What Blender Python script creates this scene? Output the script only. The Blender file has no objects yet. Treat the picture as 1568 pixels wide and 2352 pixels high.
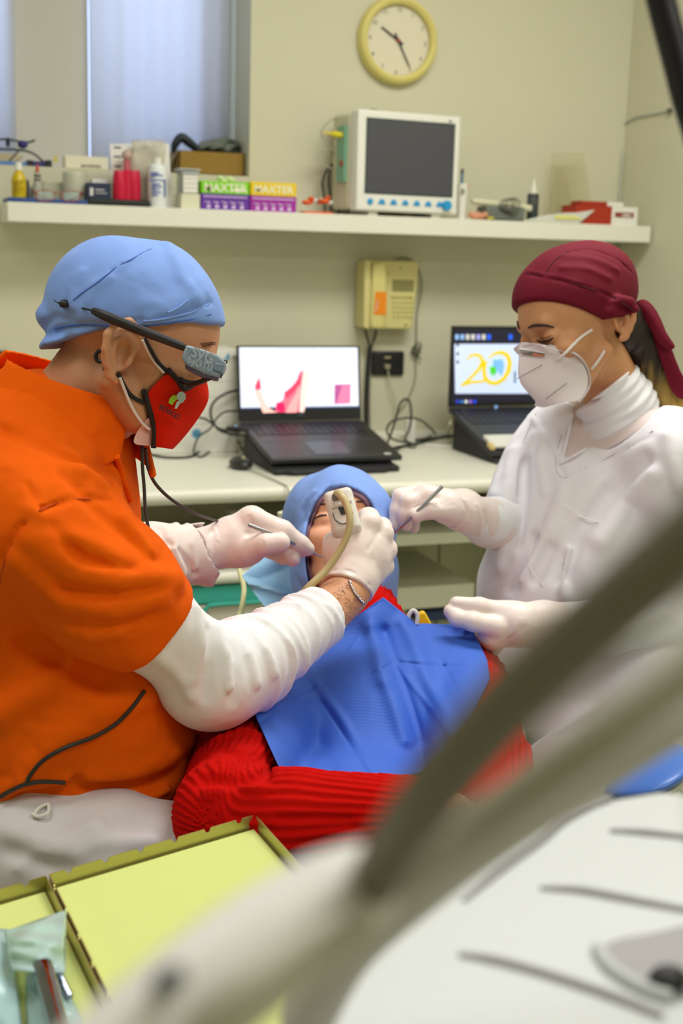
import bpy, bmesh, math, random
import numpy as np
from mathutils import Matrix, Vector
random.seed(7); rng = np.random.RandomState(7)
SC = bpy.context.scene
COL = SC.collection
# ---------------------------------------------------------------- camera
FPX = 3000.0
_a, _p, _r = math.radians(20.4), math.radians(11.24), math.radians(1.6)
cF = np.array([math.sin(_a)*math.cos(_p), math.cos(_a)*math.cos(_p), -math.sin(_p)])
_R0 = np.array([math.cos(_a), -math.sin(_a), 0.0]); _U0 = np.cross(_R0, cF)
cR = _R0*math.cos(_r) + _U0*math.sin(_r)
cU = _U0*math.cos(_r) - _R0*math.sin(_r)
cC = np.array([0.0, 0.0, 1.35])
cd = bpy.data.cameras.new('camera'); cam = bpy.data.objects.new('camera', cd); COL.objects.link(cam)
cam.matrix_world = Matrix(((cR[0], cU[0], -cF[0], cC[0]), (cR[1], cU[1], -cF[1], cC[1]), (cR[2], cU[2], -cF[2], cC[2]), (0, 0, 0, 1)))
cd.sensor_fit = 'VERTICAL'; cd.sensor_height = 36; cd.sensor_width = 24; cd.lens = 36*FPX/2352
cd.clip_start = 0.02; cd.clip_end = 60
cd.dof.use_dof = True; cd.dof.focus_distance = 1.62; cd.dof.aperture_fstop = 5.3
SC.camera = cam
SC.view_settings.view_transform = 'Standard'; SC.view_settings.look = 'None'
SC.view_settings.gamma = 1; SC.view_settings.use_curve_mapping = False
SC.view_settings.exposure = 0.2
# ---------------------------------------------------------------- world and room lights
W = bpy.data.worlds.new('world'); SC.world = W; W.use_nodes = True
bg = W.node_tree.nodes['Background']; bg.inputs[0].default_value = (0.56, 0.68, 1.0, 1); bg.inputs[1].default_value = 2.5
def area(name, loc, target, sx, sy, power, color):
    l = bpy.data.lights.new(name, 'AREA'); l.shape = 'RECTANGLE'; l.size = sx; l.size_y = sy
    l.energy = power; l.color = color
    o = bpy.data.objects.new(name, l); COL.objects.link(o); o.location = loc
    o.rotation_euler = (Vector(target)-Vector(loc)).to_track_quat('-Z', 'Y').to_euler()
    return o
area('ceiling_panel_light', (1.35, 2.0, 2.78), (1.35, 2.0, 0), 1.2, 0.6, 33, (1.0, 0.98, 0.945))
area('ceiling_panel_light', (-0.6, 1.3, 2.78), (-0.6, 1.3, 0), 1.2, 0.6, 13, (1.0, 0.98, 0.945))
area('ceiling_panel_light', (0.9, -0.2, 2.78), (0.9, -0.2, 0), 1.2, 0.6, 19, (1.0, 0.98, 0.945))

# ---------------------------------------------------------------- geometry helpers
def V(*a): return np.array(a, float)
def ray(x, y): return (x-784)/FPX*cR - (y-1176)/FPX*cU + cF
def P(x, y, d): return cC + ray(x, y)*d
def onX(x, y, X): q = ray(x, y); return cC + q*(X/q[0])
def onY(x, y, Y): q = ray(x, y); return cC + q*(Y/q[1])
def onZ(x, y, Z): q = ray(x, y); return cC + q*((Z-cC[2])/q[2])
def proj(p):
    v = p-cC; d = v@cF
    return 784+FPX*(v@cR)/d, 1176-FPX*(v@cU)/d, d
def s2l(c):
    c = c/255.0
    return c/12.92 if c <= 0.04045 else ((c+0.055)/1.055)**2.4
MATS = {}
def mat(name, rgb, rough=0.5, metal=0.0, bump=None, var=None, emit=0, trans=0, sheen=0, sss=0, wave=None, spec=None, alpha=1, coat=0, brick=None, ior=None, wrinkle=None):
    if name in MATS: return MATS[name]
    m = bpy.data.materials.new(name); m.use_nodes = True; nt = m.node_tree; N = nt.nodes; L = nt.links
    b = N['Principled BSDF']; c = tuple(s2l(v) for v in rgb)+(1,)
    b.inputs['Base Color'].default_value = c; b.inputs['Roughness'].default_value = rough
    b.inputs['Metallic'].default_value = metal
    if trans: b.inputs['Transmission Weight'].default_value = trans
    if ior: b.inputs['IOR'].default_value = ior
    if sheen: b.inputs['Sheen Weight'].default_value = sheen; b.inputs['Sheen Roughness'].default_value = .5
    if sss:
        b.inputs['Subsurface Weight'].default_value = sss; b.inputs['Subsurface Radius'].default_value = (0.012, 0.005, 0.003); b.inputs['Subsurface Scale'].default_value = 1
    if spec is not None: b.inputs['Specular IOR Level'].default_value = spec
    if coat: b.inputs['Coat Weight'].default_value = coat
    if alpha < 1: b.inputs['Alpha'].default_value = alpha
    if emit:
        b.inputs['Emission Color'].default_value = c; b.inputs['Emission Strength'].default_value = emit
    tc = N.new('ShaderNodeTexCoord')
    if var:
        sc, amt, rgb2 = var
        n = N.new('ShaderNodeTexNoise'); n.inputs['Scale'].default_value = sc; n.inputs['Detail'].default_value = 4
        L.new(tc.outputs['Object'], n.inputs['Vector'])
        mx = N.new('ShaderNodeMix'); mx.data_type = 'RGBA'
        mr = N.new('ShaderNodeMapRange'); mr.inputs[1].default_value = .35; mr.inputs[2].default_value = .65; mr.inputs[4].default_value = amt
        L.new(n.outputs[0], mr.inputs[0]); L.new(mr.outputs[0], mx.inputs[0])
        mx.inputs[6].default_value = c; mx.inputs[7].default_value = tuple(s2l(v) for v in rgb2)+(1,)
        L.new(mx.outputs[2], b.inputs['Base Color'])
    h = None
    if bump:
        sc, st = bump[:2]
        n = N.new('ShaderNodeTexNoise'); n.inputs['Scale'].default_value = sc; n.inputs['Detail'].default_value = 3
        L.new(tc.outputs['Object'], n.inputs['Vector']); h = n.outputs[0]
        bp = N.new('ShaderNodeBump'); bp.inputs['Strength'].default_value = st; bp.inputs['Distance'].default_value = bump[2] if len(bump) > 2 else 0.002
        L.new(h, bp.inputs['Height']); L.new(bp.outputs[0], b.inputs['Normal'])
        if wrinkle:
            n2 = N.new('ShaderNodeTexNoise'); n2.inputs['Scale'].default_value = wrinkle[0]; n2.inputs['Detail'].default_value = 2; n2.inputs['Distortion'].default_value = .4
            L.new(tc.outputs['Object'], n2.inputs['Vector']); b3 = N.new('ShaderNodeBump'); b3.inputs['Strength'].default_value = 1; b3.inputs['Distance'].default_value = wrinkle[1]
            L.new(n2.outputs[0], b3.inputs['Height']); L.new(bp.outputs[0], b3.inputs['Normal']); L.new(b3.outputs[0], b.inputs['Normal'])
    if wave:      # (direction vector (world), scale, distance, distortion)
        dvec, sc, dist, dis = wave[:4]
        mp = N.new('ShaderNodeVectorMath'); mp.operation = 'DOT_PRODUCT'; L.new(tc.outputs['Object'], mp.inputs[0]); mp.inputs[1].default_value = tuple(dvec)
        cb = N.new('ShaderNodeCombineXYZ'); L.new(mp.outputs['Value'], cb.inputs[0])
        if dis:
            nz = N.new('ShaderNodeTexNoise'); nz.inputs['Scale'].default_value = 9; L.new(tc.outputs['Object'], nz.inputs['Vector'])
            ml = N.new('ShaderNodeMath'); ml.operation = 'MULTIPLY_ADD'; L.new(nz.outputs[0], ml.inputs[0]); ml.inputs[1].default_value = dis; L.new(mp.outputs['Value'], ml.inputs[2]); L.new(ml.outputs[0], cb.inputs[0])
        w = N.new('ShaderNodeTexWave'); w.inputs['Scale'].default_value = sc; w.bands_direction = 'X'; L.new(cb.outputs[0], w.inputs['Vector'])
        bp2 = N.new('ShaderNodeBump'); bp2.inputs['Strength'].default_value = 1; bp2.inputs['Distance'].default_value = dist
        L.new(w.outputs[0], bp2.inputs['Height'])
        if bump: L.new(bp.outputs[0], bp2.inputs['Normal'])
        L.new(bp2.outputs[0], b.inputs['Normal'])
    MATS[name] = m
    return m

class MB:
    def __init__(s): s.v = []; s.f = []; s.mi = []; s.M = None; s.cur = 0
    def _add(s, vs, fs):
        o = len(s.v)
        for p in vs:
            p = Vector(tuple(float(t) for t in p))
            if s.M is not None: p = s.M @ p
            s.v.append(p)
        for f in fs: s.f.append(tuple(i+o for i in f)); s.mi.append(s.cur)
        return s
    def box(s, lo, hi):
        x0, y0, z0 = lo; x1, y1, z1 = hi
        return s._add([(x0,y0,z0),(x1,y0,z0),(x1,y1,z0),(x0,y1,z0),(x0,y0,z1),(x1,y0,z1),(x1,y1,z1),(x0,y1,z1)],
                      [(0,3,2,1),(4,5,6,7),(0,1,5,4),(1,2,6,5),(2,3,7,6),(3,0,4,7)])
    def tube(s, pts, r, n=12, cap=True, smooth=6, closed=False):
        pts = [np.array(p, float) for p in pts]
        rs = list(r) if hasattr(r, '__len__') else [r]*len(pts)
        if smooth and len(pts) > 2:
            q = []; qr = []
            m = len(pts)
            for i in range(m if closed else m-1):
                if closed: p0, p1, p2, p3 = pts[i-1], pts[i], pts[(i+1) % m], pts[(i+2) % m]; ra, rb = rs[i], rs[(i+1) % m]
                else: p0, p1, p2, p3 = pts[max(i-1,0)], pts[i], pts[i+1], pts[min(i+2,m-1)]; ra, rb = rs[i], rs[i+1]
                for k in range(smooth):
                    t = k/smooth
                    q.append(0.5*((2*p1)+(-p0+p2)*t+(2*p0-5*p1+4*p2-p3)*t*t+(-p0+3*p1-3*p2+p3)*t**3)); qr.append(ra+(rb-ra)*t)
            if not closed: q.append(pts[-1]); qr.append(rs[-1])
            pts, rs = q, qr
        m = len(pts); vs = []; fs = []
        nrm = None
        for i in range(m):
            if closed: t = pts[(i+1) % m]-pts[i-1]
            else: t = pts[min(i+1,m-1)]-pts[max(i-1,0)]
            t = t/(np.linalg.norm(t)+1e-12)
            if nrm is None:
                h = np.array([0,0,1.]) if abs(t[2]) < .9 else np.array([1.,0,0])
                nrm = np.cross(t, h); nrm /= np.linalg.norm(nrm)
            else:
                nrm = nrm-t*(nrm@t); nrm /= (np.linalg.norm(nrm)+1e-12)
            bn = np.cross(t, nrm)
            for k in range(n):
                a = 2*math.pi*k/n; vs.append(pts[i]+rs[i]*(math.cos(a)*nrm+math.sin(a)*bn))
        for i in range(m if closed else m-1):
            j = (i+1) % m
            for k in range(n): fs.append((i*n+k, i*n+(k+1) % n, j*n+(k+1) % n, j*n+k))
        if cap and not closed:
            fs.append(tuple(range(n))[::-1]); fs.append(tuple((m-1)*n+k for k in range(n)))
        return s._add(vs, fs)
    def cyl(s, a, b, r, r2=None, n=24): return s.tube([a, b], [r, r if r2 is None else r2], n, smooth=0)
    def lathe(s, prof, n=28, center=(0,0,0), axis='Z'):
        vs = []; fs = []; m = len(prof)
        for (r, z) in prof:
            for k in range(n):
                a = 2*math.pi*k/n; x, y = r*math.cos(a), r*math.sin(a)
                p = (x, y, z) if axis == 'Z' else (x, -z, y)
                vs.append((p[0]+center[0], p[1]+center[1], p[2]+center[2]))
        for i in range(m-1):
            for k in range(n): fs.append((i*n+k, i*n+(k+1) % n, (i+1)*n+(k+1) % n, (i+1)*n+k))
        if prof[0][0] > 1e-6: fs.append(tuple(range(n))[::-1])
        if prof[-1][0] > 1e-6: fs.append(tuple((m-1)*n+k for k in range(n)))
        return s._add(vs, fs)
    def ell(s, c, r, A=None, nu=24, nv=14):
        A = np.eye(3) if A is None else np.array(A)   # rows = axes
        vs = []; fs = []
        for i in range(nv+1):
            t = math.pi*i/nv
            for k in range(nu):
                a = 2*math.pi*k/nu
                q = (r[0]*math.sin(t)*math.cos(a), r[1]*math.sin(t)*math.sin(a), r[2]*math.cos(t))
                vs.append(np.array(c)+q[0]*A[0]+q[1]*A[1]+q[2]*A[2])
        for i in range(nv):
            for k in range(nu): fs.append((i*nu+k, (i+1)*nu+k, (i+1)*nu+(k+1) % nu, i*nu+(k+1) % nu))
        return s._add(vs, fs)
    def prism(s, poly, depth):      # poly: list of 3D points (planar), depth: vector
        n = len(poly); d = np.array(depth, float)
        vs = [np.array(p, float) for p in poly]+[np.array(p, float)+d for p in poly]
        return s._add(vs, [tuple(range(n))[::-1], tuple(range(n, 2*n))]+[(i, (i+1) % n, n+(i+1) % n, n+i) for i in range(n)])
    def grid(s, G):                 # G: (r,c,3) array
        r, c = len(G), len(G[0]); vs = [G[i][j] for i in range(r) for j in range(c)]
        return s._add(vs, [(i*c+j, i*c+j+1, (i+1)*c+j+1, (i+1)*c+j) for i in range(r-1) for j in range(c-1)])
    def text(s, txt, origin, ax, ay, size, ext=0.0004, align='CENTER', spacing=1, bold=0, shear=0):
        ax = np.array(ax, float); ax /= np.linalg.norm(ax); ay = np.array(ay, float); ay /= np.linalg.norm(ay); az = np.cross(ax, ay)
        cu = bpy.data.curves.new('t', 'FONT'); cu.body = txt; cu.size = size; cu.extrude = ext; cu.align_x = align; cu.space_character = spacing; cu.offset = bold; cu.resolution_u = 3; cu.shear = shear
        o = bpy.data.objects.new('t', cu); COL.objects.link(o)
        bpy.context.view_layer.update()
        me = bpy.data.meshes.new_from_object(o.evaluated_get(bpy.context.evaluated_depsgraph_get()))
        vs = [np.array(origin)+v.co.x*ax+v.co.y*ay+v.co.z*az for v in me.vertices]; fs = [tuple(p.vertices) for p in me.polygons]
        bpy.data.objects.remove(o); bpy.data.curves.remove(cu); bpy.data.meshes.remove(me)
        return s._add(vs, fs)
def mk(name, mb, ms, parent=None, bevel=0, smooth=35, solid=0, sub=0, segs=3, label=None, fixn=True):
    me = bpy.data.meshes.new(name)
    vs = mb.v
    def par_loc(o):
        l = Vector((0,0,0))
        while o is not None: l += o.location; o = o.parent
        return l
    if parent is not None: org = par_loc(parent); loc = Vector((0,0,0))
    else:
        xs = [v.x for v in vs]; ys = [v.y for v in vs]; zs = [v.z for v in vs]
        org = Vector(((min(xs)+max(xs))/2, (min(ys)+max(ys))/2, min(zs))); loc = org
    me.from_pydata([v-org for v in vs], [], mb.f)
    ms = ms if isinstance(ms, (list, tuple)) else [ms]
    for m in ms: me.materials.append(m)
    if len(ms) > 1:
        for p, i in zip(me.polygons, mb.mi): p.material_index = i
    if fixn:
        bm = bmesh.new(); bm.from_mesh(me); bmesh.ops.recalc_face_normals(bm, faces=bm.faces); bm.to_mesh(me); bm.free()
    me.update()
    if smooth:
        for p in me.polygons: p.use_smooth = True
        me.set_sharp_from_angle(angle=math.radians(smooth))
    o = bpy.data.objects.new(name, me); COL.objects.link(o); o.location = loc
    if parent is not None: o.parent = parent
    if solid: q = o.modifiers.new('s', 'SOLIDIFY'); q.thickness = solid; q.offset = 0
    if sub: q = o.modifiers.new('u', 'SUBSURF'); q.levels = sub; q.render_levels = sub
    if bevel: q = o.modifiers.new('b', 'BEVEL'); q.width = bevel; q.segments = segs; q.limit_method = 'ANGLE'; q.angle_limit = math.radians(40)
    if label: o['label'] = label
    return o
def tag(o, label, cat, group=None):
    o['label'] = label; o['category'] = cat
    if group: o['group'] = group
    return o
def thing(name, label, cat, loc, group=None):
    o = bpy.data.objects.new(name, None); COL.objects.link(o); o.location = tuple(float(t) for t in loc); o.empty_display_size = .02
    return tag(o, label, cat, group)
def struct(name, mb, m, **k):
    o = mk(name, mb, m, **k); o['kind'] = 'structure'; return o
def rotz(c, a): return Matrix.Translation(Vector(c)) @ Matrix.Rotation(a, 4, 'Z')
# ================================================================ ROOM
YW = 3.65; XR = 2.26; XL = -2.3; YB = -1.5; ZC = 2.8
m_wall = mat('wall_paint', (210, 207, 180), .85, bump=(60, .08), var=(1.2, .25, (204, 201, 174)))
m_white = mat('white_laminate', (232, 231, 214), .42)
m_ceil = mat('ceiling_paint', (240, 238, 225), .9)
m_floor = mat('floor_tile', (196, 198, 180), .35)
nt = m_floor.node_tree; br = nt.nodes.new('ShaderNodeTexBrick'); br.offset = 0; br.inputs['Scale'].default_value = 1; br.inputs['Brick Width'].default_value = .33; br.inputs['Row Height'].default_value = .33; br.inputs['Mortar Size'].default_value = .004
br.inputs['Color1'].default_value = (.52, .54, .42, 1); br.inputs['Color2'].default_value = (.5, .52, .41, 1); br.inputs['Mortar'].default_value = (.2, .2, .16, 1)
tc = nt.nodes.new('ShaderNodeTexCoord'); nt.links.new(tc.outputs['Object'], br.inputs['Vector']); nt.links.new(br.outputs[0], nt.nodes['Principled BSDF'].inputs['Base Color'])
TH = .32
wx0, wx1, wz0, wz1 = -.35, 1.052, 1.548, 2.6     # window opening
b = MB(); b.box((XL, YW, 0), (wx0, YW+TH, ZC)); b.box((wx1, YW, 0), (XR+.1, YW+TH, ZC)); b.box((wx0, YW, 0), (wx1, YW+TH, wz0)); b.box((wx0, YW, wz1), (wx1, YW+TH, ZC))
struct('wall_back', b, m_wall)
b = MB(); b.box((XR, YB-.1, 0), (XR+.1, YW, ZC)); struct('wall_right', b, m_wall)
b = MB(); b.box((XL-.1, YB-.1, 0), (XL, YW+TH, ZC)); struct('wall_left', b, m_wall)
b = MB(); b.box((XL, YB-.1, 0), (XR, YB, ZC)); struct('wall_front', b, m_wall)
b = MB(); b.box((XL-.1, YB-.1, -.1), (XR+.1, YW+TH, 0)); struct('floor', b, m_floor)
b = MB(); b.box((XL-.1, YB-.1, ZC), (XR+.1, YW+TH, ZC+.1)); struct('ceiling', b, m_ceil)
b = MB(); b.box((XR-.012, 2.98, 0), (XR, YW, .08)); struct('baseboard_right', b, m_white)
# window: sill board, central post, frosted lights, frames
b = MB(); b.box((wx0, YW+.005, wz0-.001), (wx1, YW+.24, wz0+.004)); struct('trim_1', b, m_wall)
m_frost = bpy.data.materials.new('frosted_glass'); m_frost.use_nodes = True; nt = m_frost.node_tree
for n in list(nt.nodes):
    if n.type == 'BSDF_PRINCIPLED': nt.nodes.remove(n)
tl = nt.nodes.new('ShaderNodeBsdfTranslucent'); tl.inputs[0].default_value = (.95, .97, 1, 1)
gl = nt.nodes.new('ShaderNodeBsdfGlossy'); gl.inputs['Roughness'].default_value = .3
mxs = nt.nodes.new('ShaderNodeMixShader'); mxs.inputs[0].default_value = .06; nt.links.new(tl.outputs[0], mxs.inputs[1]); nt.links.new(gl.outputs[0], mxs.inputs[2])
nt.links.new(mxs.outputs[0], [n for n in nt.nodes if n.type == 'OUTPUT_MATERIAL'][0].inputs[0])
m_sheer = bpy.data.materials.new('sheer_curtain'); m_sheer.use_nodes = True; nt = m_sheer.node_tree
for n in list(nt.nodes):
    if n.type == 'BSDF_PRINCIPLED': nt.nodes.remove(n)
tl = nt.nodes.new('ShaderNodeBsdfTranslucent'); tl.inputs[0].default_value = (.9, .9, .93, 1)
df = nt.nodes.new('ShaderNodeBsdfDiffuse'); df.inputs[0].default_value = (.72, .72, .66, 1)
mxs = nt.nodes.new('ShaderNodeMixShader'); mxs.inputs[0].default_value = .35; nt.links.new(tl.outputs[0], mxs.inputs[1]); nt.links.new(df.outputs[0], mxs.inputs[2])
nt.links.new(mxs.outputs[0], [n for n in nt.nodes if n.type == 'OUTPUT_MATERIAL'][0].inputs[0])
YG = YW+.23
px0 = onY(27, 200, YG-.03)[0]; px1 = onY(203, 200, YG-.03)[0]; px2 = onY(470, 200, YG)[0]
m_post = mat('window_post_paint', (205, 203, 192), .8)
win = MB(); win.box((px0, YG-.03, wz0), (px1, YG+.08, wz1)); win.box((wx0, YG, wz0), (wx0+.06, YG+.06, wz1)); win.box((px2, YG, wz0), (wx1, YG+.06, wz1)); win.box((wx0, YG, wz1-.05), (wx1, YG+.06, wz1)); win.box((wx0, YG, wz0), (wx1, YG+.06, wz0+.035))
w1 = struct('window_1', win, m_post)
g = MB(); g.box((wx0+.05, YG+.04, wz0), (px0+.01, YG+.046, wz1)); g.box((px1-.01, YG+.04, wz0), (px2+.01, YG+.046, wz1)); mk('pane', g, m_frost, w1, fixn=True)
# sheer curtain hanging in front of the right light
G = []
for i in range(2):
    z = wz0+.012 if i == 0 else wz1-.03
    G.append([(px1+.0+(wx1-.015-px1)*j/90, YG-.055-.010*math.sin(j*.12)*math.sin(j*.05+1)-.002*math.sin(j*.5), z) for j in range(91)])
b = MB(); b.grid([[(wx0+.01+(px0-.004-wx0)*j/30, YG-.055-.006*math.sin(j*.4), wz0+.012 if i == 0 else wz1-.03) for j in range(31)] for i in range(2)]); tag(mk('sheer_curtain', b, m_sheer, solid=.0008, smooth=80), 'added narrow strip of pale curtain dimming the far left edge of the window', 'curtain')  # extra strip, added to dim the bright left pane
b = MB(); b.grid(G); tag(mk('sheer_curtain', b, m_sheer, solid=.0008, smooth=80), 'pale translucent curtain hanging in the right half of the window', 'curtain')
# ================================================================ BACK WALL FURNITURE AND SMALL THINGS
black = mat('black_plastic', (24, 24, 26), .45)
dblack = mat('soft_black', (30, 30, 34), .6)
cable_m = mat('black_cable_rubber', (34, 36, 30), .5)
grey_cable = mat('grey_cable', (140, 140, 118), .5)
white_pl = mat('white_plastic', (232, 231, 220), .35)
cream_pl = mat('cream_plastic', (214, 205, 138), .4)
clear_pl = mat('clear_plastic', (235, 240, 238), .12, trans=.9, ior=1.2)
chrome = mat('polished_steel', (200, 200, 204), .18, metal=1)
steel = mat('brushed_steel', (176, 178, 182), .3, metal=1)
paperw = mat('white_paper', (235, 233, 224), .8)
ZS = 1.452; YS = 3.45; ZCo = .80; YC = 2.91
def X(px, Y, py=470): return onY(px, py, Y)[0]
def Z(px, py, Y): return onY(px, py, Y)[2]
def bxp(mb, px0, px1, pyt, Y, dep, zb, py=470):
    x0, x1 = X(px0, Y, py), X(px1, Y, py); z = Z((px0+px1)/2, pyt, Y)
    mb.box((x0, Y, zb), (x1, Y+dep, z)); return x0, x1, z
def decal(name, txt, px, py, Y, h, m, parent, ax=(1, 0, 0), **k):
    b = MB(); q = onY(px, py, Y); b.text(txt, (q[0], Y-.0006, q[2]-h*.36), ax, (0, 0, 1), h, **k); return mk(name, b, m, parent, smooth=0)
# wall shelf
b = MB(); b.box((.366, YS, ZS-.048), (XR-.012, YW, ZS)); tag(mk('wall_shelf', b, m_white, bevel=.0015), 'long white floating shelf mounted across the back wall below the window', 'shelf')
# wall clock
cc = onY(909, 95, YW); rC = .121
t = thing('wall_clock', 'round wall clock with a yellow rim and white dial', 'clock', (cc[0], YW, cc[2]-rC))
b = MB(); b.lathe([(.0, 0), (rC, 0), (rC+.001, .012), (rC-.005, .03), (rC-.014, .036), (rC-.022, .03), (rC-.025, .016)], 64, (cc[0], YW-.001, cc[2]), 'Y'); b.f = [f for f in b.f if len(f) < 10]
b.v = [Vector((v.x, YW-abs(v.y-YW), v.z)) for v in b.v]
mk('rim', b, mat('yellow_rim', (224, 212, 128), .4), t)
b = MB(); b.cyl((cc[0], YW-.004, cc[2]), (cc[0], YW-.014, cc[2]), rC-.022, n=64); mk('dial', b, mat('dial_white', (222, 216, 190), .6), t)
dk = mat('dark_grey_ink', (70, 70, 66), .6)
for k in range(1, 13):
    b = MB(); a = math.radians(30*k+1.5); rr = rC-.036
    b.text(str(k), (cc[0]+rr*math.sin(a), YW-.0145, cc[2]+rr*math.cos(a)-.006), (1, 0, 0), (0, 0, 1), .016); mk('numeral', b, dk, t, smooth=0)
def hand(name, px, py, w, tail, m, y):
    e = onY(px, py, YW-.016); d = V(e[0]-cc[0], 0, e[2]-cc[2]); L = np.linalg.norm(d); u = d/L; n = V(u[2], 0, -u[0]); c = V(cc[0], y, cc[2])
    b = MB(); b.prism([c-u*tail-n*w, c+u*L-n*w*.8, c+u*L+n*w*.8, c-u*tail+n*w], (0, -.0012, 0)); mk(name, b, m, t, smooth=0)
hand('hour_hand', 876, 62, .0032, .018, black, YW-.016); hand('minute_hand', 939, 153, .0022, .022, black, YW-.018)
b = MB(); b.cyl((cc[0], YW-.018, cc[2]), (cc[0], YW-.022, cc[2]), .005, n=20); mk('centre_cap', b, mat('red_cap', (170, 50, 40), .5), t)
# ---- patient monitor
ax = V(*onY(805, 480, 3.47)); bx = V(*onY(1045, 487, 3.50)); mx0, mx1 = 1.300, 1.614
t = thing('patient_monitor', 'white patient monitor with a dark screen and blue buttons on the shelf', 'monitor', (1.45, 3.55, ZS))
Mz = rotz((1.45, 3.53, ZS), math.radians(5)); hw = .16; H = .268
b = MB(); b.M = Mz; b.box((-hw, -.075, .012), (hw, -.03, .012+H)); mk('front_bezel', b, white_pl, t, bevel=.006)
b = MB(); b.M = Mz; b.box((-hw-.004, -.031, .016), (hw-.01, .085, .008+H)); mk('housing', b, mat('ivory_plastic', (205, 200, 172), .5), t, bevel=.012)
b = MB(); b.M = Mz; b.box((-hw+.028, -.0765, .062), (hw-.022, -.074, H-.012)); scr = mk('screen', b, mat('dark_glass', (72, 73, 80), .22), t)  # base grey raised to stand in for reflections on the screen
b = MB(); b.M = Mz; b.box((-hw+.024, -.0757, .058), (hw-.018, -.0735, H-.008)); mk('screen_surround', b, mat('green_black', (40, 62, 54), .5), t)
blue_bt = mat('blue_button', (22, 150, 208), .45)
for k in range(7):
    b = MB(); b.M = Mz; x = -hw+.042+k*.0365
    if k == 0: b.cyl((x, -.074, .038), (x, -.079, .038), .008)
    else: b.prism([(x-.011, -.074, .032), (x+.011, -.074, .032), (x+.006, -.074, .043), (x, -.074, .046), (x-.006, -.074, .043)], (0, -.004, 0))
    mk('button', b, blue_bt, t)
b = MB(); b.M = Mz; b.cyl((hw-.038, -.074, .036), (hw-.038, -.086, .036), .0135); mk('knob', b, blue_bt, t)
b = MB(); b.M = Mz; b.box((hw-.04, -.0757, H-.005), (hw-.03, -.0745, H)); mk('indicator_light', b, dk, t)
for x in (-.1, .1):
    b = MB(); b.M = Mz; b.box((x-.014, -.06, 0), (x+.014, .06, .014)); mk('foot', b, white_pl, t)
b = MB(); b.M = Mz; b.box((-hw-.014, -.02, .09), (-hw-.002, .03, .24)); mk('socket_panel', b, mat('mint_panel', (120, 170, 140), .5), t)
b = MB(); b.M = Mz; b.cyl((-hw-.014, 0, .215), (-hw-.04, 0, .217), .008); b.cyl((-hw-.038, 0, .217), (-hw-.07, 0, .219), .0045, .002)
mk('yellow_plug', b, mat('yellow_plastic', (225, 205, 30), .4), t)
b = MB(); b.M = Mz; b.cyl((-hw-.013, -.005, .14), (-hw-.018, -.005, .14), .008); mk('red_socket', b, mat('red_brown', (170, 70, 40), .5), t)
def wire(name, pts, r, m, label, cat='cable', group=None, **k):
    b = MB(); b.tube(pts, r, 8, smooth=8); return tag(mk(name, b, m, **k), label, cat, group)
W1 = lambda Y: (lambda px, py: onY(px, py, Y))
q = W1(3.58)
wire('monitor_lead', [q(742, 318), q(738, 300), q(762, 275), q(790, 268), q(806, 262), q(812, 268)], .0014, grey_cable, 'thin grey lead looping from the yellow plug over the monitor top')
wire('monitor_lead', [q(818, 270), q(800, 272), q(795, 290), q(766, 318), q(755, 340), q(768, 356), q(785, 366)], .0014, grey_cable, 'thin grey lead hanging behind the side sockets of the monitor')
wire('monitor_lead', [q(803, 341), q(765, 341), q(740, 352), q(742, 375), q(765, 388), q(797, 388)], .002, mat('pale_cable', (190, 196, 160), .5), 'pale looped lead between two side sockets of the monitor')
wire('monitor_lead', [q(836, 272), q(845, 256), q(858, 250), q(866, 256), q(862, 268)], .0014, grey_cable, 'small grey wire loop standing above the monitor top')
q = W1(3.6)
wire('monitor_cable', [q(785, 362), q(755, 385), q(741, 415), q(743, 448)] + [onY(746, 470, 3.6)*V(1, 1, 0)+V(0, 0, ZS+.004)], .0034, cable_m, 'thick black cable curving down beside the monitor, outer one', group=None)
wire('monitor_cable', [q(785, 372), q(762, 385), q(755, 410), q(758, 450)] + [onY(762, 470, 3.6)*V(1, 1, 0)+V(0, 0, ZS+.004)], .003, cable_m, 'thick black cable dropping close beside the monitor, inner one')
wire('monitor_cable', [q(786, 372), q(781, 400), q(779, 450)] + [onY(778, 470, 3.6)*V(1, 1, 0)+V(0, 0, ZS+.005)], .004, cable_m, 'straight black cable hanging against the left side of the monitor')

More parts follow.
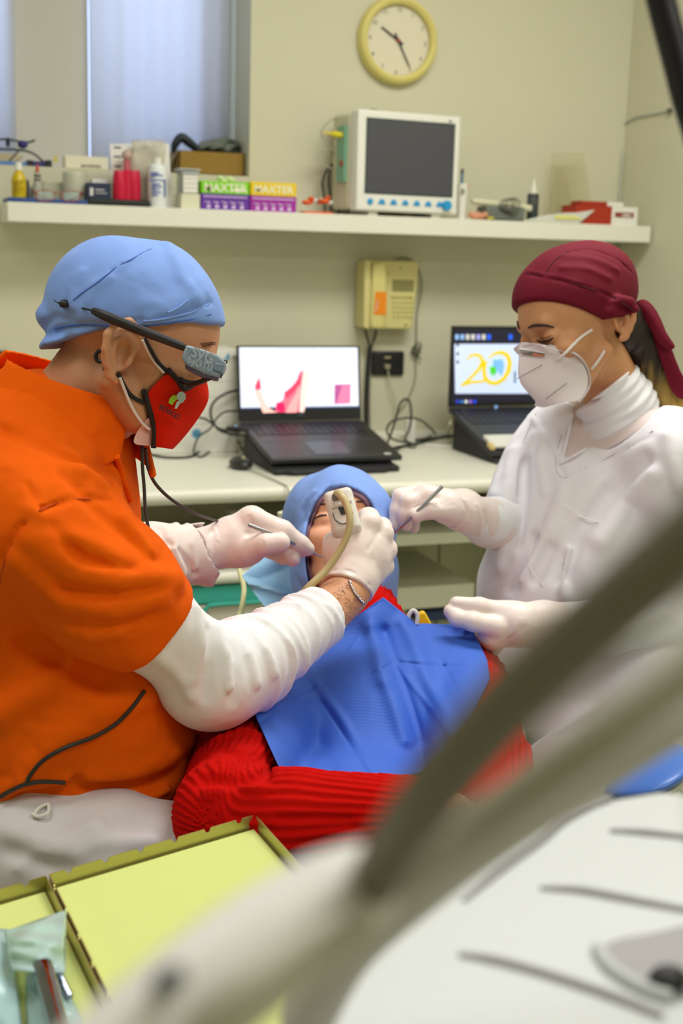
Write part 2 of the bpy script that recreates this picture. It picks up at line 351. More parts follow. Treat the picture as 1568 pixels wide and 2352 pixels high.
# ---- glove boxes
def glove_box(px0, px1, pyt, pym, top, low, tilt, label, letter, h):
    Y = YS+.02; x0, x1 = X(px0, Y), X(px1, Y); zt = Z((px0+px1)/2, pyt, Y); zm = Z((px0+px1)/2, pym, Y)
    t = thing('glove_box', label, 'box', ((x0+x1)/2, Y+.05, ZS), 'glove boxes on the shelf' if 0 else None)
    b = MB(); b.box((x0, Y, ZS), (x1, Y+.12, zm)); mk('lower_carton', b, low, t)
    b = MB(); b.box((x0, Y, zm), (x1, Y+.12, zt)); mk('upper_carton', b, top, t, bevel=.002)
    lm = mat('pale_lettering', (236, 235, 205), .6)
    cx = (px0+px1)/2
    tx = MB(); tx.text('MAXTER', ((x0+x1)/2, Y-.0006, zm+(zt-zm)*.5-h*.34), (1, 0, 0), (0, 0, 1), h, bold=.0006, spacing=1.02); mk('lettering', tx, lm, t, smooth=0)
    if letter:
        tx = MB(); tx.text('(', ((x0+x1)/2-.045, Y-.0006, zm+.008), (1, 0, 0), (0, 0, 1), .02, bold=.0006); mk('lettering', tx, mat('dark_green_ink', (60, 110, 20), .6), t, smooth=0)
        b2 = MB(); b2.box(((x0+x1)/2+.018, Y-.0009, zm+.009), ((x0+x1)/2+.058, Y, zm+.014)); mk('small_print_bar', b2, lm, t, smooth=0)
    b = MB(); L = x1-x0
    b.box((x0+.006, Y-.0008, zm-.0085), (x1-.006, Y, zm-.0055))
    for k in range(5):
        xx = x0+.012+k*(L-.024)/4.7; b.box((xx, Y-.0008, ZS+.017), (xx+.012, Y, ZS+.021)); b.box((xx+.003, Y-.0008, ZS+.004), (xx+.013, Y, ZS+.013))
        b.cyl((xx+.001, Y-.0008, ZS+.02), (xx+.001, Y, ZS+.02), .0032, n=10)
    mk('size_marks', b, mat('lilac_print', (214, 190, 228), .6), t, smooth=0)
    return t
glove_box(462, 572, 417, 446, mat('lime_green', (128, 208, 10), .5), mat('violet_card', (98, 44, 158), .5), 0, 'glove box with a lime green top and purple base', True, .030)
glove_box(575, 680, 419, 451, mat('yellow_card', (232, 200, 12), .5), mat('magenta_card', (158, 34, 160), .5), 0, 'glove box with a yellow top and magenta base', False, .028)
b = MB(); Yg = YS+.06; c0 = V(X(518, Yg), Yg, Z(518, 417, Yg)); 
for k in range(5): b.ell(c0+V((k-2)*.008, .004*math.sin(k), .004+.004*math.cos(k*2)), (.009, .008, .008), nu=12, nv=8)
tag(mk('glove_tuft', b, mat('pale_green_latex', (206, 222, 160), .6)), 'pale green glove poking out of the green-topped glove box', 'glove')
# ---- stack of small white boxes in clear holder
t = thing('box_dispenser', 'clear dispenser holding a stack of small white boxes beside the green-topped glove box', 'dispenser', (X(436, 3.5), 3.5, ZS))
Y = YS+.02
b = MB(); bxp(b, 416, 459, 445, Y, .07, ZS); mk('lower_box', b, mat('cream_card', (222, 220, 190), .6), t, bevel=.001)
for k in range(4):
    b = MB(); z0 = Z(437, 443-k*11, Y); b.box((X(421, Y), Y+.004, z0), (X(455, Y), Y+.06, z0+.0115)); mk('small_box', b, white_pl, t, bevel=.0008)
b = MB(); z0 = Z(437, 400, Y); b.box((X(418, Y), Y, z0), (X(457, Y), Y+.06, z0+.006)); b.box((X(410, Y), Y-.002, z0+.010), (X(460, Y), Y+.06, z0+.014)); mk('lid', b, mat('grey_clear', (176, 186, 186), .3), t, bevel=.001)
b = MB(); b.box((X(418, Y), Y+.061, ZS+.03), (X(457, Y), Y+.064, z0+.01)); b.box((X(418, Y)-.001, Y, ZS+.03), (X(418, Y)+.0005, Y+.06, z0+.01)); mk('holder', b, clear_pl, t)
# ---- standing form panel with plastic sleeve
t = thing('form_board', 'white printed card in a clear sleeve standing on the shelf behind the red bottle', 'card', (X(320, 3.53), 3.53, ZS))
Y = 3.535; b = MB(); pl = [onY(262, 470, Y), onY(395, 470, Y), onY(388, 330, Y), onY(252, 331, Y)]
pl[0][2] = ZS; pl[1][2] = ZS; b.prism(pl, (0, .004, 0)); mk('card', b, paperw, t)
b = MB()
for (px, py, w) in ((270, 339, .018), (270, 360, .02), (270, 382, .018), (333, 337, .012), (350, 352, .02)):
    q = onY(px, py, Y); b.box((q[0]-w/2, Y-.001, q[2]-.0022), (q[0]+w/2, Y, q[2]+.0022))
mk('printed_text', b, mat('navy_print', (70, 76, 100), .6), t)
b = MB(); G = []
for i in range(9):
    row = []
    for j in range(11):
        px = 302+7.6*j+2*math.sin(i*1.3); py = 322+i*17.5; q = onY(px, py, 3.515+.008*math.sin(i*1.7+j*.9)*math.cos(j*1.4)); q[2] = max(q[2], ZS+.001); row.append(q)
    G.append(row)
b.grid(G); mk('plastic_sleeve', b, mat('pale_clear_film', (238, 234, 222), .15, trans=.65, ior=1.15), t, solid=.0006, smooth=60)
b = MB(); q0 = onY(300, 358, 3.53); q1 = onY(375, 380, 3.53); q2 = onY(360, 420, 3.53); q3 = onY(330, 405, 3.53)
b.prism([q0, onY(376, 355, 3.53), q1, q2, q3], (0, .002, 0)); mk('window_panel', b, mat('pale_yellow_card', (240, 238, 190), .5), t)
# ---- dispenser bottles
def lbot(name, label, px, Y, wpx, pts, m, cat='bottle', n=28, flat=1):
    """pts: list of (half width px, py); lathe around vertical axis"""
    x = X(px, Y); s = np.linalg.norm(onY(px+1, 450, Y)-onY(px, 450, Y))*.94
    prof = [(0, ZS)]+[(w*s, (Z(px, py, Y) if py else ZS)) for w, py in pts]
    prof.append((0, prof[-1][1])); b = MB(); b.lathe(prof, n, (x, Y, 0))
    return b, x, s
red_l = mat('red_liquid_plastic', (206, 20, 62), .25)
t = thing('soap_bottle', 'twin bulbous bottle of bright red liquid with a clear pump on the shelf', 'bottle', (X(291, 3.5), 3.5, ZS))
for px in (275, 307):
    b, x, s = lbot('', '', px, 3.5, 0, [(15, 0), (17, 452), (17.5, 430), (16, 405), (13.5, 392)], red_l); mk('bottle_half', b, red_l, t)
b, x, s = lbot('', '', 292, 3.5, 0, [(14, 0), (15, 440), (13, 396), (8, 391)], red_l); mk('bottle_core', b, red_l, t)
b = MB(); x = X(292, 3.5); b.cyl((x, 3.5, Z(292, 394, 3.5)), (x, 3.5, Z(292, 368, 3.5)), .009); mk('neck', b, mat('pink_clear', (226, 120, 130), .2, trans=.4), t)
b = MB(); b.ell((x, 3.5, Z(292, 357, 3.5)), (.014, .014, .014), nu=18, nv=12); mk('pump_head', b, mat('smoky_pink', (206, 176, 160), .3, trans=.3), t)
t = thing('sanitiser_bottle', 'tall white bottle with blue label lines beside the red bottle', 'bottle', (X(361, 3.48), 3.48, ZS))
b, x, s = lbot('', '', 361, 3.48, 0, [(22, 0), (23, 460), (23, 392), (20, 381), (11, 376)], white_pl); mk('bottle_body', b, mat('milky_plastic', (226, 232, 228), .3), t)
b = MB(); b.cyl((x, 3.48, Z(361, 378, 3.48)), (x, 3.48, Z(361, 362, 3.48)), .011); mk('cap', b, white_pl, t)
b = MB(); yl = 3.48-23*s-.001
for (p0, p1, a, c) in ((342, 380, 412, 414.5), (378, 380.5, 412, 452), (345, 366, 396, 399), (345, 374, 401, 404), (350, 368, 421, 424), (347, 372, 427, 430), (350, 366, 434, 436), (348, 370, 440, 443), (350, 364, 447, 449)):
    b.box((X(p0, yl), yl, Z(361, c, yl)), (X(p1, yl), yl+.004, Z(361, a, yl)))
mk('label_print', b, mat('blue_print', (70, 96, 176), .6), t)
t = thing('oil_bottle', 'small yellow bottle with a white cap at the left end of the shelf', 'bottle', (X(45, 3.49), 3.49, ZS))
b, x, s = lbot('', '', 44, 3.49, 0, [(17, 0), (18, 449), (18, 414), (15, 402), (8, 393), (7, 388)], white_pl); b.v = [v+Vector((0, 0, .011)) if v.z <= ZS+.002 else v for v in b.v]; mk('bottle_body', b, mat('yellow_liquid', (208, 180, 14), .3), t)
b = MB(); b.cyl((x, 3.49, Z(44, 391, 3.49)), (x, 3.49, Z(44, 373, 3.49)), .0095, .0085); mk('cap', b, white_pl, t)
b = MB(); yl = 3.49-18*s-.001
for k in range(6): b.box((X(33, yl), yl, Z(44, 416+k*5, yl)-.0006), (X(56-(k % 3)*3, yl), yl+.003, Z(44, 416+k*5, yl)+.0006))
mk('label_print', b, mat('olive_print', (140, 120, 20), .6), t)
# flat blue tray under the left things
b = MB(); b.box((X(20, 3.46), 3.46, ZS), (X(203, 3.46), 3.60, ZS+.0115)); tag(mk('flat_case', b, mat('blue_case', (44, 78, 142), .5), bevel=.002), 'flat blue case lying along the left end of the shelf', 'case')
zt = ZS+.0125
# red-capped dropper
t = thing('dropper_bottle', 'small clear dropper bottle with a red tip and black rings', 'bottle', (X(87, 3.56), 3.56, zt))
x = X(87, 3.56); zf = lambda py: Z(87, py, 3.56)
b = MB(); b.lathe([(0, zt), (.014, zt), (.014, zf(430)), (.008, zf(412)), (.007, zf(395)), (0, zf(395))], 20, (x, 3.56, 0)); mk('bottle_body', b, mat('grey_clear2', (200, 200, 180), .25, trans=.3), t)
for py in (406, 415):
    b = MB(); b.cyl((x, 3.56, zf(py)), (x, 3.56, zf(py)+.004), .0095); mk('ring', b, black, t)
b = MB(); b.cyl((x, 3.56, zf(395)), (x, 3.56, zf(378)), .0055, .003); mk('tip', b, mat('orange_red', (205, 70, 40), .4), t)
for (px, m_, h, lab, r) in ((61, black, 412, 'small black pot behind the yellow bottle', .008), (68, mat('grey_pot', (120, 120, 110), .5), 428, 'small grey vial right of the yellow bottle', .007)):
    x = X(px, 3.57); b = MB(); b.lathe([(0, zt), (r, zt), (r, Z(px, h+8, 3.57)), (r*.6, Z(px, h, 3.57)), (0, Z(px, h, 3.57))], 16, (x, 3.57, 0)); tag(mk('vial', b, m_), lab, 'vial')
# clear boxes
b = MB(); x = X(172, 3.56); b.lathe([(0, zt), (.030, zt), (.032, Z(172, 402, 3.56)), (.030, Z(172, 396, 3.56)), (0, Z(172, 396, 3.56))], 24, (x, 3.56, 0)); tag(mk('plastic_jar', b, mat('milky_clear', (222, 224, 198), .3, trans=.35)), 'milky translucent jar standing behind the red spectacles', 'jar')
b = MB(); bxp(b, 100, 146, 418, 3.58, .03, zt); tag(mk('clear_box', b, mat('milky_clear2', (214, 214, 184), .3, trans=.3), bevel=.002), 'small clear box left of the translucent jar', 'box')
# spectacles
t = thing('spectacles', 'red-framed reading spectacles lying folded on the shelf edge', 'glasses', (X(132, 3.47), 3.47, ZS))
redf = mat('red_frame', (160, 48, 44), .35); Yq = 3.459
def ring(cx, cy, w, h, n=18): return [onY(cx+w*math.copysign(abs(math.cos(2*math.pi*k/n))**.7, math.cos(2*math.pi*k/n)), cy+h*math.copysign(abs(math.sin(2*math.pi*k/n))**.75, math.sin(2*math.pi*k/n)), Yq) for k in range(n)]
b = MB(); b.tube(ring(104, 449, 21, 12.5), .0012, 8, smooth=3, closed=True); b.tube(ring(163, 450, 21, 12.5), .0012, 8, smooth=3, closed=True); b.tube([onY(124, 446, Yq), onY(133, 440, Yq), onY(143, 446, Yq)], .0012, 8); mk('frame', b, redf, t)
for cx in (104, 163):
    b = MB(); R_ = ring(cx, 449, 20, 11.5); b.prism(R_, (0, .0006, 0)); mk('lens', b, mat('lens_glass', (225, 240, 235), .05, trans=.85, ior=1.1), t)
b = MB(); b.tube([onY(80, 441, Yq), onY(77, 438, Yq+.01), onY(86, 448, 3.49), onY(130, 462, 3.53)], .0018, 8); mk('temple', b, redf, t)
b = MB(); b.tube([onY(186, 444, Yq), onY(190, 441, Yq+.01), onY(184, 449, 3.49), onY(150, 462, 3.53)], .0018, 8); mk('temple', b, redf, t)
# navy box and black case
t = thing('navy_card_box', 'small navy blue box with a white mark on the shelf', 'box', (X(228, 3.5), 3.5, ZS))
b = MB(); bxp(b, 201, 255, 420, 3.5, .06, ZS); mk('carton', b, mat('navy_card', (32, 46, 76), .5), t, bevel=.001)
b = MB(); b.box((X(207, 3.499), 3.4985, Z(210, 449, 3.5)), (X(214, 3.499), 3.5, Z(210, 431, 3.5))); b.box((X(219, 3.499), 3.4985, Z(230, 437, 3.5)), (X(240, 3.499), 3.5, Z(230, 435, 3.5))); b.box((X(219, 3.499), 3.4985, Z(230, 444, 3.5)), (X(246, 3.499), 3.5, Z(230, 442.5, 3.5))); mk('printed_mark', b, paperw, t)
b = MB(); bxp(b, 212, 250, 411, 3.565, .03, ZS); tag(mk('white_carton', b, paperw, bevel=.001), 'plain white carton standing behind the navy box', 'box')
b = MB(); x0, x1 = X(201, 3.455), X(347, 3.455); b.box((x0, 3.455, ZS), (x1, 3.52-.022, ZS+.0165)); tag(mk('spectacle_case', b, mat('black_case', (34, 38, 34), .7, bump=(300, .3)), bevel=.007), 'long black case lying at the shelf edge in front of the navy box', 'case')
# ---- window sill things
ZL = wz0+.005
t = thing('cardboard_box', 'open brown cardboard box on the window sill', 'box', (X(485, 3.70, 380), 3.72, ZL))
Yb = 3.69; x0, x1 = X(411, Yb, 375), X(562, Yb, 375); zt2 = Z(486, 349, Yb); kb = mat('kraft_card', (150, 118, 46), .8, var=(30, .3, (138, 106, 40)))
b = MB(); b.box((x0, Yb, ZL), (x1, Yb+.003, zt2)); b.box((x0, Yb+.12, ZL), (x1, Yb+.123, zt2)); b.box((x0, Yb, ZL), (x0+.003, Yb+.123, zt2)); b.box((x1-.003, Yb, ZL), (x1, Yb+.123, zt2)); b.box((x0, Yb, ZL), (x1, Yb+.123, ZL+.003)); mk('carton', b, kb, t)
b = MB(); b.prism([(x0+.002, Yb+.02, zt2), (x0-.016, Yb+.03, zt2-.04), (x0-.016, Yb+.11, zt2-.04), (x0+.002, Yb+.12, zt2)], (-.001, 0, .002)); mk('side_flap', b, mat('kraft_grey', (150, 132, 96), .8), t)  # flap in a greyer kraft tone than the carton
b = MB(); b.box((x0+.004, Yb+.004, zt2-.014), (x1-.004, Yb+.118, zt2-.002)); tag(mk('foam_sheet', b, dblack, bevel=.003), 'dark foam sheet lying in the top of the cardboard box', 'foam')
# goggles strap
b = MB(); Y1 = Yb+.05; o = lambda px, py, y=Y1: onY(px, py, y)
b.tube([o(398, 352), o(402, 332), o(416, 316), o(432, 326), o(452, 341), o(470, 349)], [.006, .011, .013, .013, .010, .006], 12, smooth=6)
tag(mk('black_goggles', b, mat('goggle_rubber', (18, 28, 32), .4)), 'black rubber goggles lying over the left edge of the cardboard box', 'goggles')
def plastic_bag(name, px0, px1, py0, py1, Y, amp, m, lab, cat, zmin, nx=16, ny=12, seed=1):
    r = np.random.RandomState(seed); ph = r.rand(8)*6.28
    G1 = []; 
    for side in (-1, 1):
        for i in range(ny):
            row = []
            for j in range(nx):
                u, v = j/(nx-1), i/(ny-1); vv = v if side < 0 else 1-v
                prof = math.sin(math.pi*u)**.45
                py = py1-(py1-py0)*vv*prof*(.85+.15*math.sin(5*u+ph[0]))
                th = amp*prof*math.sin(math.pi*vv)**.6
                n = .35*amp*(math.sin(9*u+7*vv+ph[1])+math.sin(17*u-11*vv+ph[2])*.7+math.sin(25*u+19*vv+ph[3])*.5)
                q = onY(px0+(px1-px0)*u, py, Y); q = q+V(0, side*th+n*.6, n*.3); q[2] = max(q[2], zmin); row.append(q)
            G1.append(row)
    b = MB(); b.grid(G1); return tag(mk(name, b, m, smooth=70, solid=.0005), lab, cat)
plastic_bag('plastic_bag', 440, 560, 308, 352, Yb+.06, .03, mat('smoky_film', (150, 158, 142), .2, trans=.55, ior=1.2), 'crumpled grey see-through bag on top of the cardboard box', 'bag', zt2-.002, seed=3)
# toothpaste carton on sill
t = thing('parodontal_carton', 'long cream carton with black lettering on the window sill', 'box', (X(199, 3.7, 380), 3.7, ZL)); t.name = 'toothpaste_carton'
b = MB(); Y = 3.665; x0, x1 = X(150, Y, 380), X(249, Y, 380); b.box((x0, Y, ZL), (x1, Y+.05, Z(199, 359, Y))); mk('carton', b, mat('cream_carton', (238, 232, 204), .6), t, bevel=.001)
tx = MB(); tx.text('parodontax', (X(209, Y, 380), Y-.0006, Z(209, 384, Y)), (1, 0, 0), (0, 0, 1), .0115, bold=.0002); mk('lettering', tx, dk, t, smooth=0)
# loupes with head strap on sill (left)
t = thing('headlamp_loupes', 'blue and black headlamp loupes at the left end of the window sill', 'loupes', (X(70, 3.72, 380), 3.72, ZL))
o = lambda px, py, y=3.70: onY(px, py, y)
b = MB(); b.tube([o(-20, 322), o(15, 320), o(60, 327), o(80, 322)], .003, 10); b.tube([o(-20, 342), o(40, 344), o(75, 352), o(100, 372)], .003, 10); b.tube([o(45, 345), o(30, 360), o(20, 372)], .002, 8); mk('strap', b, black, t)
b = MB(); b.box(tuple(o(68, 388)), tuple(o(104, 371)+V(0, .03, 0))); mk('battery', b, mat('deep_blue', (44, 40, 110), .5), t, bevel=.003)
for px in (68, 111):
    b = MB(); b.box(tuple(o(px-6, 389)+V(0, -.002, 0)), tuple(o(px+8, 368)+V(0, .032, 0))); mk('clasp', b, black, t, bevel=.002)
b = MB(); b.ell(o(52, 332), (.014, .014, .011), nu=16, nv=10); mk('lamp', b, mat('deep_blue', 0), t)
b = MB(); b.ell(o(18, 327), (.006, .01, .013), nu=14, nv=8); mk('pivot', b, black, t)
b = MB(); b.cyl(o(128, 372), o(128, 358), .003, n=10); b.cyl(o(123, 368), o(132, 368), .0025, n=10); mk('yellow_clip', b, mat('yellow_plastic', 0), t)
b = MB(); b.prism([o(-25, 388), o(25, 388), o(56, 358), o(10, 350), o(-25, 352)], (0, .05, 0)); tag(mk('paper_bag', b, mat('beige_paper', (190, 176, 140), .8), bevel=.004), 'beige paper bag at the far left of the window sill', 'bag')
b = MB(); b.box(tuple(V(*onY(-30, 392, 3.67))*V(1, 1, 0)+V(0, 0, ZL)), tuple(V(X(62, 3.67, 385), 3.80, ZL+.010))); tag(mk('blue_folder', b, mat('blue_folder', (90, 130, 190), .6), bevel=.001), 'pale blue folder lying on the left of the window sill', 'folder')

# ---- right part of the shelf
t = thing('wrapped_syringes', 'orange and white wrapped items piled between glove box and monitor', 'wrapper', (X(730, 3.5), 3.5, ZS))
orm = mat('orange_film', (226, 92, 30), .3)
for k, (px, py, w, m_) in enumerate([(705, 465, .016, orm), (722, 461, .014, white_pl), (733, 465, .013, orm), (745, 462, .015, orm), (757, 466, .012, white_pl), (738, 458, .01, white_pl), (714, 457, .009, orm), (752, 455, .010, orm)]):
    q = onY(px, py, 3.49+.006*(k % 3)); q[2] = max(q[2], ZS+.009); b = MB(); b.ell(q, (w, .012, .007), A=[[math.cos(k), 0, math.sin(k)*.5], [0, 1, 0], [-math.sin(k)*.5, 0, math.cos(k)]], nu=12, nv=8); mk('wrapped_item', b, m_, t)
b = MB(); b.box((X(700, 3.47), 3.47, ZS), (X(765, 3.47), 3.52, ZS+.006)); mk('tray', b, orm, t, bevel=.002)
t = thing('pen_cup', 'white paper cup with a small emblem right of the monitor', 'cup', (X(1058, 3.52), 3.52, ZS))
b = MB(); b.lathe([(.011, ZS), (.0165, Z(1058, 422, 3.52)), (.0155, Z(1058, 422, 3.52)), (.0, ZS+.02)], 24, (X(1060, 3.52), 3.52, 0)); mk('cup_body', b, white_pl, t)
b = MB(); b.tube(ring(1061, 440, 5, 7, 12) if 0 else [V(X(1061+4*math.cos(a), 3.504), 3.5035, Z(1061, 440+6*math.sin(a), 3.504)) for a in np.linspace(0, 6.28, 13)[:-1]], .0008, 6, closed=True, smooth=2); b.cyl((X(1061, 3.504), 3.5035, Z(1061, 444, 3.504)), (X(1061, 3.504), 3.5035, Z(1061, 436, 3.504)), .0012, n=8); mk('emblem', b, dk, t)
b = MB(); b.cyl((X(1070, 3.52), 3.515, Z(1070, 431, 3.52)), (X(1070, 3.52), 3.515, Z(1070, 425, 3.52)), .004, n=10); mk('red_tab', b, orm, t)
t = thing('blue_pen', 'blue pen standing upright in the white paper cup', 'pen', (X(1058, 3.52), 3.52, ZS+.02)); x = X(1058, 3.52)
b = MB(); b.cyl((x, 3.52, ZS+.022), (x, 3.52, Z(1058, 398, 3.52)), .0035, n=10); mk('barrel', b, mat('pen_blue', (24, 110, 168), .4), t)
b = MB(); b.cyl((x, 3.52, Z(1058, 398, 3.52)), (x, 3.52, Z(1058, 388, 3.52)), .0042, n=10); mk('cap', b, mat('navy_cap', (22, 30, 66), .4), t)
b = MB(); q = V(X(1098, 3.5), 3.5, ZS+.012)
for k in range(7): b.ell(q+V((k-3)*.007, .005*math.sin(k*3), .003*math.cos(k*2)), (.009, .011, .010), nu=10, nv=8)
tag(mk('candy_pouch', b, mat('salmon_film', (214, 150, 118), .3)), 'small salmon coloured pouch right of the paper cup', 'pouch')
t = thing('curing_lamp', 'pale cylindrical handpiece lying on a grey base wrapped in cable on the shelf', 'device', (X(1160, 3.53), 3.53, ZS))
b = MB(); b.box((X(1118, 3.5), 3.50, ZS), (X(1206, 3.5), 3.57, Z(1160, 474, 3.5))); mk('base', b, mat('grey_base', (112, 118, 108), .5), t, bevel=.005)
b = MB(); b.tube([onY(1083, 462, 3.52), onY(1120, 466, 3.52), onY(1218, 479, 3.52)], [.008, .010, .010], 14, smooth=2); mk('handpiece', b, mat('ivory2', (214, 212, 182), .4), t)
b = MB()
for k in range(4): b.tube([V(X(1160+k*5, 3.5)+.022*math.cos(a), 3.495-.002*k, Z(1165, 472, 3.5)+.017*math.sin(a)*(1+.1*k)) for a in np.linspace(0, 6.28, 12)[:-1]], .0015, 6, closed=True, smooth=3)
mk('coiled_lead', b, mat('dark_lead', (86, 86, 70), .5), t)
b = MB(); b.cyl((X(1122, 3.47), 3.47, ZS+.005), (X(1134, 3.47), 3.47, ZS+.004), .005, n=12); tag(mk('stopper', b, mat('yellow_plastic', 0)), 'tiny yellow stopper at the shelf edge below the pale handpiece', 'cap')
b = MB(); b.box((X(1130, 3.455), 3.455, ZS), (X(1206, 3.455), 3.49, ZS+.004)); tag(mk('black_tray', b, black), 'thin black strip at the shelf edge below the pale handpiece', 'strip')
t = thing('ink_bottle', 'dark dropper bottle with a white pointed tip on the right of the shelf', 'bottle', (X(1223, 3.55), 3.55, ZS)); x = X(1223, 3.55)
b = MB(); b.lathe([(0, ZS), (.017, ZS), (.0175, Z(1223, 450, 3.55)), (.016, Z(1223, 445, 3.55)), (0, Z(1223, 445, 3.55))], 24, (x, 3.55, 0)); mk('bottle_body', b, mat('slate_label', (46, 54, 60), .4), t)
b = MB(); b.lathe([(.013, Z(1223, 446, 3.55)), (.012, Z(1223, 436, 3.55)), (.006, Z(1223, 425, 3.55)), (.0035, Z(1223, 410, 3.55)), (0, Z(1223, 409, 3.55))], 20, (x, 3.55, 0)); mk('dropper_tip', b, mat('clear_white', (222, 222, 200), .3), t)
b = MB()
for k in range(3): b.box((X(1214, 3.532), 3.5318, Z(1223, 456+k*6, 3.55)-.0007), (X(1232, 3.532), 3.534, Z(1223, 456+k*6, 3.55)+.0007))
mk('label_print', b, grey_cable, t)
# acrylic stand
t = thing('acrylic_stand', 'clear acrylic leaflet stand leaning behind the papers on the shelf', 'stand', (X(1300, 3.57), 3.57, ZS))
acr = mat('clear_acrylic', (240, 238, 222), .05, trans=.93, ior=1.08)
b = MB(); q = [onY(1262, 498, 3.56), onY(1322, 505, 3.58), onY(1296, 382, 3.6), onY(1276, 383, 3.6)]; b.prism(q, (0, .003, 0)); mk('sloped_panel', b, acr, t)
b = MB(); q = [onY(1262, 498, 3.53), onY(1362, 505, 3.53), onY(1340, 350, 3.6), onY(1268, 352, 3.6)]; b.prism(q, (0, .003, 0)); mk('back_panel', b, acr, t)
# papers
t = thing('leaflet_stack', 'white papers with a yellow stripe curling off the shelf edge', 'papers', (X(1290, 3.5), 3.5, ZS))
b = MB()
for k in range(3):
    q = [onY(1200+k*6, 500-k, 3.452+.001*k)*V(1, 1, 0)+V(0, 0, ZS+.001+.0015*k), onY(1330, 505, 3.452)*V(1, 1, 0)+V(0, 0, ZS+.001+.0015*k), onY(1366-k*4, 470, 3.458)*V(1, 1, 0)+V(0, 0, ZS+.040-.003*k), onY(1262+k*3, 480, 3.56)*V(1, 1, 0)+V(0, 0, ZS+.026)]
    b.prism(q, (0, 0, .001))
mk('sheets', b, mat('cool_paper', (222, 224, 208), .6), t)
b = MB(); q = [onY(1275, 490, 3.451)*V(1, 1, 0)+V(0, 0, ZS+.010), onY(1340, 492, 3.451)*V(1, 1, 0)+V(0, 0, ZS+.012), onY(1322, 480, 3.451)*V(1, 1, 0)+V(0, 0, ZS+.022), onY(1274, 482, 3.451)*V(1, 1, 0)+V(0, 0, ZS+.021)]; b.prism(q, (0, .0015, 0)); mk('yellow_stripe', b, mat('pale_yellow', (226, 222, 130), .6), t)
# GIMA box
t = thing('bandage_box', 'red and white box with a brand mark at the right end of the shelf', 'box', (X(1395, 3.5), 3.5, ZS))
redb = mat('brick_red', (168, 44, 14), .55); Yg = 3.462
b = MB(); x0, x1, xm = X(1322, Yg, 500), X(1463, Yg, 500), X(1404, Yg, 500); zg = Z(1400, 474, Yg)
b.box((x0, Yg, ZS), (xm, Yg+.09, zg)); mk('red_half', b, redb, t)
b = MB(); b.box((xm, Yg, ZS), (x1, Yg+.09, zg)); mk('white_half', b, white_pl, t)
b = MB(); b.box((X(1412, Yg, 490), Yg-.0006, Z(1433, 500, Yg)), (X(1455, Yg, 490), Yg, Z(1433, 488, Yg))); mk('mark_panel', b, mat('maroon_print', (140, 58, 48), .6), t)
tx = MB(); tx.text('GIMA', (X(1438, Yg, 495), Yg-.0012, Z(1438, 498.5, Yg)), (1, 0, 0), (0, 0, 1), .013, bold=.0003); mk('lettering', tx, white_pl, t, smooth=0)
t = thing('slim_box', 'slim red and white box lying on top of the larger red and white box', 'box', (X(1385, 3.5), 3.5, zg))
b = MB(); b.box((X(1338, Yg, 470), Yg+.01, zg+.001), (X(1398, Yg, 470), Yg+.07, zg+.013)); mk('red_half', b, redb, t)
b = MB(); b.box((X(1398, Yg, 470), Yg+.01, zg+.001), (X(1435, Yg, 470), Yg+.07, zg+.013)); mk('white_half', b, white_pl, t)
# cable up the corner
b = MB(); o = lambda px, py: onX(px, py, XR-.004)
b.tube([V(XR-.01, YW-.006, .85), V(XR-.01, YW-.006, 1.2), V(XR-.01, YW-.006, 1.62), o(1428, 300), o(1455, 272), o(1500, 262), o(1535, 254)], .0028, 8)
tag(mk('corner_cable', b, mat('pale_grey_cable', (176, 186, 172), .5)), 'pale grey cable running up the room corner and across the right wall', 'cable')
b = MB(); q = o(1540, 254); b.box(tuple(q-V(.01, .008, .006)), tuple(q+V(.003, .008, .006))); tag(mk('wall_socket', b, mat('dark_grey_pl', (96, 98, 80), .5), bevel=.002), 'tiny dark socket on the right wall where the pale cable ends', 'socket')
# ---- wall phone
t = thing('wall_telephone', 'yellowed cream wall telephone with an orange sticker', 'telephone', onY(900, 755, YW))
Y = YW-.055; b = MB(); q = lambda px, py, y=Y: onY(px, py, y)
b.prism([q(850, 598), q(958, 600), q(962, 612), q(948, 750), q(940, 757), q(858, 755), q(848, 745)], (0, .05, 0)); mk('base', b, cream_pl, t, bevel=.005)
b = MB(); b.prism([q(838, 600, Y-.025), q(853, 597, Y-.025), q(851, 752, Y-.025), q(846, 757, Y-.025), q(834, 752, Y-.025)], (0, .07, 0)); mk('handset_cradle', b, cream_pl, t, bevel=.004)
b = MB(); b.prism([q(858, 604, Y-.035), q(886, 602, Y-.035), q(889, 650, Y-.032), q(886, 745, Y-.035), q(880, 757, Y-.035), q(852, 755, Y-.035), q(850, 740, Y-.035)], (0, .04, 0)); mk('handset', b, mat('cream_handset', (216, 206, 132), .38), t, bevel=.008)
b = MB(); b.prism([q(862, 670, Y-.0362), q(888, 671, Y-.0362), q(886, 724, Y-.0362), q(858, 722, Y-.0362)], (0, .001, 0)); mk('orange_sticker', b, mat('orange_sticker', (240, 140, 10), .5), t, smooth=0)
b = MB(); b.text('Telecom', q(865, 717, Y-.0372), q(869, 680, Y)-q(863, 717, Y), q(858, 700, Y)-q(870, 700, Y), .010, align='LEFT'); mk('sticker_lettering', b, white_pl, t, smooth=0)
b = MB(); b.box(tuple(q(900, 669)-V(0, .0015, 0)), tuple(q(950, 643))); mk('display', b, mat('lcd_grey', (140, 134, 82), .4), t)
b = MB()
for r in range(5):
    for c in range(5):
        p = q(905+c*10, 683+r*11); b.box((p[0]-.0045, Y-.003, p[2]-.0035), (p[0]+.0045, Y+.001, p[2]+.0035))
mk('keypad', b, mat('cream_keys', (198, 190, 120), .5), t, bevel=.0008)
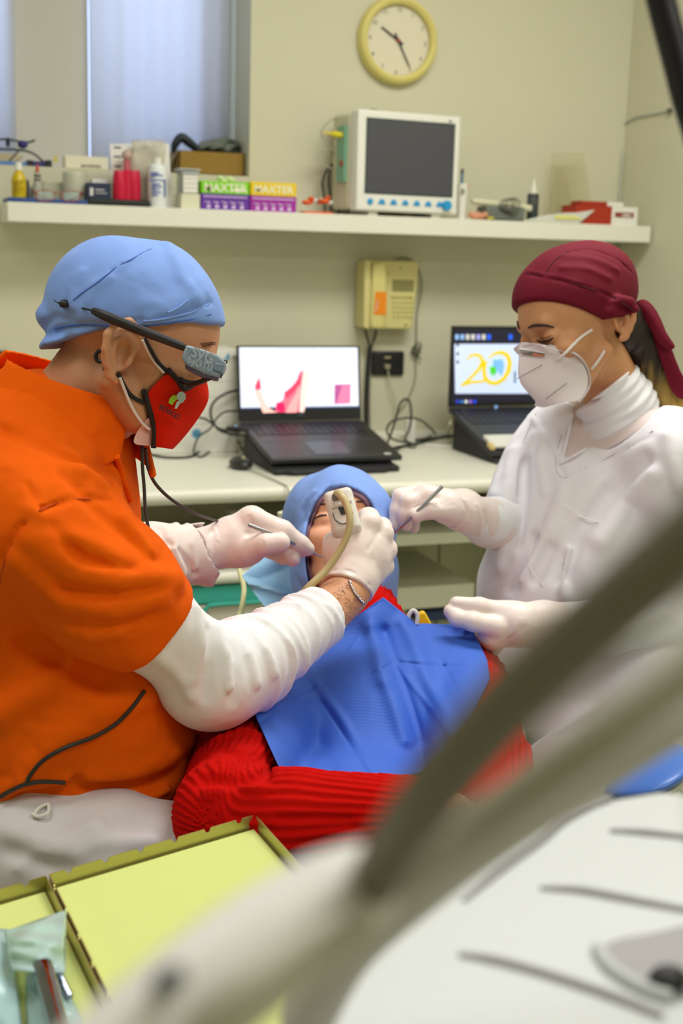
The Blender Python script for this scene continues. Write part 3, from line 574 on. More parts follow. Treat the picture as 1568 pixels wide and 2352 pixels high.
b = MB(); b.box(tuple(q(898, 684)-V(0, .0012, 0)), tuple(q(945, 681))); b.cyl(q(931, 747, Y-.001), q(931, 747, Y+.002), .004, n=12); b.cyl(q(920, 616, Y-.001), q(920, 616, Y+.002), .003, n=12); mk('screw_mark', b, mat('brown_ink', (130, 112, 60), .6), t)
o = W1(YW-.008)
wire('telephone_lead', [o(900, 602), o(925, 592), o(948, 600), o(962, 620), o(968, 660), o(958, 720), o(956, 775), o(955, 800)], .0022, grey_cable, 'grey lead running over the telephone and down its right side to a knot')
b = MB()
for k in range(6):
    c = o(955+math.cos(k)*4, 795+k*5); b.tube([c+V((.010+.002*(k % 3))*math.cos(a+k), -.004-.003*math.sin(a*2), (.012-.001*k)*math.sin(a+k*.7)) for a in np.linspace(0, 6.28, 10)[:-1]], .0016, 6, closed=True, smooth=3)
tag(mk('lead_knot', b, mat('dark_lead', 0)), 'tangled knot of grey lead hanging on the wall right of the black outlet', 'cable knot')
o = W1(YW-.006)
wire('telephone_lead', [o(953, 828), o(954, 860), o(948, 890), o(938, 912), o(925, 935), o(905, 955)], .002, grey_cable, 'grey lead falling from the knot towards the worktop')
# coiled cord
b = MB(); pts = []
cpath = [o(832, 722), o(836, 745), o(845, 780), o(850, 798)]
b.tube(cpath, .0024, 8); b.tube([o(864, 758), o(862, 772), o(855, 790), o(850, 799)], .0024, 8)
N = 300
for i in range(N):
    s = i/(N-1); px = 850-3*math.sin(s*3.1)-6*s; py = 798+s*182; a = i*2*math.pi/7.5
    c = onY(px, py, YW-.016); w_ = .0062+.0026*s; pts.append(c+V(w_*math.cos(a), w_*math.sin(a), 0))
b.tube(pts, .0020, 5, smooth=0)
tag(mk('coiled_cord', b, dblack), 'black coiled telephone cord hanging from the wall telephone', 'cord')
# ---- outlets
t = thing('wall_outlet', 'black multi-socket wall outlet below the telephone', 'outlet', onY(888, 862, YW))
b = MB(); q0 = onY(851, 862, YW); q1 = onY(926, 806, YW); b.box((q0[0], YW-.012, q0[2]), (q1[0], YW, q1[2])); mk('cover_plate', b, black, t, bevel=.006)
b = MB(); p = onY(890, 821, YW-.013); b.box((p[0]-.010, YW-.0135, p[2]-.002), (p[0]+.010, YW-.011, p[2]+.002)); mk('switch_mark', b, mat('beige_mark', (200, 190, 150), .5), t)
b = MB(); p = onY(888, 842, YW-.02); b.box((p[0]-.008, YW-.03, p[2]-.007), (p[0]+.008, YW-.01, p[2]+.007)); mk('plug', b, mat('grey_plug', (150, 146, 116), .5), t, bevel=.002)
o = W1(YW-.02)
wire('outlet_lead', [o(889, 844), o(893, 865), o(897, 890), o(906, 915), o(911, 940), o(905, 958)], .0022, mat('pale_cable', 0), 'pale lead plugged into the black outlet below the telephone')
for (a, c, lab) in (((-12, 806), (18, 866), 'black wall outlet at the left edge of the picture'), ((458, 940), (478, 905), 'black wall outlet half hidden behind the red face mask')):
    q0 = onY(a[0], max(a[1], c[1]), YW); q1 = onY(c[0], min(a[1], c[1]), YW); b = MB(); b.box((q0[0], YW-.012, q0[2]), (q1[0], YW, q1[2])); tag(mk('wall_outlet', b, black, bevel=.004), lab, 'outlet')
# ---- counter, backsplash, cabinet carcass
b = MB(); b.box((-1.2, YC+.012, ZCo-.035), (XR-.001, YW, ZCo)); b.tube([(-1.2, YC+.0175, ZCo-.0175), (XR-.001, YC+.0175, ZCo-.0175)], .0176, 20, smooth=0); tag(mk('worktop', b, m_white), 'long white worktop with a rounded front edge along the back wall', 'worktop')
b = MB(); b.box((-1.2, YW-.022, ZCo), (XR-.001, YW, ZCo+.022)); struct('trim_2', b, m_white, bevel=.004)
m_car = mat('carcass_laminate', (214, 214, 182), .6)
m_shelf = mat('inner_shelf', (230, 230, 210), .5)
t = thing('base_cabinet', 'open white base cabinet with shelves under the worktop', 'cabinet', (1.2, 3.2, 0))
Yc0 = 3.0
b = MB(); b.box((-1.2, YW-.07, .08), (XR-.002, YW-.05, ZCo-.036)); mk('back_panel', b, m_car, t)
b = MB(); b.box((1.81, Yc0, .0), (1.83, YW-.07, ZCo-.036)); mk('side_panel', b, m_car, t)
zA = onY(1000, 1250, 3.05)[2]; b = MB(); b.box((1.02, 3.05, zA), (1.81, YW-.07, zA+.03)); mk('shelf', b, m_shelf, t, bevel=.001)
zB = onY(1000, 1395, 3.18)[2]; x1 = onY(1065, 1380, 3.18)[0]; b = MB(); b.box((1.02, 3.18, zB), (x1+.03, YW-.07, zB+.062)); mk('drawer_box', b, m_shelf, t, bevel=.001)
b = MB(); b.box((1.02, 3.10, .10), (1.81, YW-.07, .12)); mk('bottom_shelf', b, m_shelf, t)
# darker seam strips on the back panel
b = MB(); p = onY(1008, 1280, YW-.072)[0]; b.box((p-.0025, YW-.0725, .1), (p+.0025, YW-.07, ZCo-.04)); p = onY(667, 1160, YW-.072)[0]; b.box((p-.0025, YW-.0725, .1), (p+.0025, YW-.07, ZCo-.04)); mk('panel_joint', b, mat('joint_dark', (120, 120, 88), .8), t)
# things on the bottom of the cabinet, right
b = MB(); q = onY(1010, 1412, 3.2); b.box((q[0]-.07, 3.2, q[2]-.02), (q[0]+.10, 3.28, q[2]+.012)); o_ = tag(mk('navy_pouch', b, mat('navy_pouch', (52, 66, 104), .7), bevel=.01), 'dark blue pouch under the lower drawer box of the cabinet', 'pouch')
# ---- drawer cart left
t = thing('drawer_cart', 'white-topped drawer cart with a teal drawer under the worktop', 'cart', (.74, 3.1, 0))
cz = .585; q0 = onZ(560, 1331, cz-.02); Yk = q0[1]-.0; xk0, xk1 = .42, .985
teal = mat('teal_laminate', (56, 170, 152), .5)
b = MB(); b.box((xk0, Yk+.012, cz-.03), (xk1, 3.57, cz)); b.tube([(xk0, Yk+.014, cz-.015), (xk1, Yk+.014, cz-.015)], .015, 14, smooth=0); mk('cart_top', b, m_white, t)
b = MB(); b.box((xk0+.01, Yk+.03, .05), (xk1-.01, 3.5, cz-.031)); mk('body', b, m_white, t)
zt0 = onY(500, 1345, Yk+.02)[2]; zt1 = onY(500, 1383, Yk+.02)[2]
b = MB(); b.box((xk0+.01, Yk+.012, zt1), (xk1-.01, Yk+.03, zt0)); d_ = mk('drawer_front', b, teal, t, bevel=.002)
b = MB(); xg = onY(480, 1395, Yk)[0]; b.tube([V(xg-.10, Yk+.01, zt1-.018), V(xg-.02, Yk+.008, zt1-.020), V(xg, Yk+.008, zt1-.006), V(xg+.02, Yk+.008, zt1-.003), V(xk1-.02, Yk+.008, zt1-.003)], .005, 10); mk('drawer_handle', b, teal, t)
b = MB(); b.box((xk0+.01, Yk+.014, .28), (xk1-.01, Yk+.03, zt1-.004)); mk('drawer_front', b, mat('beige_drawer', (206, 202, 184), .5), t, bevel=.002)
b = MB(); b.box((xk0+.01, Yk+.014, .07), (xk1-.01, Yk+.03, .275)); mk('drawer_front', b, mat('beige_drawer', 0), t, bevel=.002)
b = MB(); q = onZ(545, 1200, cz); q = onY(545, 1200, 3.35); x = q[0]; b.box((x-.025, 3.33, cz), (x+.04, 3.40, onY(545, 1168, 3.36)[2])); tag(mk('white_canister', b, white_pl, bevel=.006), 'small white canister standing on the drawer cart behind the probe hand', 'canister')
# ---- white drawer box (panel) behind dentist on worktop
t = thing('paper_drawer_tower', 'white storage box with printed labels on the worktop left of the open laptop', 'storage box', (.8, 3.5, ZCo))
Yp = 3.45; zp = Z(480, 803, Yp); xp1 = X(547, Yp, 900)
b = MB(); b.box((.60, Yp, ZCo+.001), (xp1, Yp+.14, zp)); mk('box_body', b, mat('matt_white', (226, 226, 214), .6), t, bevel=.002)
b = MB()
for py in (828, 876, 912, 972): b.box((.60, Yp-.0006, Z(500, py, Yp)-.0006), (xp1, Yp, Z(500, py, Yp)+.0006))
mk('seam', b, mat('light_grey_line', (170, 172, 164), .6), t, smooth=0)
lb = mat('sky_blue_print', (90, 160, 200), .6)
b = MB(); p = onY(521, 820, Yp); b.box((p[0]-.009, Yp-.001, p[2]-.007), (p[0]+.007, Yp, p[2]-.002)); b.box((p[0]-.001, Yp-.001, p[2]-.003), (p[0]+.007, Yp, p[2]+.008)); p = onY(451, 996, Yp); b.cyl((p[0], Yp-.001, p[2]), (p[0], Yp, p[2]), .013, n=24); mk('logo', b, lb, t, smooth=0)
tx = MB(); tx.text('dtu', onY(539, 823, Yp-.0008), (1, 0, 0), (0, 0, 1), .012); tx.text('dtu', onY(451, 1000, Yp-.0014), (1, 0, 0), (0, 0, 1), .012); mk('lettering', tx, dk, t, smooth=0)
# ---- laptops
def laptop(name, label, x0, x1, Yh, zh, Yf, zf, ztop, lean, lbl, scr_img):
    t = thing(name, label, 'laptop', ((x0+x1)/2, (Yh+Yf)/2, ZCo+.001))
    u = V(0, Yf-Yh, zf-zh); L = np.linalg.norm(u); u /= L; n = V(0, -u[2], u[1])*-1
    if n[2] < 0: n = -n
    b = MB(); b.prism([V(x0, Yh, zh), V(x1, Yh, zh), V(x1, Yh, zh)+u*L, V(x0, Yh, zh)+u*L], -n*.014); mk('base', b, mat('graphite', (40, 40, 44), .4), t, bevel=.003)
    kb_ = MB(); W_ = x1-x0
    for r in range(6):
        for c in range(15):
            a = V(x0+.022+c*(W_-.044)/15, Yh, zh)+u*(.022+r*.0165)+n*.0002; w = (W_-.044)/15-.002
            kb_.prism([a, a+V(w, 0, 0), a+V(w, 0, 0)+u*.014, a+u*.014], n*.0015)
    mk('keyboard', kb_, mat('key_black', (34, 33, 44), .4), t, smooth=0)
    b = MB(); a = V((x0+x1)/2-.052, Yh, zh)+u*(L*.58)+n*.0003; b.prism([a, a+V(.10, 0, 0), a+V(.10, 0, 0)+u*(L*.34), a+u*(L*.34)], n*.0006); mk('touchpad', b, mat('pad_grey', (52, 54, 66), .3), t, smooth=0)
    b = MB()
    for kk in (.55, .95): a = V(x0+.02, Yh, zh)+u*(L*kk); b.prism([a, a+V(W_-.04, 0, 0), a+V(W_-.04, 0, 0)+u*.0015, a+u*.0015], n*.0009)
    mk('palm_rest_edge', b, mat('edge_grey', (104, 108, 120), .35), t, smooth=0)
    top = V(0, Yh+lean, ztop); h = ztop-zh; w = V(0, lean, h); w /= np.linalg.norm(w); m = V(0, -w[2], w[1]); Ls = math.hypot(lean, h)
    o3 = V(x0, Yh, zh)
    b = MB(); b.prism([o3, o3+V(W_, 0, 0), o3+V(W_, 0, 0)+w*Ls, o3+w*Ls], -m*.007); lid = mk('lid', b, black, t, bevel=.002)
    def S(uu, vv, off=.0008): return o3+V(uu*W_, 0, 0)+w*(vv*Ls)+m*off
    return t, S, u, n, o3, L
def scr_poly(b, S, pts, off): b.prism([S(p[0], p[1], off) for p in pts], S(0, 0, off+.0003)-S(0, 0, off))
def emit(name, rgb, e): return mat(name, rgb, .3, emit=e)
xl0, xl1 = .957, 1.312
t, S, u, n, o3, L = laptop('laptop', 'open laptop showing pink scan image on a white screen, standing on a cooling stand', xl0, xl1, 3.39, .893, 3.085, .838, 1.096, .03, '', 0)
b = MB(); scr_poly(b, S, [(.02, .17), (.98, .17), (.98, .975), (.02, .975)], .0006); mk('screen', b, emit('screen_white', (222, 228, 246), .62), t, smooth=0)
jag = random.Random(3)
def scan(pts, m, off, j=.006):
    b = MB(); scr_poly(b, S, [(x_+jag.uniform(-j, j), y_+jag.uniform(-j, j)) for x_, y_ in pts], off); mk('scan_image', b, m, t, smooth=0)
def sp(px, py):   # photo pixel on the screen -> screen uv
    x_ = (px-(549+(py-797)*.05))/(268+(py-797)*.06); return (x_, 1-(py-797)/166.0)
scan([sp(*p) for p in [(590, 885), (597, 868), (602, 872), (604, 895), (612, 915), (622, 935), (640, 944), (610, 944), (600, 925), (592, 905)]], emit('scan_pale', (240, 190, 180), .75), .0012)
scan([sp(*p) for p in [(590, 885), (598, 866), (602, 875), (603, 892), (592, 895)]], emit('scan_pink', (226, 60, 96), .75), .0016)
scan([sp(*p) for p in [(637, 944), (640, 925), (653, 918), (655, 900), (672, 886), (680, 875), (686, 856), (694, 850), (698, 870), (700, 905), (698, 944)]], emit('scan_rose', (232, 110, 130), .75), .0012)
scan([sp(*p) for p in [(694, 853), (706, 856), (708, 880), (706, 910), (700, 944), (690, 944), (692, 900)]], emit('scan_cream', (236, 206, 200), .75), .0014, .008)
scan([sp(*p) for p in [(637, 938), (640, 923), (656, 922), (660, 940), (650, 944)]], emit('scan_red', (232, 20, 90), .75), .0018)
scan([sp(*p) for p in [(660, 944), (668, 925), (680, 905), (688, 880), (690, 910), (684, 944)]], emit('scan_mid', (240, 160, 160), .75), .0018)
scan([sp(*p) for p in [(655, 900), (672, 888), (682, 874), (690, 856), (690, 880), (676, 900), (660, 915)]], emit('scan_pink', 0, 0), .002, .003)
for (pp, mm) in (([(767, 884), (803, 883), (806, 926), (770, 927)], emit('inset_mauve', (170, 80, 140), .7)), ([(785, 885), (801, 885), (804, 924), (775, 925)], emit('inset_pink', (222, 120, 160), .7))):
    scan([sp(*p) for p in pp], mm, .0012 if mm.name == 'inset_mauve' else .0016, .001)
b = MB()
scr_poly(b, S, [(.02, .165), (.98, .165), (.98, .185), (.02, .185)], .001); mk('taskbar', b, emit('taskbar_dark', (60, 80, 120), .6), t, smooth=0)
b = MB(); b.text('DELL', S(.5, .07, .001), (1, 0, 0), S(0, 1)-S(0, 0), .010, ext=.0002); mk('lid_logo', b, mat('edge_grey', 0), t, smooth=0)
b = MB(); a = V(xl1-.045, 3.39, .893)+u*(L*.93)+n*.0005; b.prism([a, a+V(.018, 0, 0), a+V(.018, 0, 0)+u*.01, a+u*.01], n*.0006); mk('sticker', b, white_pl, t, smooth=0)
b = MB(); scr_poly(b, S, [(.02, .93), (.14, .93), (.14, .935), (.02, .935)], .0009)
for k in range(9): scr_poly(b, S, [(.33+k*.035, .94), (.345+k*.035, .94), (.345+k*.035, .952), (.33+k*.035, .952)], .0009)
for (uu, vv) in ((.06, .82), (.12, .82), (.06, .75), (.12, .75), (.05, .62)): scr_poly(b, S, [(uu, vv), (uu+.012, vv), (uu+.012, vv+.015), (uu, vv+.015)], .0009)
mk('toolbar_icons', b, emit('icon_grey', (150, 160, 190), .6), t, smooth=0)
# cooling stand
t = thing('laptop_stand', 'black cooling stand under the laptop with the pink scan', 'stand', (1.13, 3.2, ZCo))
b = MB(); b.prism([V(.96, 3.06, ZCo+.001), V(.96, 3.35, ZCo+.001), V(.96, 3.35, ZCo+.066), V(.96, 3.10, .818), V(.96, 3.06, .815)], (.335, 0, 0)); mk('stand_body', b, dblack, t, bevel=.004)
b = MB(); b.prism([V(1.00, 3.045, ZCo+.001), V(1.25, 3.045, ZCo+.001), V(1.27, 3.062, ZCo+.001), V(.98, 3.062, ZCo+.001)], (0, 0, .012)); mk('front_lip', b, black, t, bevel=.003)
b = MB(); b.box((1.09, 3.0585, .809), (1.15, 3.061, .812)); mk('indicator_strip', b, mat('teal_led', (20, 90, 120), .4), t)
# mouse
t = thing('computer_mouse', 'black computer mouse on the worktop left of the laptop stand', 'mouse', onZ(560, 1085, ZCo))
q = onZ(560, 1080, ZCo); b = MB(); b.ell((q[0], q[1]+.03, ZCo+.012), (.029, .047, .019), nu=24, nv=14); b.v = [Vector((v.x, v.y, max(v.z, ZCo+.0005))) for v in b.v]; mk('shell', b, mat('mouse_black', (40, 40, 38), .35), t)
b = MB(); b.cyl((q[0]-.004, q[1]+.008, ZCo+.029), (q[0]+.004, q[1]+.008, ZCo+.029), .006); mk('scroll_wheel', b, mat('grey_plug', 0), t)
b = MB(); b.tube([V(q[0]+.006, q[1]-.016, ZCo+.006), V(q[0]+.03, 2.95, ZCo+.003), V(q[0]+.034, 2.897, ZCo-.004), V(q[0]+.036, 2.894, ZCo-.05), V(q[0]+.035, 2.90, ZCo-.13)], .0018, 8); mk('lead', b, grey_cable, t)
# laptop 2
xa, xb = 1.592, 1.93
t, S, u, n, o3, L = laptop('laptop', 'open laptop with a yellow number 20 on its screen behind the assistant', xa, xb, 3.42, .920, 3.13, .832, 1.153, .0, '', 0)
H2 = 1.153-.920
def u2(px, py): q = onY(px, py, 3.419); return ((q[0]-xa)/(xb-xa), (q[2]-.920)/H2)
def sc(pl, m, off, nm='screen_graphic'):
    b = MB(); scr_poly(b, S, [u2(*p) for p in pl], off); mk(nm, b, m, t, smooth=0)
b = MB(); scr_poly(b, S, [(.03, .06), (.97, .06), (.97, .96), (.03, .96)], .0006); mk('screen', b, emit('desktop_dark', (28, 28, 48), .35), t, smooth=0)
sc([(1043, 790), (1236, 790), (1238, 904), (1045, 904)], emit('desktop_paper', (196, 210, 240), .58), .0009, 'wallpaper')
yel = emit('yellow_twenty', (216, 192, 12), .62)
def stroke(pp, wid, off):
    for i in range(len(pp)-1):
        a, c = np.array(pp[i], float), np.array(pp[i+1], float); d = c-a; d /= np.linalg.norm(d); nn = V(-d[1], d[0]); a = a-d*.8; c = c+d*.8
        sc([a+nn*wid[i], c+nn*wid[i+1], c-nn*wid[i+1], a-nn*wid[i]], yel, off+.00005*i, 'numeral_stroke')
stroke([(1072, 826), (1082, 816), (1096, 815), (1106, 822), (1107, 834), (1098, 850), (1080, 868), (1058, 886)], [2, 3, 4, 4, 4.5, 4, 3.5, 2], .0014)
stroke([(1058, 886), (1080, 878), (1106, 876), (1120, 872)], [2, 3.5, 3, 2], .0020)
stroke([(1122, 822), (1134, 812), (1150, 809), (1164, 815), (1170, 832), (1167, 852), (1156, 870), (1140, 880), (1124, 879), (1113, 868), (1110, 850), (1113, 832), (1117, 829)], [2, 3, 4.5, 4.5, 5, 5, 4.5, 4.5, 4.5, 4.5, 4.5, 4, 2], .0024)
sc([(1131, 826), (1153, 825), (1157, 840), (1152, 862), (1147, 860), (1143, 850), (1138, 858), (1131, 848)], emit('tooth_blue', (112, 170, 232), .7), .0034, 'tooth_mark')
sc([(1123, 842), (1136, 841), (1139, 850), (1134, 864), (1130, 858), (1126, 862)], emit('tooth_green', (70, 190, 40), .7), .0038, 'tooth_mark')
for i in range(8):
    px = 1049+i*12.3 if i < 7 else 1172
    sc([(px-4, 768), (px+4, 768), (px+4, 780), (px-4, 780)], emit(['icon_cyan', 'icon_cyan', 'icon_white', 'icon_white', 'icon_lav', 'icon_white', 'icon_blue', 'icon_blue'][i], [(130, 170, 220), (130, 170, 220), (190, 190, 190), (190, 190, 190), (150, 150, 220), (190, 190, 190), (30, 90, 230), (90, 120, 235)][i], .7), .001, 'desktop_icon')
for i, c in enumerate([(40, 60, 200), (30, 110, 190), (210, 220, 220), (150, 100, 210), (20, 70, 230)]):
    px = 1050+i*10; sc([(px-3, 919), (px+3, 919), (px+3, 926), (px-3, 926)], emit('task_icon%d' % i, c, .7), .001, 'taskbar_icon')
for py in (792, 812, 831): sc([(1048, py-3), (1053, py-3), (1053, py+4), (1048, py+4)], dk, .0014, 'desktop_icon')
sc([(1180, 853), (1184, 853), (1184, 880), (1180, 880)], emit('tealtxt', (20, 80, 90), .5), .0014, 'screen_graphic')
b = MB(); b.text('S', S(*u2(1182, 846), .0014), (1, 0, 0), (0, 0, 1), .016, ext=.0001); mk('screen_lettering', b, emit('icon_cyan', 0, 0), t, smooth=0)
b = MB(); b.cyl(S(.42, 0)+V(0, -.02, -.002), S(.42, 0)+V(0, -.022, .004), .004, n=12); mk('power_button', b, emit('icon_cyan', 0, 0), t)
t = thing('laptop_stand', 'black wedge stand under the laptop behind the assistant', 'stand', (1.75, 3.2, ZCo))
b = MB(); b.prism([V(1.60, 3.12, ZCo+.001), V(1.60, 3.40, ZCo+.001), V(1.60, 3.40, .895), V(1.60, 3.13, .813)], (.32, 0, 0)); mk('stand_body', b, dblack, t, bevel=.003)
t = thing('card_reader', 'white card reader with a tan plug resting on the laptop palm rest', 'card reader', (1.63, 3.16, .84))
b = MB(); A0 = V(1.602, 3.42, .920)+u*(L-.085)+n*.001; b.prism([A0, A0+V(.10, 0, 0), A0+V(.10, 0, 0)+u*.07, A0+u*.07], n*.012); mk('body', b, white_pl, t, bevel=.002)
b = MB(); A1 = A0+u*.07+n*.001; b.prism([A1, A1+V(.10, 0, 0), A1+V(.10, 0, 0)+u*.002, A1+u*.002], n*.004); mk('slot', b, black, t)
b = MB(); A1 = A0+u*.05+V(-.012, 0, 0)+n*.002; b.prism([A1, A1+V(.014, 0, 0), A1+V(.014, 0, 0)+u*.03, A1+u*.03], n*.012); mk('plug', b, mat('tan_plug', (214, 190, 130), .5), t, bevel=.002)
# ---- worktop cables
zc = ZCo+.004
def wc(lbl, pts, r=.003, m=cable_m, nm='power_cable'):
    return wire(nm, pts, r, m, lbl)
oz = lambda px, py, h=0: onZ(px, py, zc+h)
oy = lambda px, py, Y: onY(px, py, Y)
wc('black cable arching up between the outlet and the laptop on the right', [oz(862, 1040), oy(885, 1025, 3.4), oy(905, 975, 3.45), oy(920, 925, 3.5), oy(938, 919, 3.5), oy(944, 950, 3.5), oy(940, 985, 3.5), oz(930, 1010), oz(950, 1020)], .0034)
wc('black cable curling low beside the white adaptor', [oz(944, 1018), oy(905, 1010, 3.35), oy(888, 990, 3.35), oy(900, 968, 3.4), oy(935, 960, 3.4), oy(965, 965, 3.45), oy(990, 985, 3.45), oz(1000, 998)], .003)
wc('thick black cable lying along the worktop towards the right laptop', [oz(855, 1040), oz(900, 1030), oz(960, 1018), oz(1010, 1005), oz(1060, 1000)], .0042)
wc('second thick black cable lying behind the first towards the right laptop', [oz(930, 1012), oz(975, 1008), oz(1015, 990), oz(1050, 978), oy(1066, 955, 3.5)], .004)
wc('thin black cable lying in front of the thick cables right of the left laptop', [oz(862, 1048), oz(905, 1038), oz(925, 1025), oz(950, 1028), oz(958, 1018)], .002)
wc('pale cable looping down beside the right laptop', [oy(1040, 960, 3.45), oy(1032, 975, 3.4), oz(1030, 1000), oz(1040, 1018), oz(1062, 1022), oz(1085, 1028)], .0032, mat('pale_cable', 0))
wc('white cable running flat from the card reader to the left', [oz(1085, 1030), oz(1040, 1026), oz(1000, 1024), oz(975, 1022)], .0035, white_pl)
b = MB(); q = oz(943, 1012); b.box((q[0]-.014, q[1], zc-.004), (q[0]+.014, q[1]+.02, oy(943, 965, q[1])[2])); tag(mk('usb_adaptor', b, white_pl, bevel=.002), 'upright white adaptor among the black cables on the worktop', 'adaptor')
wc('black cable sweeping in a wide loop left of the left laptop', [oy(556, 895, 3.44), oy(520, 903, 3.42), oy(490, 925, 3.4), oy(484, 955, 3.38), oy(500, 985, 3.36), oy(530, 997, 3.34), oy(560, 1000, 3.32)], .0036)
wc('thin black cable from behind the left laptop to its side port', [oy(560, 945, 3.42), oy(520, 945, 3.4), oy(498, 960, 3.38), oy(482, 985, 3.36), oy(455, 1005, 3.36), oz(445, 1040), oz(465, 1048), oz(500, 1020)], .0026)
wc('black cable running behind the red face mask to the laptop hub', [oy(420, 955, 3.4), oy(470, 962, 3.38), oy(505, 985, 3.36), oy(545, 990, 3.34)], .003)
wc('black cable lying from the cable box to the left along the worktop', [oz(285, 1036), oz(330, 1040), oz(380, 1050), oz(440, 1048), oz(462, 1030)], .0034)
wc('thin dark cable from the cable box to the left laptop', [oz(487, 1008), oz(510, 1000), oy(540, 995, 3.3), oy(570, 985, 3.3)], .0028)
wc('second dark cable lying left of the mouse', [oz(285, 1052), oz(305, 1052), oz(325, 1042)], .003)
wc('thin wire tangle under the left edge of the laptop', [oz(505, 1022), oz(530, 1022), oz(545, 1010), oz(560, 1040), oz(575, 1050)], .0018)
wc('thin wire curling up beside the laptop stand', [oz(545, 1040), oz(540, 1005), oz(555, 1025), oz(572, 1035)], .0018)
b = MB(); q0, q1 = oz(462, 1028, .01), oz(492, 1002, .01); b.tube([q0, q0*.8+q1*.2, q0*.2+q1*.8, q1], [.007, .011, .011, .007], 8, smooth=0); tag(mk('cable_transformer', b, black, bevel=.002), 'small black in-line cable box on the worktop left of the laptop', 'transformer')
b = MB(); q = oy(540, 985, 3.33); b.box(tuple(q-V(.02, .01, .006)), tuple(q+V(.035, .02, .006))); b2 = tag(mk('laptop_hub', b, black, bevel=.003), 'small black hub with a blue light plugged in at the laptop left side', 'hub')
b = MB(); b.cyl(oy(541, 978, 3.318), oy(541, 978, 3.314), .0022, n=10); o2 = mk('hub_light', b, emit('icon_cyan', 0, 0), b2)
# ================================================================ IMPLICIT SURFACES -> MESH
def pxs(p):
    v = p-cC; d = v@cF; return 784+FPX*(v@cR)/d, 1176-FPX*(v@cU)/d, d
def cap(a, b, ra, rb=None):
    a = np.array(a, float); b = np.array(b, float); rb = ra if rb is None else rb; ab = b-a; L = ab@ab+1e-12
    def f(p):
        q = p-a; t = np.clip(q@ab/L, 0, 1); return np.linalg.norm(q-t[:, None]*ab, axis=1)-(ra+(rb-ra)*t)
    return f
def chain(pts, rs, k=.008): 
    fs = [cap(pts[i], pts[i+1], rs[i], rs[i+1]) for i in range(len(pts)-1)]
    return un(k, *fs)
def ell(c, r, A=None):
    c = np.array(c, float); A = np.eye(3) if A is None else np.array(A, float); r = np.array(r, float)
    def f(p):
        q = (p-c)@A.T; k0 = np.linalg.norm(q/r, axis=1); k1 = np.linalg.norm(q/(r*r), axis=1)+1e-9
        return k0*(k0-1)/k1
    return f
def rbox(c, h, rad, A=None):
    c = np.array(c, float); A = np.eye(3) if A is None else np.array(A, float); h = np.array(h, float)-rad
    def f(p):
        q = np.abs((p-c)@A.T)-h
        return np.linalg.norm(np.maximum(q, 0), axis=1)+np.minimum(q.max(axis=1), 0)-rad
    return f
def smin(a, b, k):
    if k <= 0: return np.minimum(a, b)
    h = np.maximum(k-np.abs(a-b), 0)/k; return np.minimum(a, b)-h*h*k*.25
def un(k, *fs):
    def f(p):
        d = fs[0](p)
        for g in fs[1:]: d = smin(d, g(p), k)
        return d
    return f
def sub(f, g, k=.004): return lambda p: -smin(-f(p), g(p), k)
def inter(f, g, k=.002): return lambda p: -smin(-f(p), -g(p), k)
def bnd(f, c, R):
    """evaluate f only near a bounding sphere; elsewhere its distance stands in"""
    c = np.array(c, float)
    def g(p):
        d = np.linalg.norm(p-c, axis=1)-R; out = d+.03; m = d < .05
        if m.any(): out[m] = f(p[m])
        return out
    return g
def off(f, o): return lambda p: f(p)-o
def seg_d(p, pts):
    best = None; pts = [np.array(q, float) for q in pts]
    for i in range(len(pts)-1):
        a = pts[i]; ab = pts[i+1]-a; q = p-a; t = np.clip(q@ab/(ab@ab+1e-12), 0, 1)
        d = np.linalg.norm(q-t[:, None]*ab, axis=1); best = d if best is None else np.minimum(best, d)
    return best
FB = [1.0, 1.0]
def folds(f, lst):
    """lst: (points, amplitude, width): ridges (amp>0) or creases (amp<0) along surface lines"""
    lst = [(q[0], q[1]*FB[0], q[2]*FB[1]) for q in lst if len(q[0]) > 1]
    def g(p):
        d = f(p)
        for pts, amp, w in lst: d = d-amp*np.exp(-(seg_d(p, pts)/w)**2)
        return d
    return g
def wob(f, amp, fr, seed=0):
    r = np.random.RandomState(seed); D = r.randn(5, 3); D /= np.linalg.norm(D, axis=1)[:, None]; ph = r.rand(5)*6.28; sc = fr*(.7+r.rand(5))
    def g(p):
        s = 0; 
        for i in range(5): s = s+np.sin((p@D[i])*sc[i]+ph[i]+1.2*np.sin((p@D[(i+2) % 5])*sc[i]*.6))
        return f(p)-amp*s/2.2
    return g
def lip(p, poly):   # signed distance (px) to a 2-D polygon; negative inside
    x, y = p; d = np.full(x.shape, 1e9); ins = np.zeros(x.shape, bool); n = len(poly)
    for i in range(n):
        x0, y0 = poly[i]; x1, y1 = poly[(i+1) % n]; ex, ey = x1-x0, y1-y0
        t = np.clip(((x-x0)*ex+(y-y0)*ey)/(ex*ex+ey*ey+1e-9), 0, 1)
        d = np.minimum(d, np.hypot(x-x0-t*ex, y-y0-t*ey))
        c = ((y0 > y) != (y1 > y)) & (x < (x1-x0)*(y-y0)/((y1-y0) if y1 != y0 else 1e-9)+x0); ins ^= c
    return np.where(ins, -d, d)
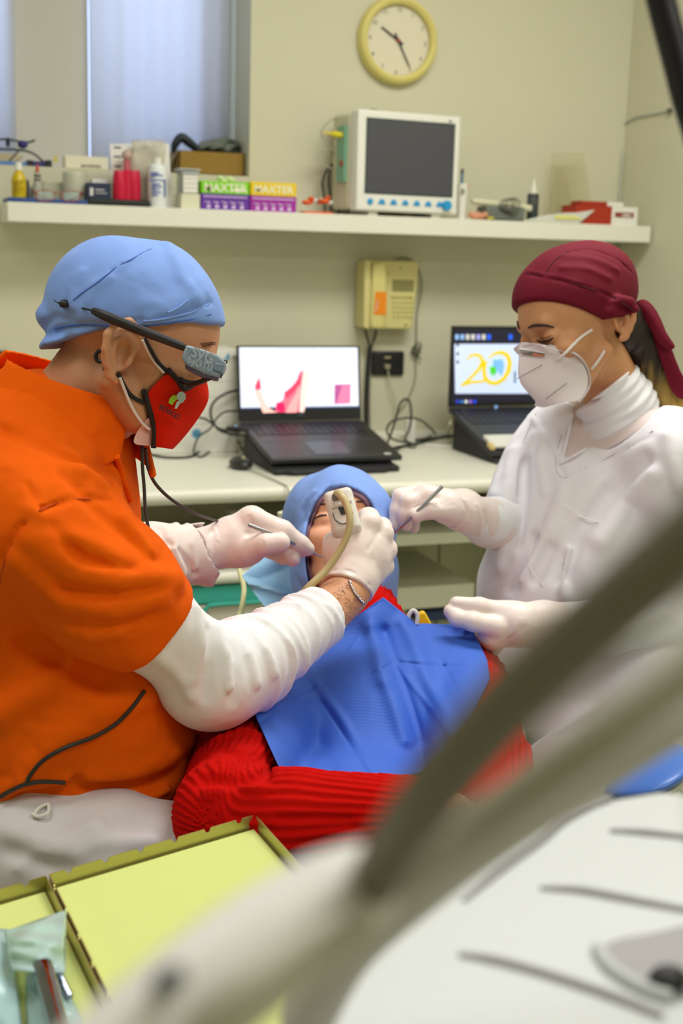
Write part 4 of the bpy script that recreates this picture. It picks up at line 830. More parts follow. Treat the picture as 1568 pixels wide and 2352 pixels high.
def surfnet(f, lo, hi, h, B=8):
    lo = np.array(lo, float); hi = np.array(hi, float)
    nb = np.ceil((hi-lo)/(B*h)).astype(int); NX = nb*B+2
    bi = np.stack(np.meshgrid(*[np.arange(n) for n in nb], indexing='ij'), -1).reshape(-1, 3)
    cen = lo+(bi+.5)*B*h; dc = np.concatenate([f(c) for c in np.array_split(cen, max(1, len(cen)//60000))])
    bi = bi[np.abs(dc) < B*h*.87*1.5+.004]
    loc = np.stack(np.meshgrid(*[np.arange(B+1)]*3, indexing='ij'), -1).reshape(-1, 3)
    cid = []; cv = []; edges = []
    mul = np.array([NX[1]*NX[2], NX[2], 1])
    for blk in np.array_split(bi, max(1, len(bi)//120)):
        if len(blk) == 0: continue
        g = blk[:, None, :]*B+loc[None]; val = f((lo+g.reshape(-1, 3)*h)).reshape(-1, B+1, B+1, B+1)
        s = val < 0
        mixed = s.any(axis=(1, 2, 3)) & ~s.all(axis=(1, 2, 3)); blk = blk[mixed]; val = val[mixed]; s = s[mixed]
        if len(blk) == 0: continue
        acc = np.zeros((len(blk), B, B, B, 3)); cnt = np.zeros((len(blk), B, B, B))
        for ax in range(3):
            sl0 = [slice(None)]*3; sl1 = [slice(None)]*3; sl0[ax] = slice(0, B); sl1[ax] = slice(1, B+1)
            a = val[(slice(None),)+tuple(sl0)]; b = val[(slice(None),)+tuple(sl1)]; cr = (a < 0) != (b < 0)
            t = np.where(cr, a/np.where(cr, a-b, 1), 0)
            o1, o2 = [q for q in range(3) if q != ax]
            for d1 in (0, 1):
                for d2 in (0, 1):
                    ss = [slice(None)]*3; ss[o1] = slice(d1, B+d1); ss[o2] = slice(d2, B+d2); ss = (slice(None),)+tuple(ss)
                    c = cr[ss]; tt = t[ss]; cnt += c
                    acc[..., ax] += c*tt; acc[..., o1] += c*d1; acc[..., o2] += c*d2
            # edges owned by this block: base corner in [0,B) on every axis
            own = cr[:, :B, :B, :B]; idx = np.argwhere(own)
            if len(idx):
                gg = blk[idx[:, 0]]*B+idx[:, 1:]; sg = s[idx[:, 0], idx[:, 1], idx[:, 2], idx[:, 3]]
                e = np.eye(3, dtype=int); u, w = e[o1], e[o2]
                if ax == 1: u, w = w, u
                q = np.stack([gg, gg-u, gg-u-w, gg-w], 1)
                q = np.where(sg[:, None, None], q, q[:, ::-1]); edges.append(q@mul + 0)
        m = cnt > 0; ii = np.argwhere(m); gg = blk[ii[:, 0]]*B+ii[:, 1:]
        cid.append(gg@mul); cv.append(lo+(gg+acc[m]/cnt[m][:, None])*h)
    cid = np.concatenate(cid); cv = np.concatenate(cv); E = np.concatenate(edges)
    o = np.argsort(cid); cid = cid[o]; cv = cv[o]
    pos = np.clip(np.searchsorted(cid, E), 0, len(cid)-1); ok = (cid[pos] == E).all(axis=1)
    return cv, pos[ok]
def smesh(name, f, lo, hi, h, m, parent, sm=1, label=None, matf=None):
    v, q = surfnet(f, lo, hi, h)
    if sm:      # light Laplacian relaxation, then re-projection on the surface
        for _ in range(sm):
            acc = np.zeros_like(v); cnt = np.zeros(len(v))
            for i in range(4):
                np.add.at(acc, q[:, i], v[q[:, (i+1) % 4]]); np.add.at(cnt, q[:, i], 1)
            v = np.where(cnt[:, None] > 0, .4*v+.6*acc/np.maximum(cnt, 1)[:, None], v)
    me = bpy.data.meshes.new(name); org = np.array(parent.matrix_world.translation) if 0 else np.array(parent.location)
    pp = parent.parent
    while pp is not None: org = org+np.array(pp.location); pp = pp.parent
    me.vertices.add(len(v)); me.vertices.foreach_set('co', (v-org).ravel().astype(np.float32))
    me.loops.add(q.size); me.loops.foreach_set('vertex_index', q.ravel().astype(np.int32))
    me.polygons.add(len(q)); me.polygons.foreach_set('loop_start', np.arange(0, q.size, 4, dtype=np.int32)); me.polygons.foreach_set('loop_total', np.full(len(q), 4, np.int32))
    me.polygons.foreach_set('use_smooth', np.ones(len(q), bool))
    ms = m if isinstance(m, (list, tuple)) else [m]
    for x in ms: me.materials.append(x)
    if matf is not None: me.polygons.foreach_set('material_index', matf(v[q].mean(axis=1)).astype(np.int32))
    me.update(calc_edges=True); me.validate()
    o = bpy.data.objects.new(name, me); COL.objects.link(o); o.parent = parent
    if label: o['label'] = label
    return o
def hitv(f, pp, d0=.5, d1=4.0):
    """first surface points seen along the rays through photo pixels (rows of nan where nothing is met)"""
    pp = np.array(pp, float).reshape(-1, 2); R_ = (pp[:, :1]-784)/FPX*cR-(pp[:, 1:]-1176)/FPX*cU+cF; n = np.linalg.norm(R_, axis=1)
    t = np.full(len(pp), d0); act = np.ones(len(pp), bool); ok = np.zeros(len(pp), bool)
    for _ in range(200):
        i = np.where(act)[0]
        if len(i) == 0: break
        d = f(cC+R_[i]*t[i, None]); h = d < .0004; ok[i[h]] = True; act[i[h]] = False
        m = i[~h]; t[m] += np.maximum(d[~h]*.7, .0004)/n[m]; act[m[t[m] > d1]] = False
    out = cC+R_*t[:, None]; out[~ok] = np.nan; return out
def hit(f, px, py, d0=.5, d1=4.0):
    q = hitv(f, [(px, py)], d0, d1)[0]; return None if np.isnan(q[0]) else q
def nrmv(f, p, e=.001):
    g = np.stack([f(p+v)-f(p-v) for v in (V(e, 0, 0), V(0, e, 0), V(0, 0, e))], 1); return g/(np.linalg.norm(g, axis=1)[:, None]+1e-12)
def nrm(f, p, e=.001):
    g = np.array([f((p+V(e, 0, 0))[None])[0]-f((p-V(e, 0, 0))[None])[0], f((p+V(0, e, 0))[None])[0]-f((p-V(0, e, 0))[None])[0], f((p+V(0, 0, e))[None])[0]-f((p-V(0, 0, e))[None])[0]])
    return g/(np.linalg.norm(g)+1e-12)
def surf(f, pxpts, lift=0):
    if len(pxpts) == 0: return []
    q = hitv(f, pxpts); q = q[~np.isnan(q[:, 0])]
    if lift and len(q): q = q+nrmv(f, q)*lift
    return list(q)
def bb(*pts, pad=.05):
    a = np.array(pts); return a.min(0)-pad, a.max(0)+pad
def camaxes(roll=0, yaw=0, pitch=0):
    """rows: axes of a frame that starts camera-aligned (right, up, toward camera)"""
    M = np.array([cR, cU, -cF])
    ca, sa = math.cos(math.radians(roll)), math.sin(math.radians(roll)); M = np.array([[ca, sa, 0], [-sa, ca, 0], [0, 0, 1]])@M
    ca, sa = math.cos(math.radians(yaw)), math.sin(math.radians(yaw)); M = np.array([[ca, 0, -sa], [0, 1, 0], [sa, 0, ca]])@M
    ca, sa = math.cos(math.radians(pitch)), math.sin(math.radians(pitch)); M = np.array([[1, 0, 0], [0, ca, sa], [0, -sa, ca]])@M
    return M
class Frame:      # canonical head frame: x forward, y left (person's), z up
    def __init__(s, origin, fwd, up, scale=1):
        s.o = np.array(origin, float); x = np.array(fwd, float); x /= np.linalg.norm(x); z = np.array(up, float); z = z-x*(x@z); z /= np.linalg.norm(z); y = np.cross(z, x)
        s.A = np.array([x, y, z]); s.s = scale
    def loc(s, p): return (p-s.o)@s.A.T/s.s
    def w(s, *q): return s.o+(np.array(q, float)*s.s)@s.A
    def wrap(s, f): return lambda p: f(s.loc(p))*s.s
def head_sdf(ear=0, open_eyes=False, nose=1.0, jaw=1.0, hair=False):
    fs = [ell((-.014, 0, .052), (.095, .073, .078)), ell((.020, 0, .045), (.066, .063, .064)), ell((.032, 0, -.030), (.052, .053*jaw, .070))]
    f = un(.03, *fs)
    f = un(.018, f, ell((.070, 0, -.098), (.018, .022, .016)), cap((0, .052*jaw, -.04), (.066, .018, -.098), .016), cap((0, -.052*jaw, -.04), (.066, -.018, -.098), .016), ell((.060, .040, -.014), (.026, .024, .022)), ell((.060, -.040, -.014), (.026, .024, .022)))
    f = un(.014, f, cap((.080, -.028, .036), (.080, .028, .036), .012))
    f = sub(f, un(.004, ell((.103, .033, .014), (.016, .017, .012)), ell((.103, -.033, .014), (.016, .017, .012))), .012)
    f = un(.004, f, ell((.076, .031, .013), (.0145, .0155, .0135)), ell((.076, -.031, .013), (.0145, .0155, .0135)))
    if nose < 1: return un(.010, f, cap((.082, 0, .030), (.092, 0, -.016), .0075, .009))
    f = un(.010, f, cap((.084, 0, .028), (.106, 0, -.018), .0075, .0105), ell((.098, .0115, -.024), (.010, .0085, .0075)), ell((.098, -.0115, -.024), (.010, .0085, .0075)))
    f = un(.006, f, cap((.088, -.019, -.052), (.094, 0, -.049), .005, .0065), cap((.088, .019, -.052), (.094, 0, -.049), .005, .0065), cap((.085, -.015, -.061), (.090, 0, -.062), .0055, .0075), cap((.085, .015, -.061), (.090, 0, -.062), .0055, .0075))
    return f
def ear_sdf(side, s=1.0, back=.018):
    """external ear in head frame, side=+1 left / -1 right"""
    o = V(-.004, side*.077, .0); 
    def q(x, z, y=0): return o+V(x*s, side*(y*s), z*s)
    rim = [q(.010, .006, .002), q(.014, .020, .004), q(.008, .031, .010), q(-.006, .035, .016), q(-.018, .028, .020), q(-.022, .012, .022), q(-.018, -.004, .019), q(-.010, -.018, .012), q(-.002, -.028, .005), q(.005, -.030, .002)]
    f = chain(rim, [.0035, .0042, .0046, .0048, .0048, .0046, .0044, .0045, .006, .0055], .003)
    anti = [q(-.004, .022, .008), q(-.012, .010, .011), q(-.010, -.004, .010), q(-.002, -.014, .006)]
    bowl = sub(ell(q(-.005, .004, .004), (.019*s, .009*s, .030*s)), un(.003, ell(q(.000, -.002, .014), (.0105*s, .0125*s, .017*s)), ell(q(-.008, .014, .016), (.009*s, .007*s, .012*s))), .002)
    tragus = ell(q(.010, -.006, .004), (.004*s, .005*s, .006*s))
    return un(.0028, f, chain(anti, [.003, .0034, .0034, .003], .003), bowl, tragus, ell(q(-.002, .0, -.004), (.011, .006, .018)))
# ================================================================ PEOPLE
def skin_mat(name, rgb, rgb2):
    return mat(name, rgb, .5, bump=(260, .12, .0006), var=(38, .35, rgb2), sss=.12)
skin_d = skin_mat('skin_tanned', (206, 150, 112), (196, 128, 92))
skin_n = skin_mat('skin_warm', (208, 152, 108), (200, 138, 96))
skin_p = skin_mat('skin_fair', (226, 166, 128), (220, 150, 118))
glove_m = mat('latex_glove', (238, 224, 218), .42, sss=.15, bump=(300, .1, .0006), wrinkle=(34, .0012))
orange_m = mat('orange_jersey', (240, 98, 0), .9, spec=.15, bump=(900, .25, .0008), var=(18, .3, (228, 86, 0)), wrinkle=(15, .010))
knit_m = mat('white_cotton', (238, 239, 243), .85, bump=(700, .15, .0006), wrinkle=(22, .003))
scrub_m = mat('white_scrub_cloth', (240, 239, 246), .8, bump=(500, .12, .0006), wrinkle=(10, .007))
cap_m = mat('blue_cap_cloth', (124, 160, 232), .8, bump=(1400, .3, .0006), sheen=.1, wrinkle=(16, .005))
maroon_m = mat('maroon_cloth', (106, 8, 34), .8, bump=(900, .25, .0006), spec=.25)
trous_m = mat('white_trousers', (220, 216, 220), .85, bump=(500, .12, .0006), wrinkle=(12, .009))
hair_m = mat('dark_hair', (44, 30, 24), .5, bump=(200, .6, .001))
red_knit = mat('red_rib_knit', (190, 10, 4), .95, spec=.1, bump=(500, .35, .001))
MM = lambda px, d: px*d/FPX
# ------------------------------------------------------------ DENTIST (left)
dent = thing('person', 'person in orange polo shirt, blue cap and red face mask, leaning over the patient', 'person', (P(150, 1900, 1.6)[0], P(150, 1900, 1.6)[1], 0))
th = math.radians(24)
HD = Frame(P(297, 826, 1.575), math.cos(th)*cR-math.sin(th)*cU+.12*cF, math.cos(th)*cU+math.sin(th)*cR)
def zsq(f, k):
    def g(p): q = p.copy(); q[:, 2] = np.where(q[:, 2] < 0, q[:, 2]/k, q[:, 2]); return f(q)*.9
    return g
hd0 = HD.wrap(zsq(head_sdf(jaw=1.08, nose=.5), .84))
def deflate(f, F_, polypx, yl, amt):
    L = [F_.loc(hp(F_, x, y, yl)[None])[0] for x, y in polypx]; pl = [(q[0]*1000, q[2]*1000) for q in L]
    def g(p):
        q = F_.loc(p); w = 1/(1+np.exp(np.clip(lip((q[:, 0]*1000, q[:, 2]*1000), pl)/3+1.2, -30, 30))); return f(p)+amt*w
    return g
def hp(F_, px, py, y): # point of the photo ray on the head-frame plane y=const
    r = ray(px, py); o_ = F_.loc(cC[None])[0]; d_ = (r@F_.A.T)/F_.s; t = (y-o_[1])/d_[1]; return cC+r*t
hd0c = deflate(hd0, HD, [(300, 995), (300, 1100), (460, 1100), (440, 1020), (360, 1012)], -.03, .03)
hd = deflate(hd0c, HD, [(385, 850), (332, 902), (352, 1040), (400, 1040), (500, 950), (500, 860), (440, 890)], -.055, .012)
earR = HD.wrap(ear_sdf(-1, 1.02))
neck_d = chain([P(225, 880, 1.585), P(150, 985, 1.60), P(110, 1090, 1.61)], [.060, .062, .075], .02)
wr = [P(250, 1340, 1.47), P(487, 1562, 1.57), P(735, 1418, 1.74), P(795, 1365, 1.80)]
skinarm = chain([P(95, 1230, 1.46), wr[0], wr[1], P(690, 1450, 1.70), wr[2], wr[3]], [.044, .034, .027, .030, .033, .031], .01)
h1 = 1.83
def fist(dz):
    return un(.014, ell(P(824, 1286, h1), (.040, .047, .026), camaxes(-6)), cap(P(800, 1352, 1.81), P(820, 1290, h1), .032, .030), ell(P(782, 1272, h1-.005), (.022, .026, .018), camaxes(10)),
              chain([P(778, 1262, h1), P(768, 1246, h1+.02), P(792, 1236, h1+.04)], [.015, .0135, .012], .006))
fing1 = un(.005, chain([P(842, 1250, h1), P(851, 1203, h1+.004), P(846, 1190, h1+.03), P(815, 1205, h1+.055)], [.015, .0135, .0125, .011], .006),
           chain([P(862, 1262, h1), P(878, 1226, h1+.010), P(876, 1212, h1+.035), P(838, 1222, h1+.06)], [.015, .0130, .012, .011], .006),
           chain([P(868, 1282, h1+.002), P(886, 1262, h1+.016), P(884, 1255, h1+.04), P(845, 1256, h1+.06)], [.015, .0130, .012, .011], .006),
           chain([P(862, 1310, h1+.004), P(880, 1300, h1+.018), P(880, 1300, h1+.04), P(845, 1290, h1+.06)], [.015, .012, .011, .010], .006))
hand1 = un(.007, fist(0), fing1)
# far (left) hand
h2 = 1.905
palm2 = un(.014, ell(P(545, 1240, h2), (.038, .033, .022), camaxes(-8)), cap(P(478, 1262, h2-.01), P(530, 1245, h2), .029, .031), ell(P(578, 1192, h2), (.019, .017, .018), camaxes(-20)), ell(P(560, 1268, h2-.012), (.030, .019, .018), camaxes(8)))
f2 = un(.004, chain([P(580, 1192, h2-.004), P(648, 1220, h2+.004), P(690, 1250, h2+.012), P(706, 1261, h2+.014)], [.0155, .0135, .0105, .0085], .006),
        chain([P(565, 1262, h2-.018), P(606, 1250, h2-.026), P(643, 1246, h2-.022)], [.0175, .0135, .0125], .006),
        chain([P(590, 1205, h2+.018), P(655, 1238, h2+.026), P(690, 1262, h2+.022)], [.014, .0125, .010], .006),
        chain([P(585, 1232, h2+.022), P(632, 1252, h2+.030), P(658, 1272, h2+.016), P(672, 1284, h2+.008)], [.013, .0115, .0105, .009], .006),
        chain([P(580, 1250, h2+.03), P(622, 1262, h2+.036), P(650, 1280, h2+.024)], [.012, .0105, .0095], .006))
hand2 = un(.006, palm2, f2)
arm2 = chain([P(150, 1230, 1.76), P(250, 1420, 1.80), P(360, 1290, 1.85), P(430, 1270, 1.875), P(478, 1262, h2-.01)], [.05, .042, .034, .027, .027], .02)
core = un(.05, ell(P(55, 1240, 1.61), (.115, .18, .155), camaxes(-12)), ell(P(160, 1600, 1.63), (.12, .16, .14), camaxes(-6)), cap(P(95, 1215, 1.47), P(120, 1190, 1.76), .055), ell(P(140, 1820, 1.64), (.14, .10, .15)))
hipz = P(140, 1880, 1.64)
leg_a = chain([P(130, 1945, 1.55), P(330, 2020, 1.53), P(380, 2350, 1.60), P(360, 2700, 1.75)], [.065, .055, .045, .04], .03)
leg_b = chain([P(130, 1940, 1.74), P(380, 2010, 1.80), P(400, 2400, 1.9), P(390, 2650, 1.95)], [.065, .05, .04, .035], .03)
body_d = un(.02, un(.02, bnd(hd, HD.w(0, 0, .02), .15), neck_d, core), skinarm, arm2, leg_a, leg_b)
body_d = un(.008, un(.006, un(.006, body_d, bnd(earR, HD.w(0, -.075, 0), .05)), bnd(hand1, P(824, 1280, h1), .09)), bnd(hand2, P(580, 1240, h2), .11))
lo, hi = V(-.7, .8, .0), V(1.2, 2.3, 1.45)
smesh('body', body_d, lo, hi, .0023, skin_d, dent)
def part_s(name, f, pts, h, m, parent, pad=.06, **k):
    X_, Y_, D_ = pxs(np.array(pts)); C8 = [P(x, y, d) for x in (X_.min(), X_.max()) for y in (Y_.min(), Y_.max()) for d in (D_.min(), D_.max())]
    lo, hi = bb(*C8, pad=pad); return smesh(name, f, lo, hi, h, m, parent, **k)
# cap
def capcut(p):
    q = HD.loc(p); x, z = q[:, 0], q[:, 2]; base = np.where(x > -.037, .032+.55*(x+.01), .017+.80*(x+.037)); return (base-z)*.8
capv = un(.02, off(hd0, .0065), HD.wrap(un(.02, ell((-.018, 0, .050), (.100, .083, .080)), ell((.012, 0, .070), (.060, .068, .060)), ell((-.060, 0, .048), (.054, .07, .070)), ell((-.002, 0, .088), (.044, .050, .052)))))
capv = un(.012, capv, ell(P(118, 735, 1.56), (.018, .013, .03), camaxes(-35)), ell(P(150, 795, 1.56), (.030, .016, .045), camaxes(12)))
cap0 = inter(capv, capcut, .003)
L_ = lambda pts, f=cap0: surf(f, pts)
seam = L_([(168, 690), (215, 655), (270, 612), (330, 580), (352, 570)])
cap1 = folds(cap0, [(seam, -.0022, .0014), (seam, .0014, .006),
    (L_([(245, 742), (310, 738), (380, 728), (440, 712), (484, 695)]), -.0028, .003), (L_([(250, 752), (330, 750), (420, 744), (486, 730)]), -.0012, .0018),
    (L_([(330, 700), (380, 705), (420, 680), (455, 650)]), .003, .010), (L_([(340, 730), (390, 718), (440, 690), (470, 670)]), .0035, .006),
    (L_([(170, 700), (165, 660), (185, 625)]), .003, .007), (L_([(205, 690), (215, 660), (250, 640)]), .003, .006),
    (L_([(110, 770), (150, 752), (200, 748), (260, 750)]), -.006, .005), (L_([(100, 745), (130, 728), (160, 735)]), -.005, .004), (L_([(105, 795), (150, 790), (220, 775)]), -.003, .004), (L_([(120, 810), (180, 800), (240, 782)]), .003, .004),
    (L_([(150, 700), (165, 722), (170, 745)]), -.003, .004), (L_([(385, 562), (400, 590), (420, 640), (455, 690)]), .004, .008)])
cap1 = wob(cap1, .0012, 55, 3)
capw = cap1
def seamline(par, f, nm, pts, r, m, lift=.0003):
    q_ = surf(f, pts, lift)
    if len(q_) > 1: b_ = MB(); b_.tube(q_, r, 8); mk(nm, b_, m, par)
blue_seam = mat('blue_seam', (70, 104, 190), .8); blue_roll = mat('blue_roll', (132, 168, 236), .8)
seamline(dent, capw, 'cap_seam', [(168, 690), (190, 672), (215, 655), (245, 632), (270, 612), (300, 597), (330, 580), (348, 572)], .0007, blue_seam)
seamline(dent, capw, 'cap_band_edge', [(330, 738), (360, 735), (400, 728), (440, 718), (478, 700)], .0013, blue_roll, .0008)
seamline(dent, capw, 'cap_band_edge', [(300, 752), (350, 747), (420, 738), (484, 722)], .0007, blue_seam)
seamline(dent, capw, 'cap_fold', [(100, 768), (125, 755), (160, 748), (210, 746), (255, 750)], .0012, blue_seam)
seamline(dent, capw, 'cap_fold', [(385, 718), (410, 706), (430, 690)], .0010, blue_roll, .0006)
part_s('surgical_cap', cap1, [P(85, 560, 1.5), P(490, 830, 1.7)], .0024, cap_m, dent, sm=1)
# polo shirt
FB[:] = [2.1, .8]
shirt0 = un(.05, ell(P(45, 1235, 1.61), (.140, .21, .185), camaxes(-14)), ell(P(158, 1600, 1.63), (.150, .185, .165), camaxes(-4)), ell(P(150, 1800, 1.64), (.158, .12, .17)), ell(P(262, 1745, 1.63), (.085, .075, .13)), chain([P(88, 1185, 1.455), P(115, 1160, 1.76)], [.078, .078]), ell(P(110, 1070, 1.62), (.075, .07, .10), camaxes(-25)))
sleeve = chain([P(100, 1225, 1.45), P(250, 1350, 1.475), P(395, 1480, 1.52)], [.080, .073, .0635], .03)
def plane(p0, n): n = np.array(n, float); n /= np.linalg.norm(n); p0 = np.array(p0, float); return lambda p: (p-p0)@n
ud = P(487, 1562, 1.57)-P(250, 1340, 1.47); ud /= np.linalg.norm(ud)
hem_c = (P(440, 1385, 1.50)+P(240, 1515, 1.50))/2
sleeve = inter(sleeve, plane(hem_c, ud+.0*cF), .004)
sleeve2 = inter(chain([P(130, 1220, 1.76), P(230, 1330, 1.80)], [.08, .07]), plane(P(260, 1400, 1.8), -cU), .004)
shirt = un(.035, shirt0, sleeve2)
hempoly = [(-900, -200), (900, -200), (900, 1700), (452, 1700), (446, 1762), (400, 1842), (330, 1872), (250, 1846), (180, 1838), (110, 1858), (40, 1846), (0, 1850), (-900, 1850)]
def pcut(f, poly, k=.003):
    def g(p): x, y, d = pxs(p); return -smin(-f(p), -lip((x, y), poly)*d/FPX, k)
    return g
shirt = pcut(shirt, hempoly)
def wr_b(f): return f
shirt_all = un(.012, shirt, sleeve)
S_ = lambda pts: surf(shirt_all, pts)
shirt_f = folds(shirt_all, [
    (S_([(0, 985), (60, 1005), (130, 1035), (200, 1070), (262, 1075)]), -.007, .010), (S_([(95, 1175), (40, 1220), (5, 1290)]), -.004, .006), (S_([(95, 1170), (180, 1145), (250, 1150)]), -.003, .004),
    (S_([(60, 1110), (80, 1150), (95, 1170)]), -.002, .003),
    (S_([(80, 1240), (170, 1310), (280, 1335), (350, 1325), (400, 1330)]), .009, .015), (S_([(40, 1290), (140, 1380), (260, 1400), (330, 1388), (370, 1375)]), .006, .014),
    (S_([(140, 1350), (230, 1365), (300, 1355), (360, 1345)]), -.005, .010), (S_([(80, 1180), (140, 1230), (210, 1250), (280, 1290)]), .006, .012), (S_([(120, 1210), (190, 1290), (300, 1310)]), -.006, .010),
    (S_([(100, 1400), (200, 1435), (290, 1430), (350, 1405)]), -.003, .009), (S_([(160, 1450), (210, 1462), (270, 1455)]), .003, .010),
    (S_([(222, 1488), (330, 1440), (425, 1368)]), -.0016, .003),
    (S_([(270, 1130), (290, 1200), (340, 1270)]), .006, .012), (S_([(190, 1080), (250, 1130), (280, 1190)]), .006, .012), (S_([(150, 1090), (220, 1170), (300, 1240), (350, 1290)]), -.004, .009),
    (S_([(60, 1480), (150, 1530), (230, 1560)]), -.009, .014), (S_([(0, 1640), (80, 1590), (150, 1530)]), .010, .018), (S_([(60, 1790), (150, 1690), (260, 1620), (340, 1600)]), .006, .018),
    (S_([(90, 1560), (80, 1700), (70, 1800)]), -.002, .003),
    (S_([(60, 1830), (180, 1800), (300, 1810), (400, 1790)]), -.010, .012), (S_([(200, 1790), (300, 1775), (380, 1740), (430, 1700)]), .008, .012), (S_([(270, 1820), (340, 1830), (390, 1810)]), .006, .008), (S_([(290, 1800), (330, 1805), (380, 1790)]), -.008, .007),
    (S_([(0, 1820), (60, 1800), (150, 1795)]), .008, .010)])
shirt_f = wob(shirt_f, .0022, 32, 8)
part_s('polo_shirt', shirt_f, [P(-330, 950, 1.3), P(480, 1900, 1.95), P(-330, 950, 1.95)], .0036, orange_m, dent, sm=2, pad=.08)
# collar: turned-up shell round the neck
c0, c1 = P(160, 862, 1.585), P(112, 1012, 1.60); ca = c1-c0; cl = np.linalg.norm(ca); ca /= cl
cxr = np.cross(ca, cF); cxr /= np.linalg.norm(cxr)
def collar(p):
    q = p-c0; t = q@ca; w = q-t[:, None]*ca; u = w@cxr; v = w-u[:, None]*cxr; vv = np.linalg.norm(v, axis=1)
    r = np.sqrt((u/.084)**2+(vv/.074)**2); R_ = 1.03+.60*np.clip(t/cl, 0, 1.3)+.03*np.sin(40*u)
    d = np.abs(r-R_)*.072-.0032; X_, Y_, d_ = pxs(p)
    top = -(t-.004-.010*np.cos(np.clip(u/.084, -1, 1)*3)*0)
    side = lip((X_, Y_), [(20, 800), (50, 796), (95, 806), (180, 852), (240, 905), (294, 955), (290, 990), (276, 1052), (230, 1075), (100, 1030), (-20, 975), (-60, 900), (10, 840)])*d_/FPX
    return np.maximum(np.maximum(d, -(t-.0)), np.where(d_ < 1.6, side, t-cl))*.8
part_s('collar', collar, [P(-60, 780, 1.48), P(310, 1090, 1.72)], .0026, orange_m, dent, sm=2)
for nm_, pp_ in (('armhole_seam', [(92, 1172), (60, 1205), (30, 1250), (8, 1300), (0, 1340)]), ('armhole_seam', [(92, 1172), (130, 1155), (180, 1146), (235, 1150)])):
    q_ = surf(shirt_f, pp_, .0002)
    if len(q_) > 1: b = MB(); b.tube(q_, .0011, 6); mk(nm_, b, mat('orange_seam', (200, 74, 0), .9), dent)
b = MB(); b.tube(surf(un(.01, shirt_all, collar), [(268, 1048), (278, 1080), (290, 1120), (300, 1150)]), .004, 8); mk('placket', b, orange_m, dent)
# white long sleeves
def ringw(f, a, c, amp, n, seed):
    a = np.array(a, float); u = np.array(c, float)-a; L = np.linalg.norm(u); u /= L; r = np.random.RandomState(seed)
    ts = np.sort(r.rand(n)); am = amp*(.5+r.rand(n)); wd = L/n*.33*(.7+.7*r.rand(n)); tl = r.randn(n, 3)*.28
    def g(p):
        q = p-a; t = (q@u)/L; d = f(p)
        for i in range(n): tt = (t-ts[i])*L+(q-np.outer(q@u, u))@tl[i]; d = d-am[i]*np.exp(-(tt/wd[i])**2)
        return d
    return g
slv = chain([P(215, 1310, 1.465), P(330, 1418, 1.50), P(487, 1556, 1.57), P(560, 1530, 1.615), P(745, 1412, 1.745)], [.046, .050, .0535, .052, .040], .03)
slv = un(.02, slv, cap(P(470, 1565, 1.56), P(500, 1575, 1.58), .050))
endp = plane((P(690, 1352, 1.76)+P(778, 1480, 1.73))/2, (P(745, 1412, 1.745)-P(560, 1530, 1.615)))
slv = inter(slv, endp, .002)
slv = sub(slv, cap(P(700, 1440, 1.72), P(830, 1356, 1.79), .036), .002)
Sl = lambda pts: surf(slv, pts)
slv = ringw(slv, P(530, 1545, 1.6), P(745, 1412, 1.745), .0028, 13, 5)
slv = folds(slv, [(Sl([(497, 1440), (520, 1500), (530, 1580)]), .006, .007), (Sl([(510, 1445), (545, 1520), (535, 1610)]), -.004, .008), (Sl([(520, 1435), (570, 1500), (590, 1570)]), .006, .007), (Sl([(480, 1450), (485, 1520), (470, 1600)]), -.003, .009),
    (Sl([(450, 1400), (460, 1480), (440, 1560)]), .004, .009), (Sl([(330, 1480), (400, 1540), (440, 1600)]), .003, .012), (Sl([(560, 1430), (610, 1490), (630, 1550)]), .004, .006)])
slv = wob(slv, .0014, 60, 2)
part_s('long_sleeve', slv, [P(180, 1300, 1.4), P(790, 1670, 1.82)], .0026, knit_m, dent, sm=1, pad=.07)
slv2 = inter(chain([P(250, 1350, 1.80), P(345, 1285, 1.845), P(480, 1266, 1.90)], [.048, .045, .0435], .03), plane(P(482, 1268, 1.9), P(482, 1262, 1.9)-P(345, 1285, 1.845)), .002)
slv2 = un(.01, slv2, inter(cap(P(455, 1290, 1.895), P(480, 1300, 1.9), .030), plane(P(490, 1268, 1.9), cR), .002))
slv2 = sub(slv2, cap(P(462, 1262, 1.885), P(530, 1256, 1.90), .0375), .002)
slv2 = folds(slv2, [(surf(slv2, q), a, w) for q, a, w in [([(405, 1205), (400, 1260), (420, 1320)], .004, .006), ([(370, 1215), (375, 1260), (390, 1300)], -.004, .006), ([(430, 1205), (440, 1250), (445, 1310)], .003, .005), ([(380, 1240), (420, 1280), (450, 1320)], -.003, .006), ([(350, 1230), (355, 1280), (375, 1330)], .004, .006)]])
part_s('long_sleeve', wob(slv2, .0012, 70, 4), [P(240, 1190, 1.75), P(500, 1350, 1.98)], .0018, mat('white_cotton_bounce', (236, 226, 220), .8), dent, pad=.05, sm=3)  # pinkish tint puts bounce from the orange shirt into the cloth colour
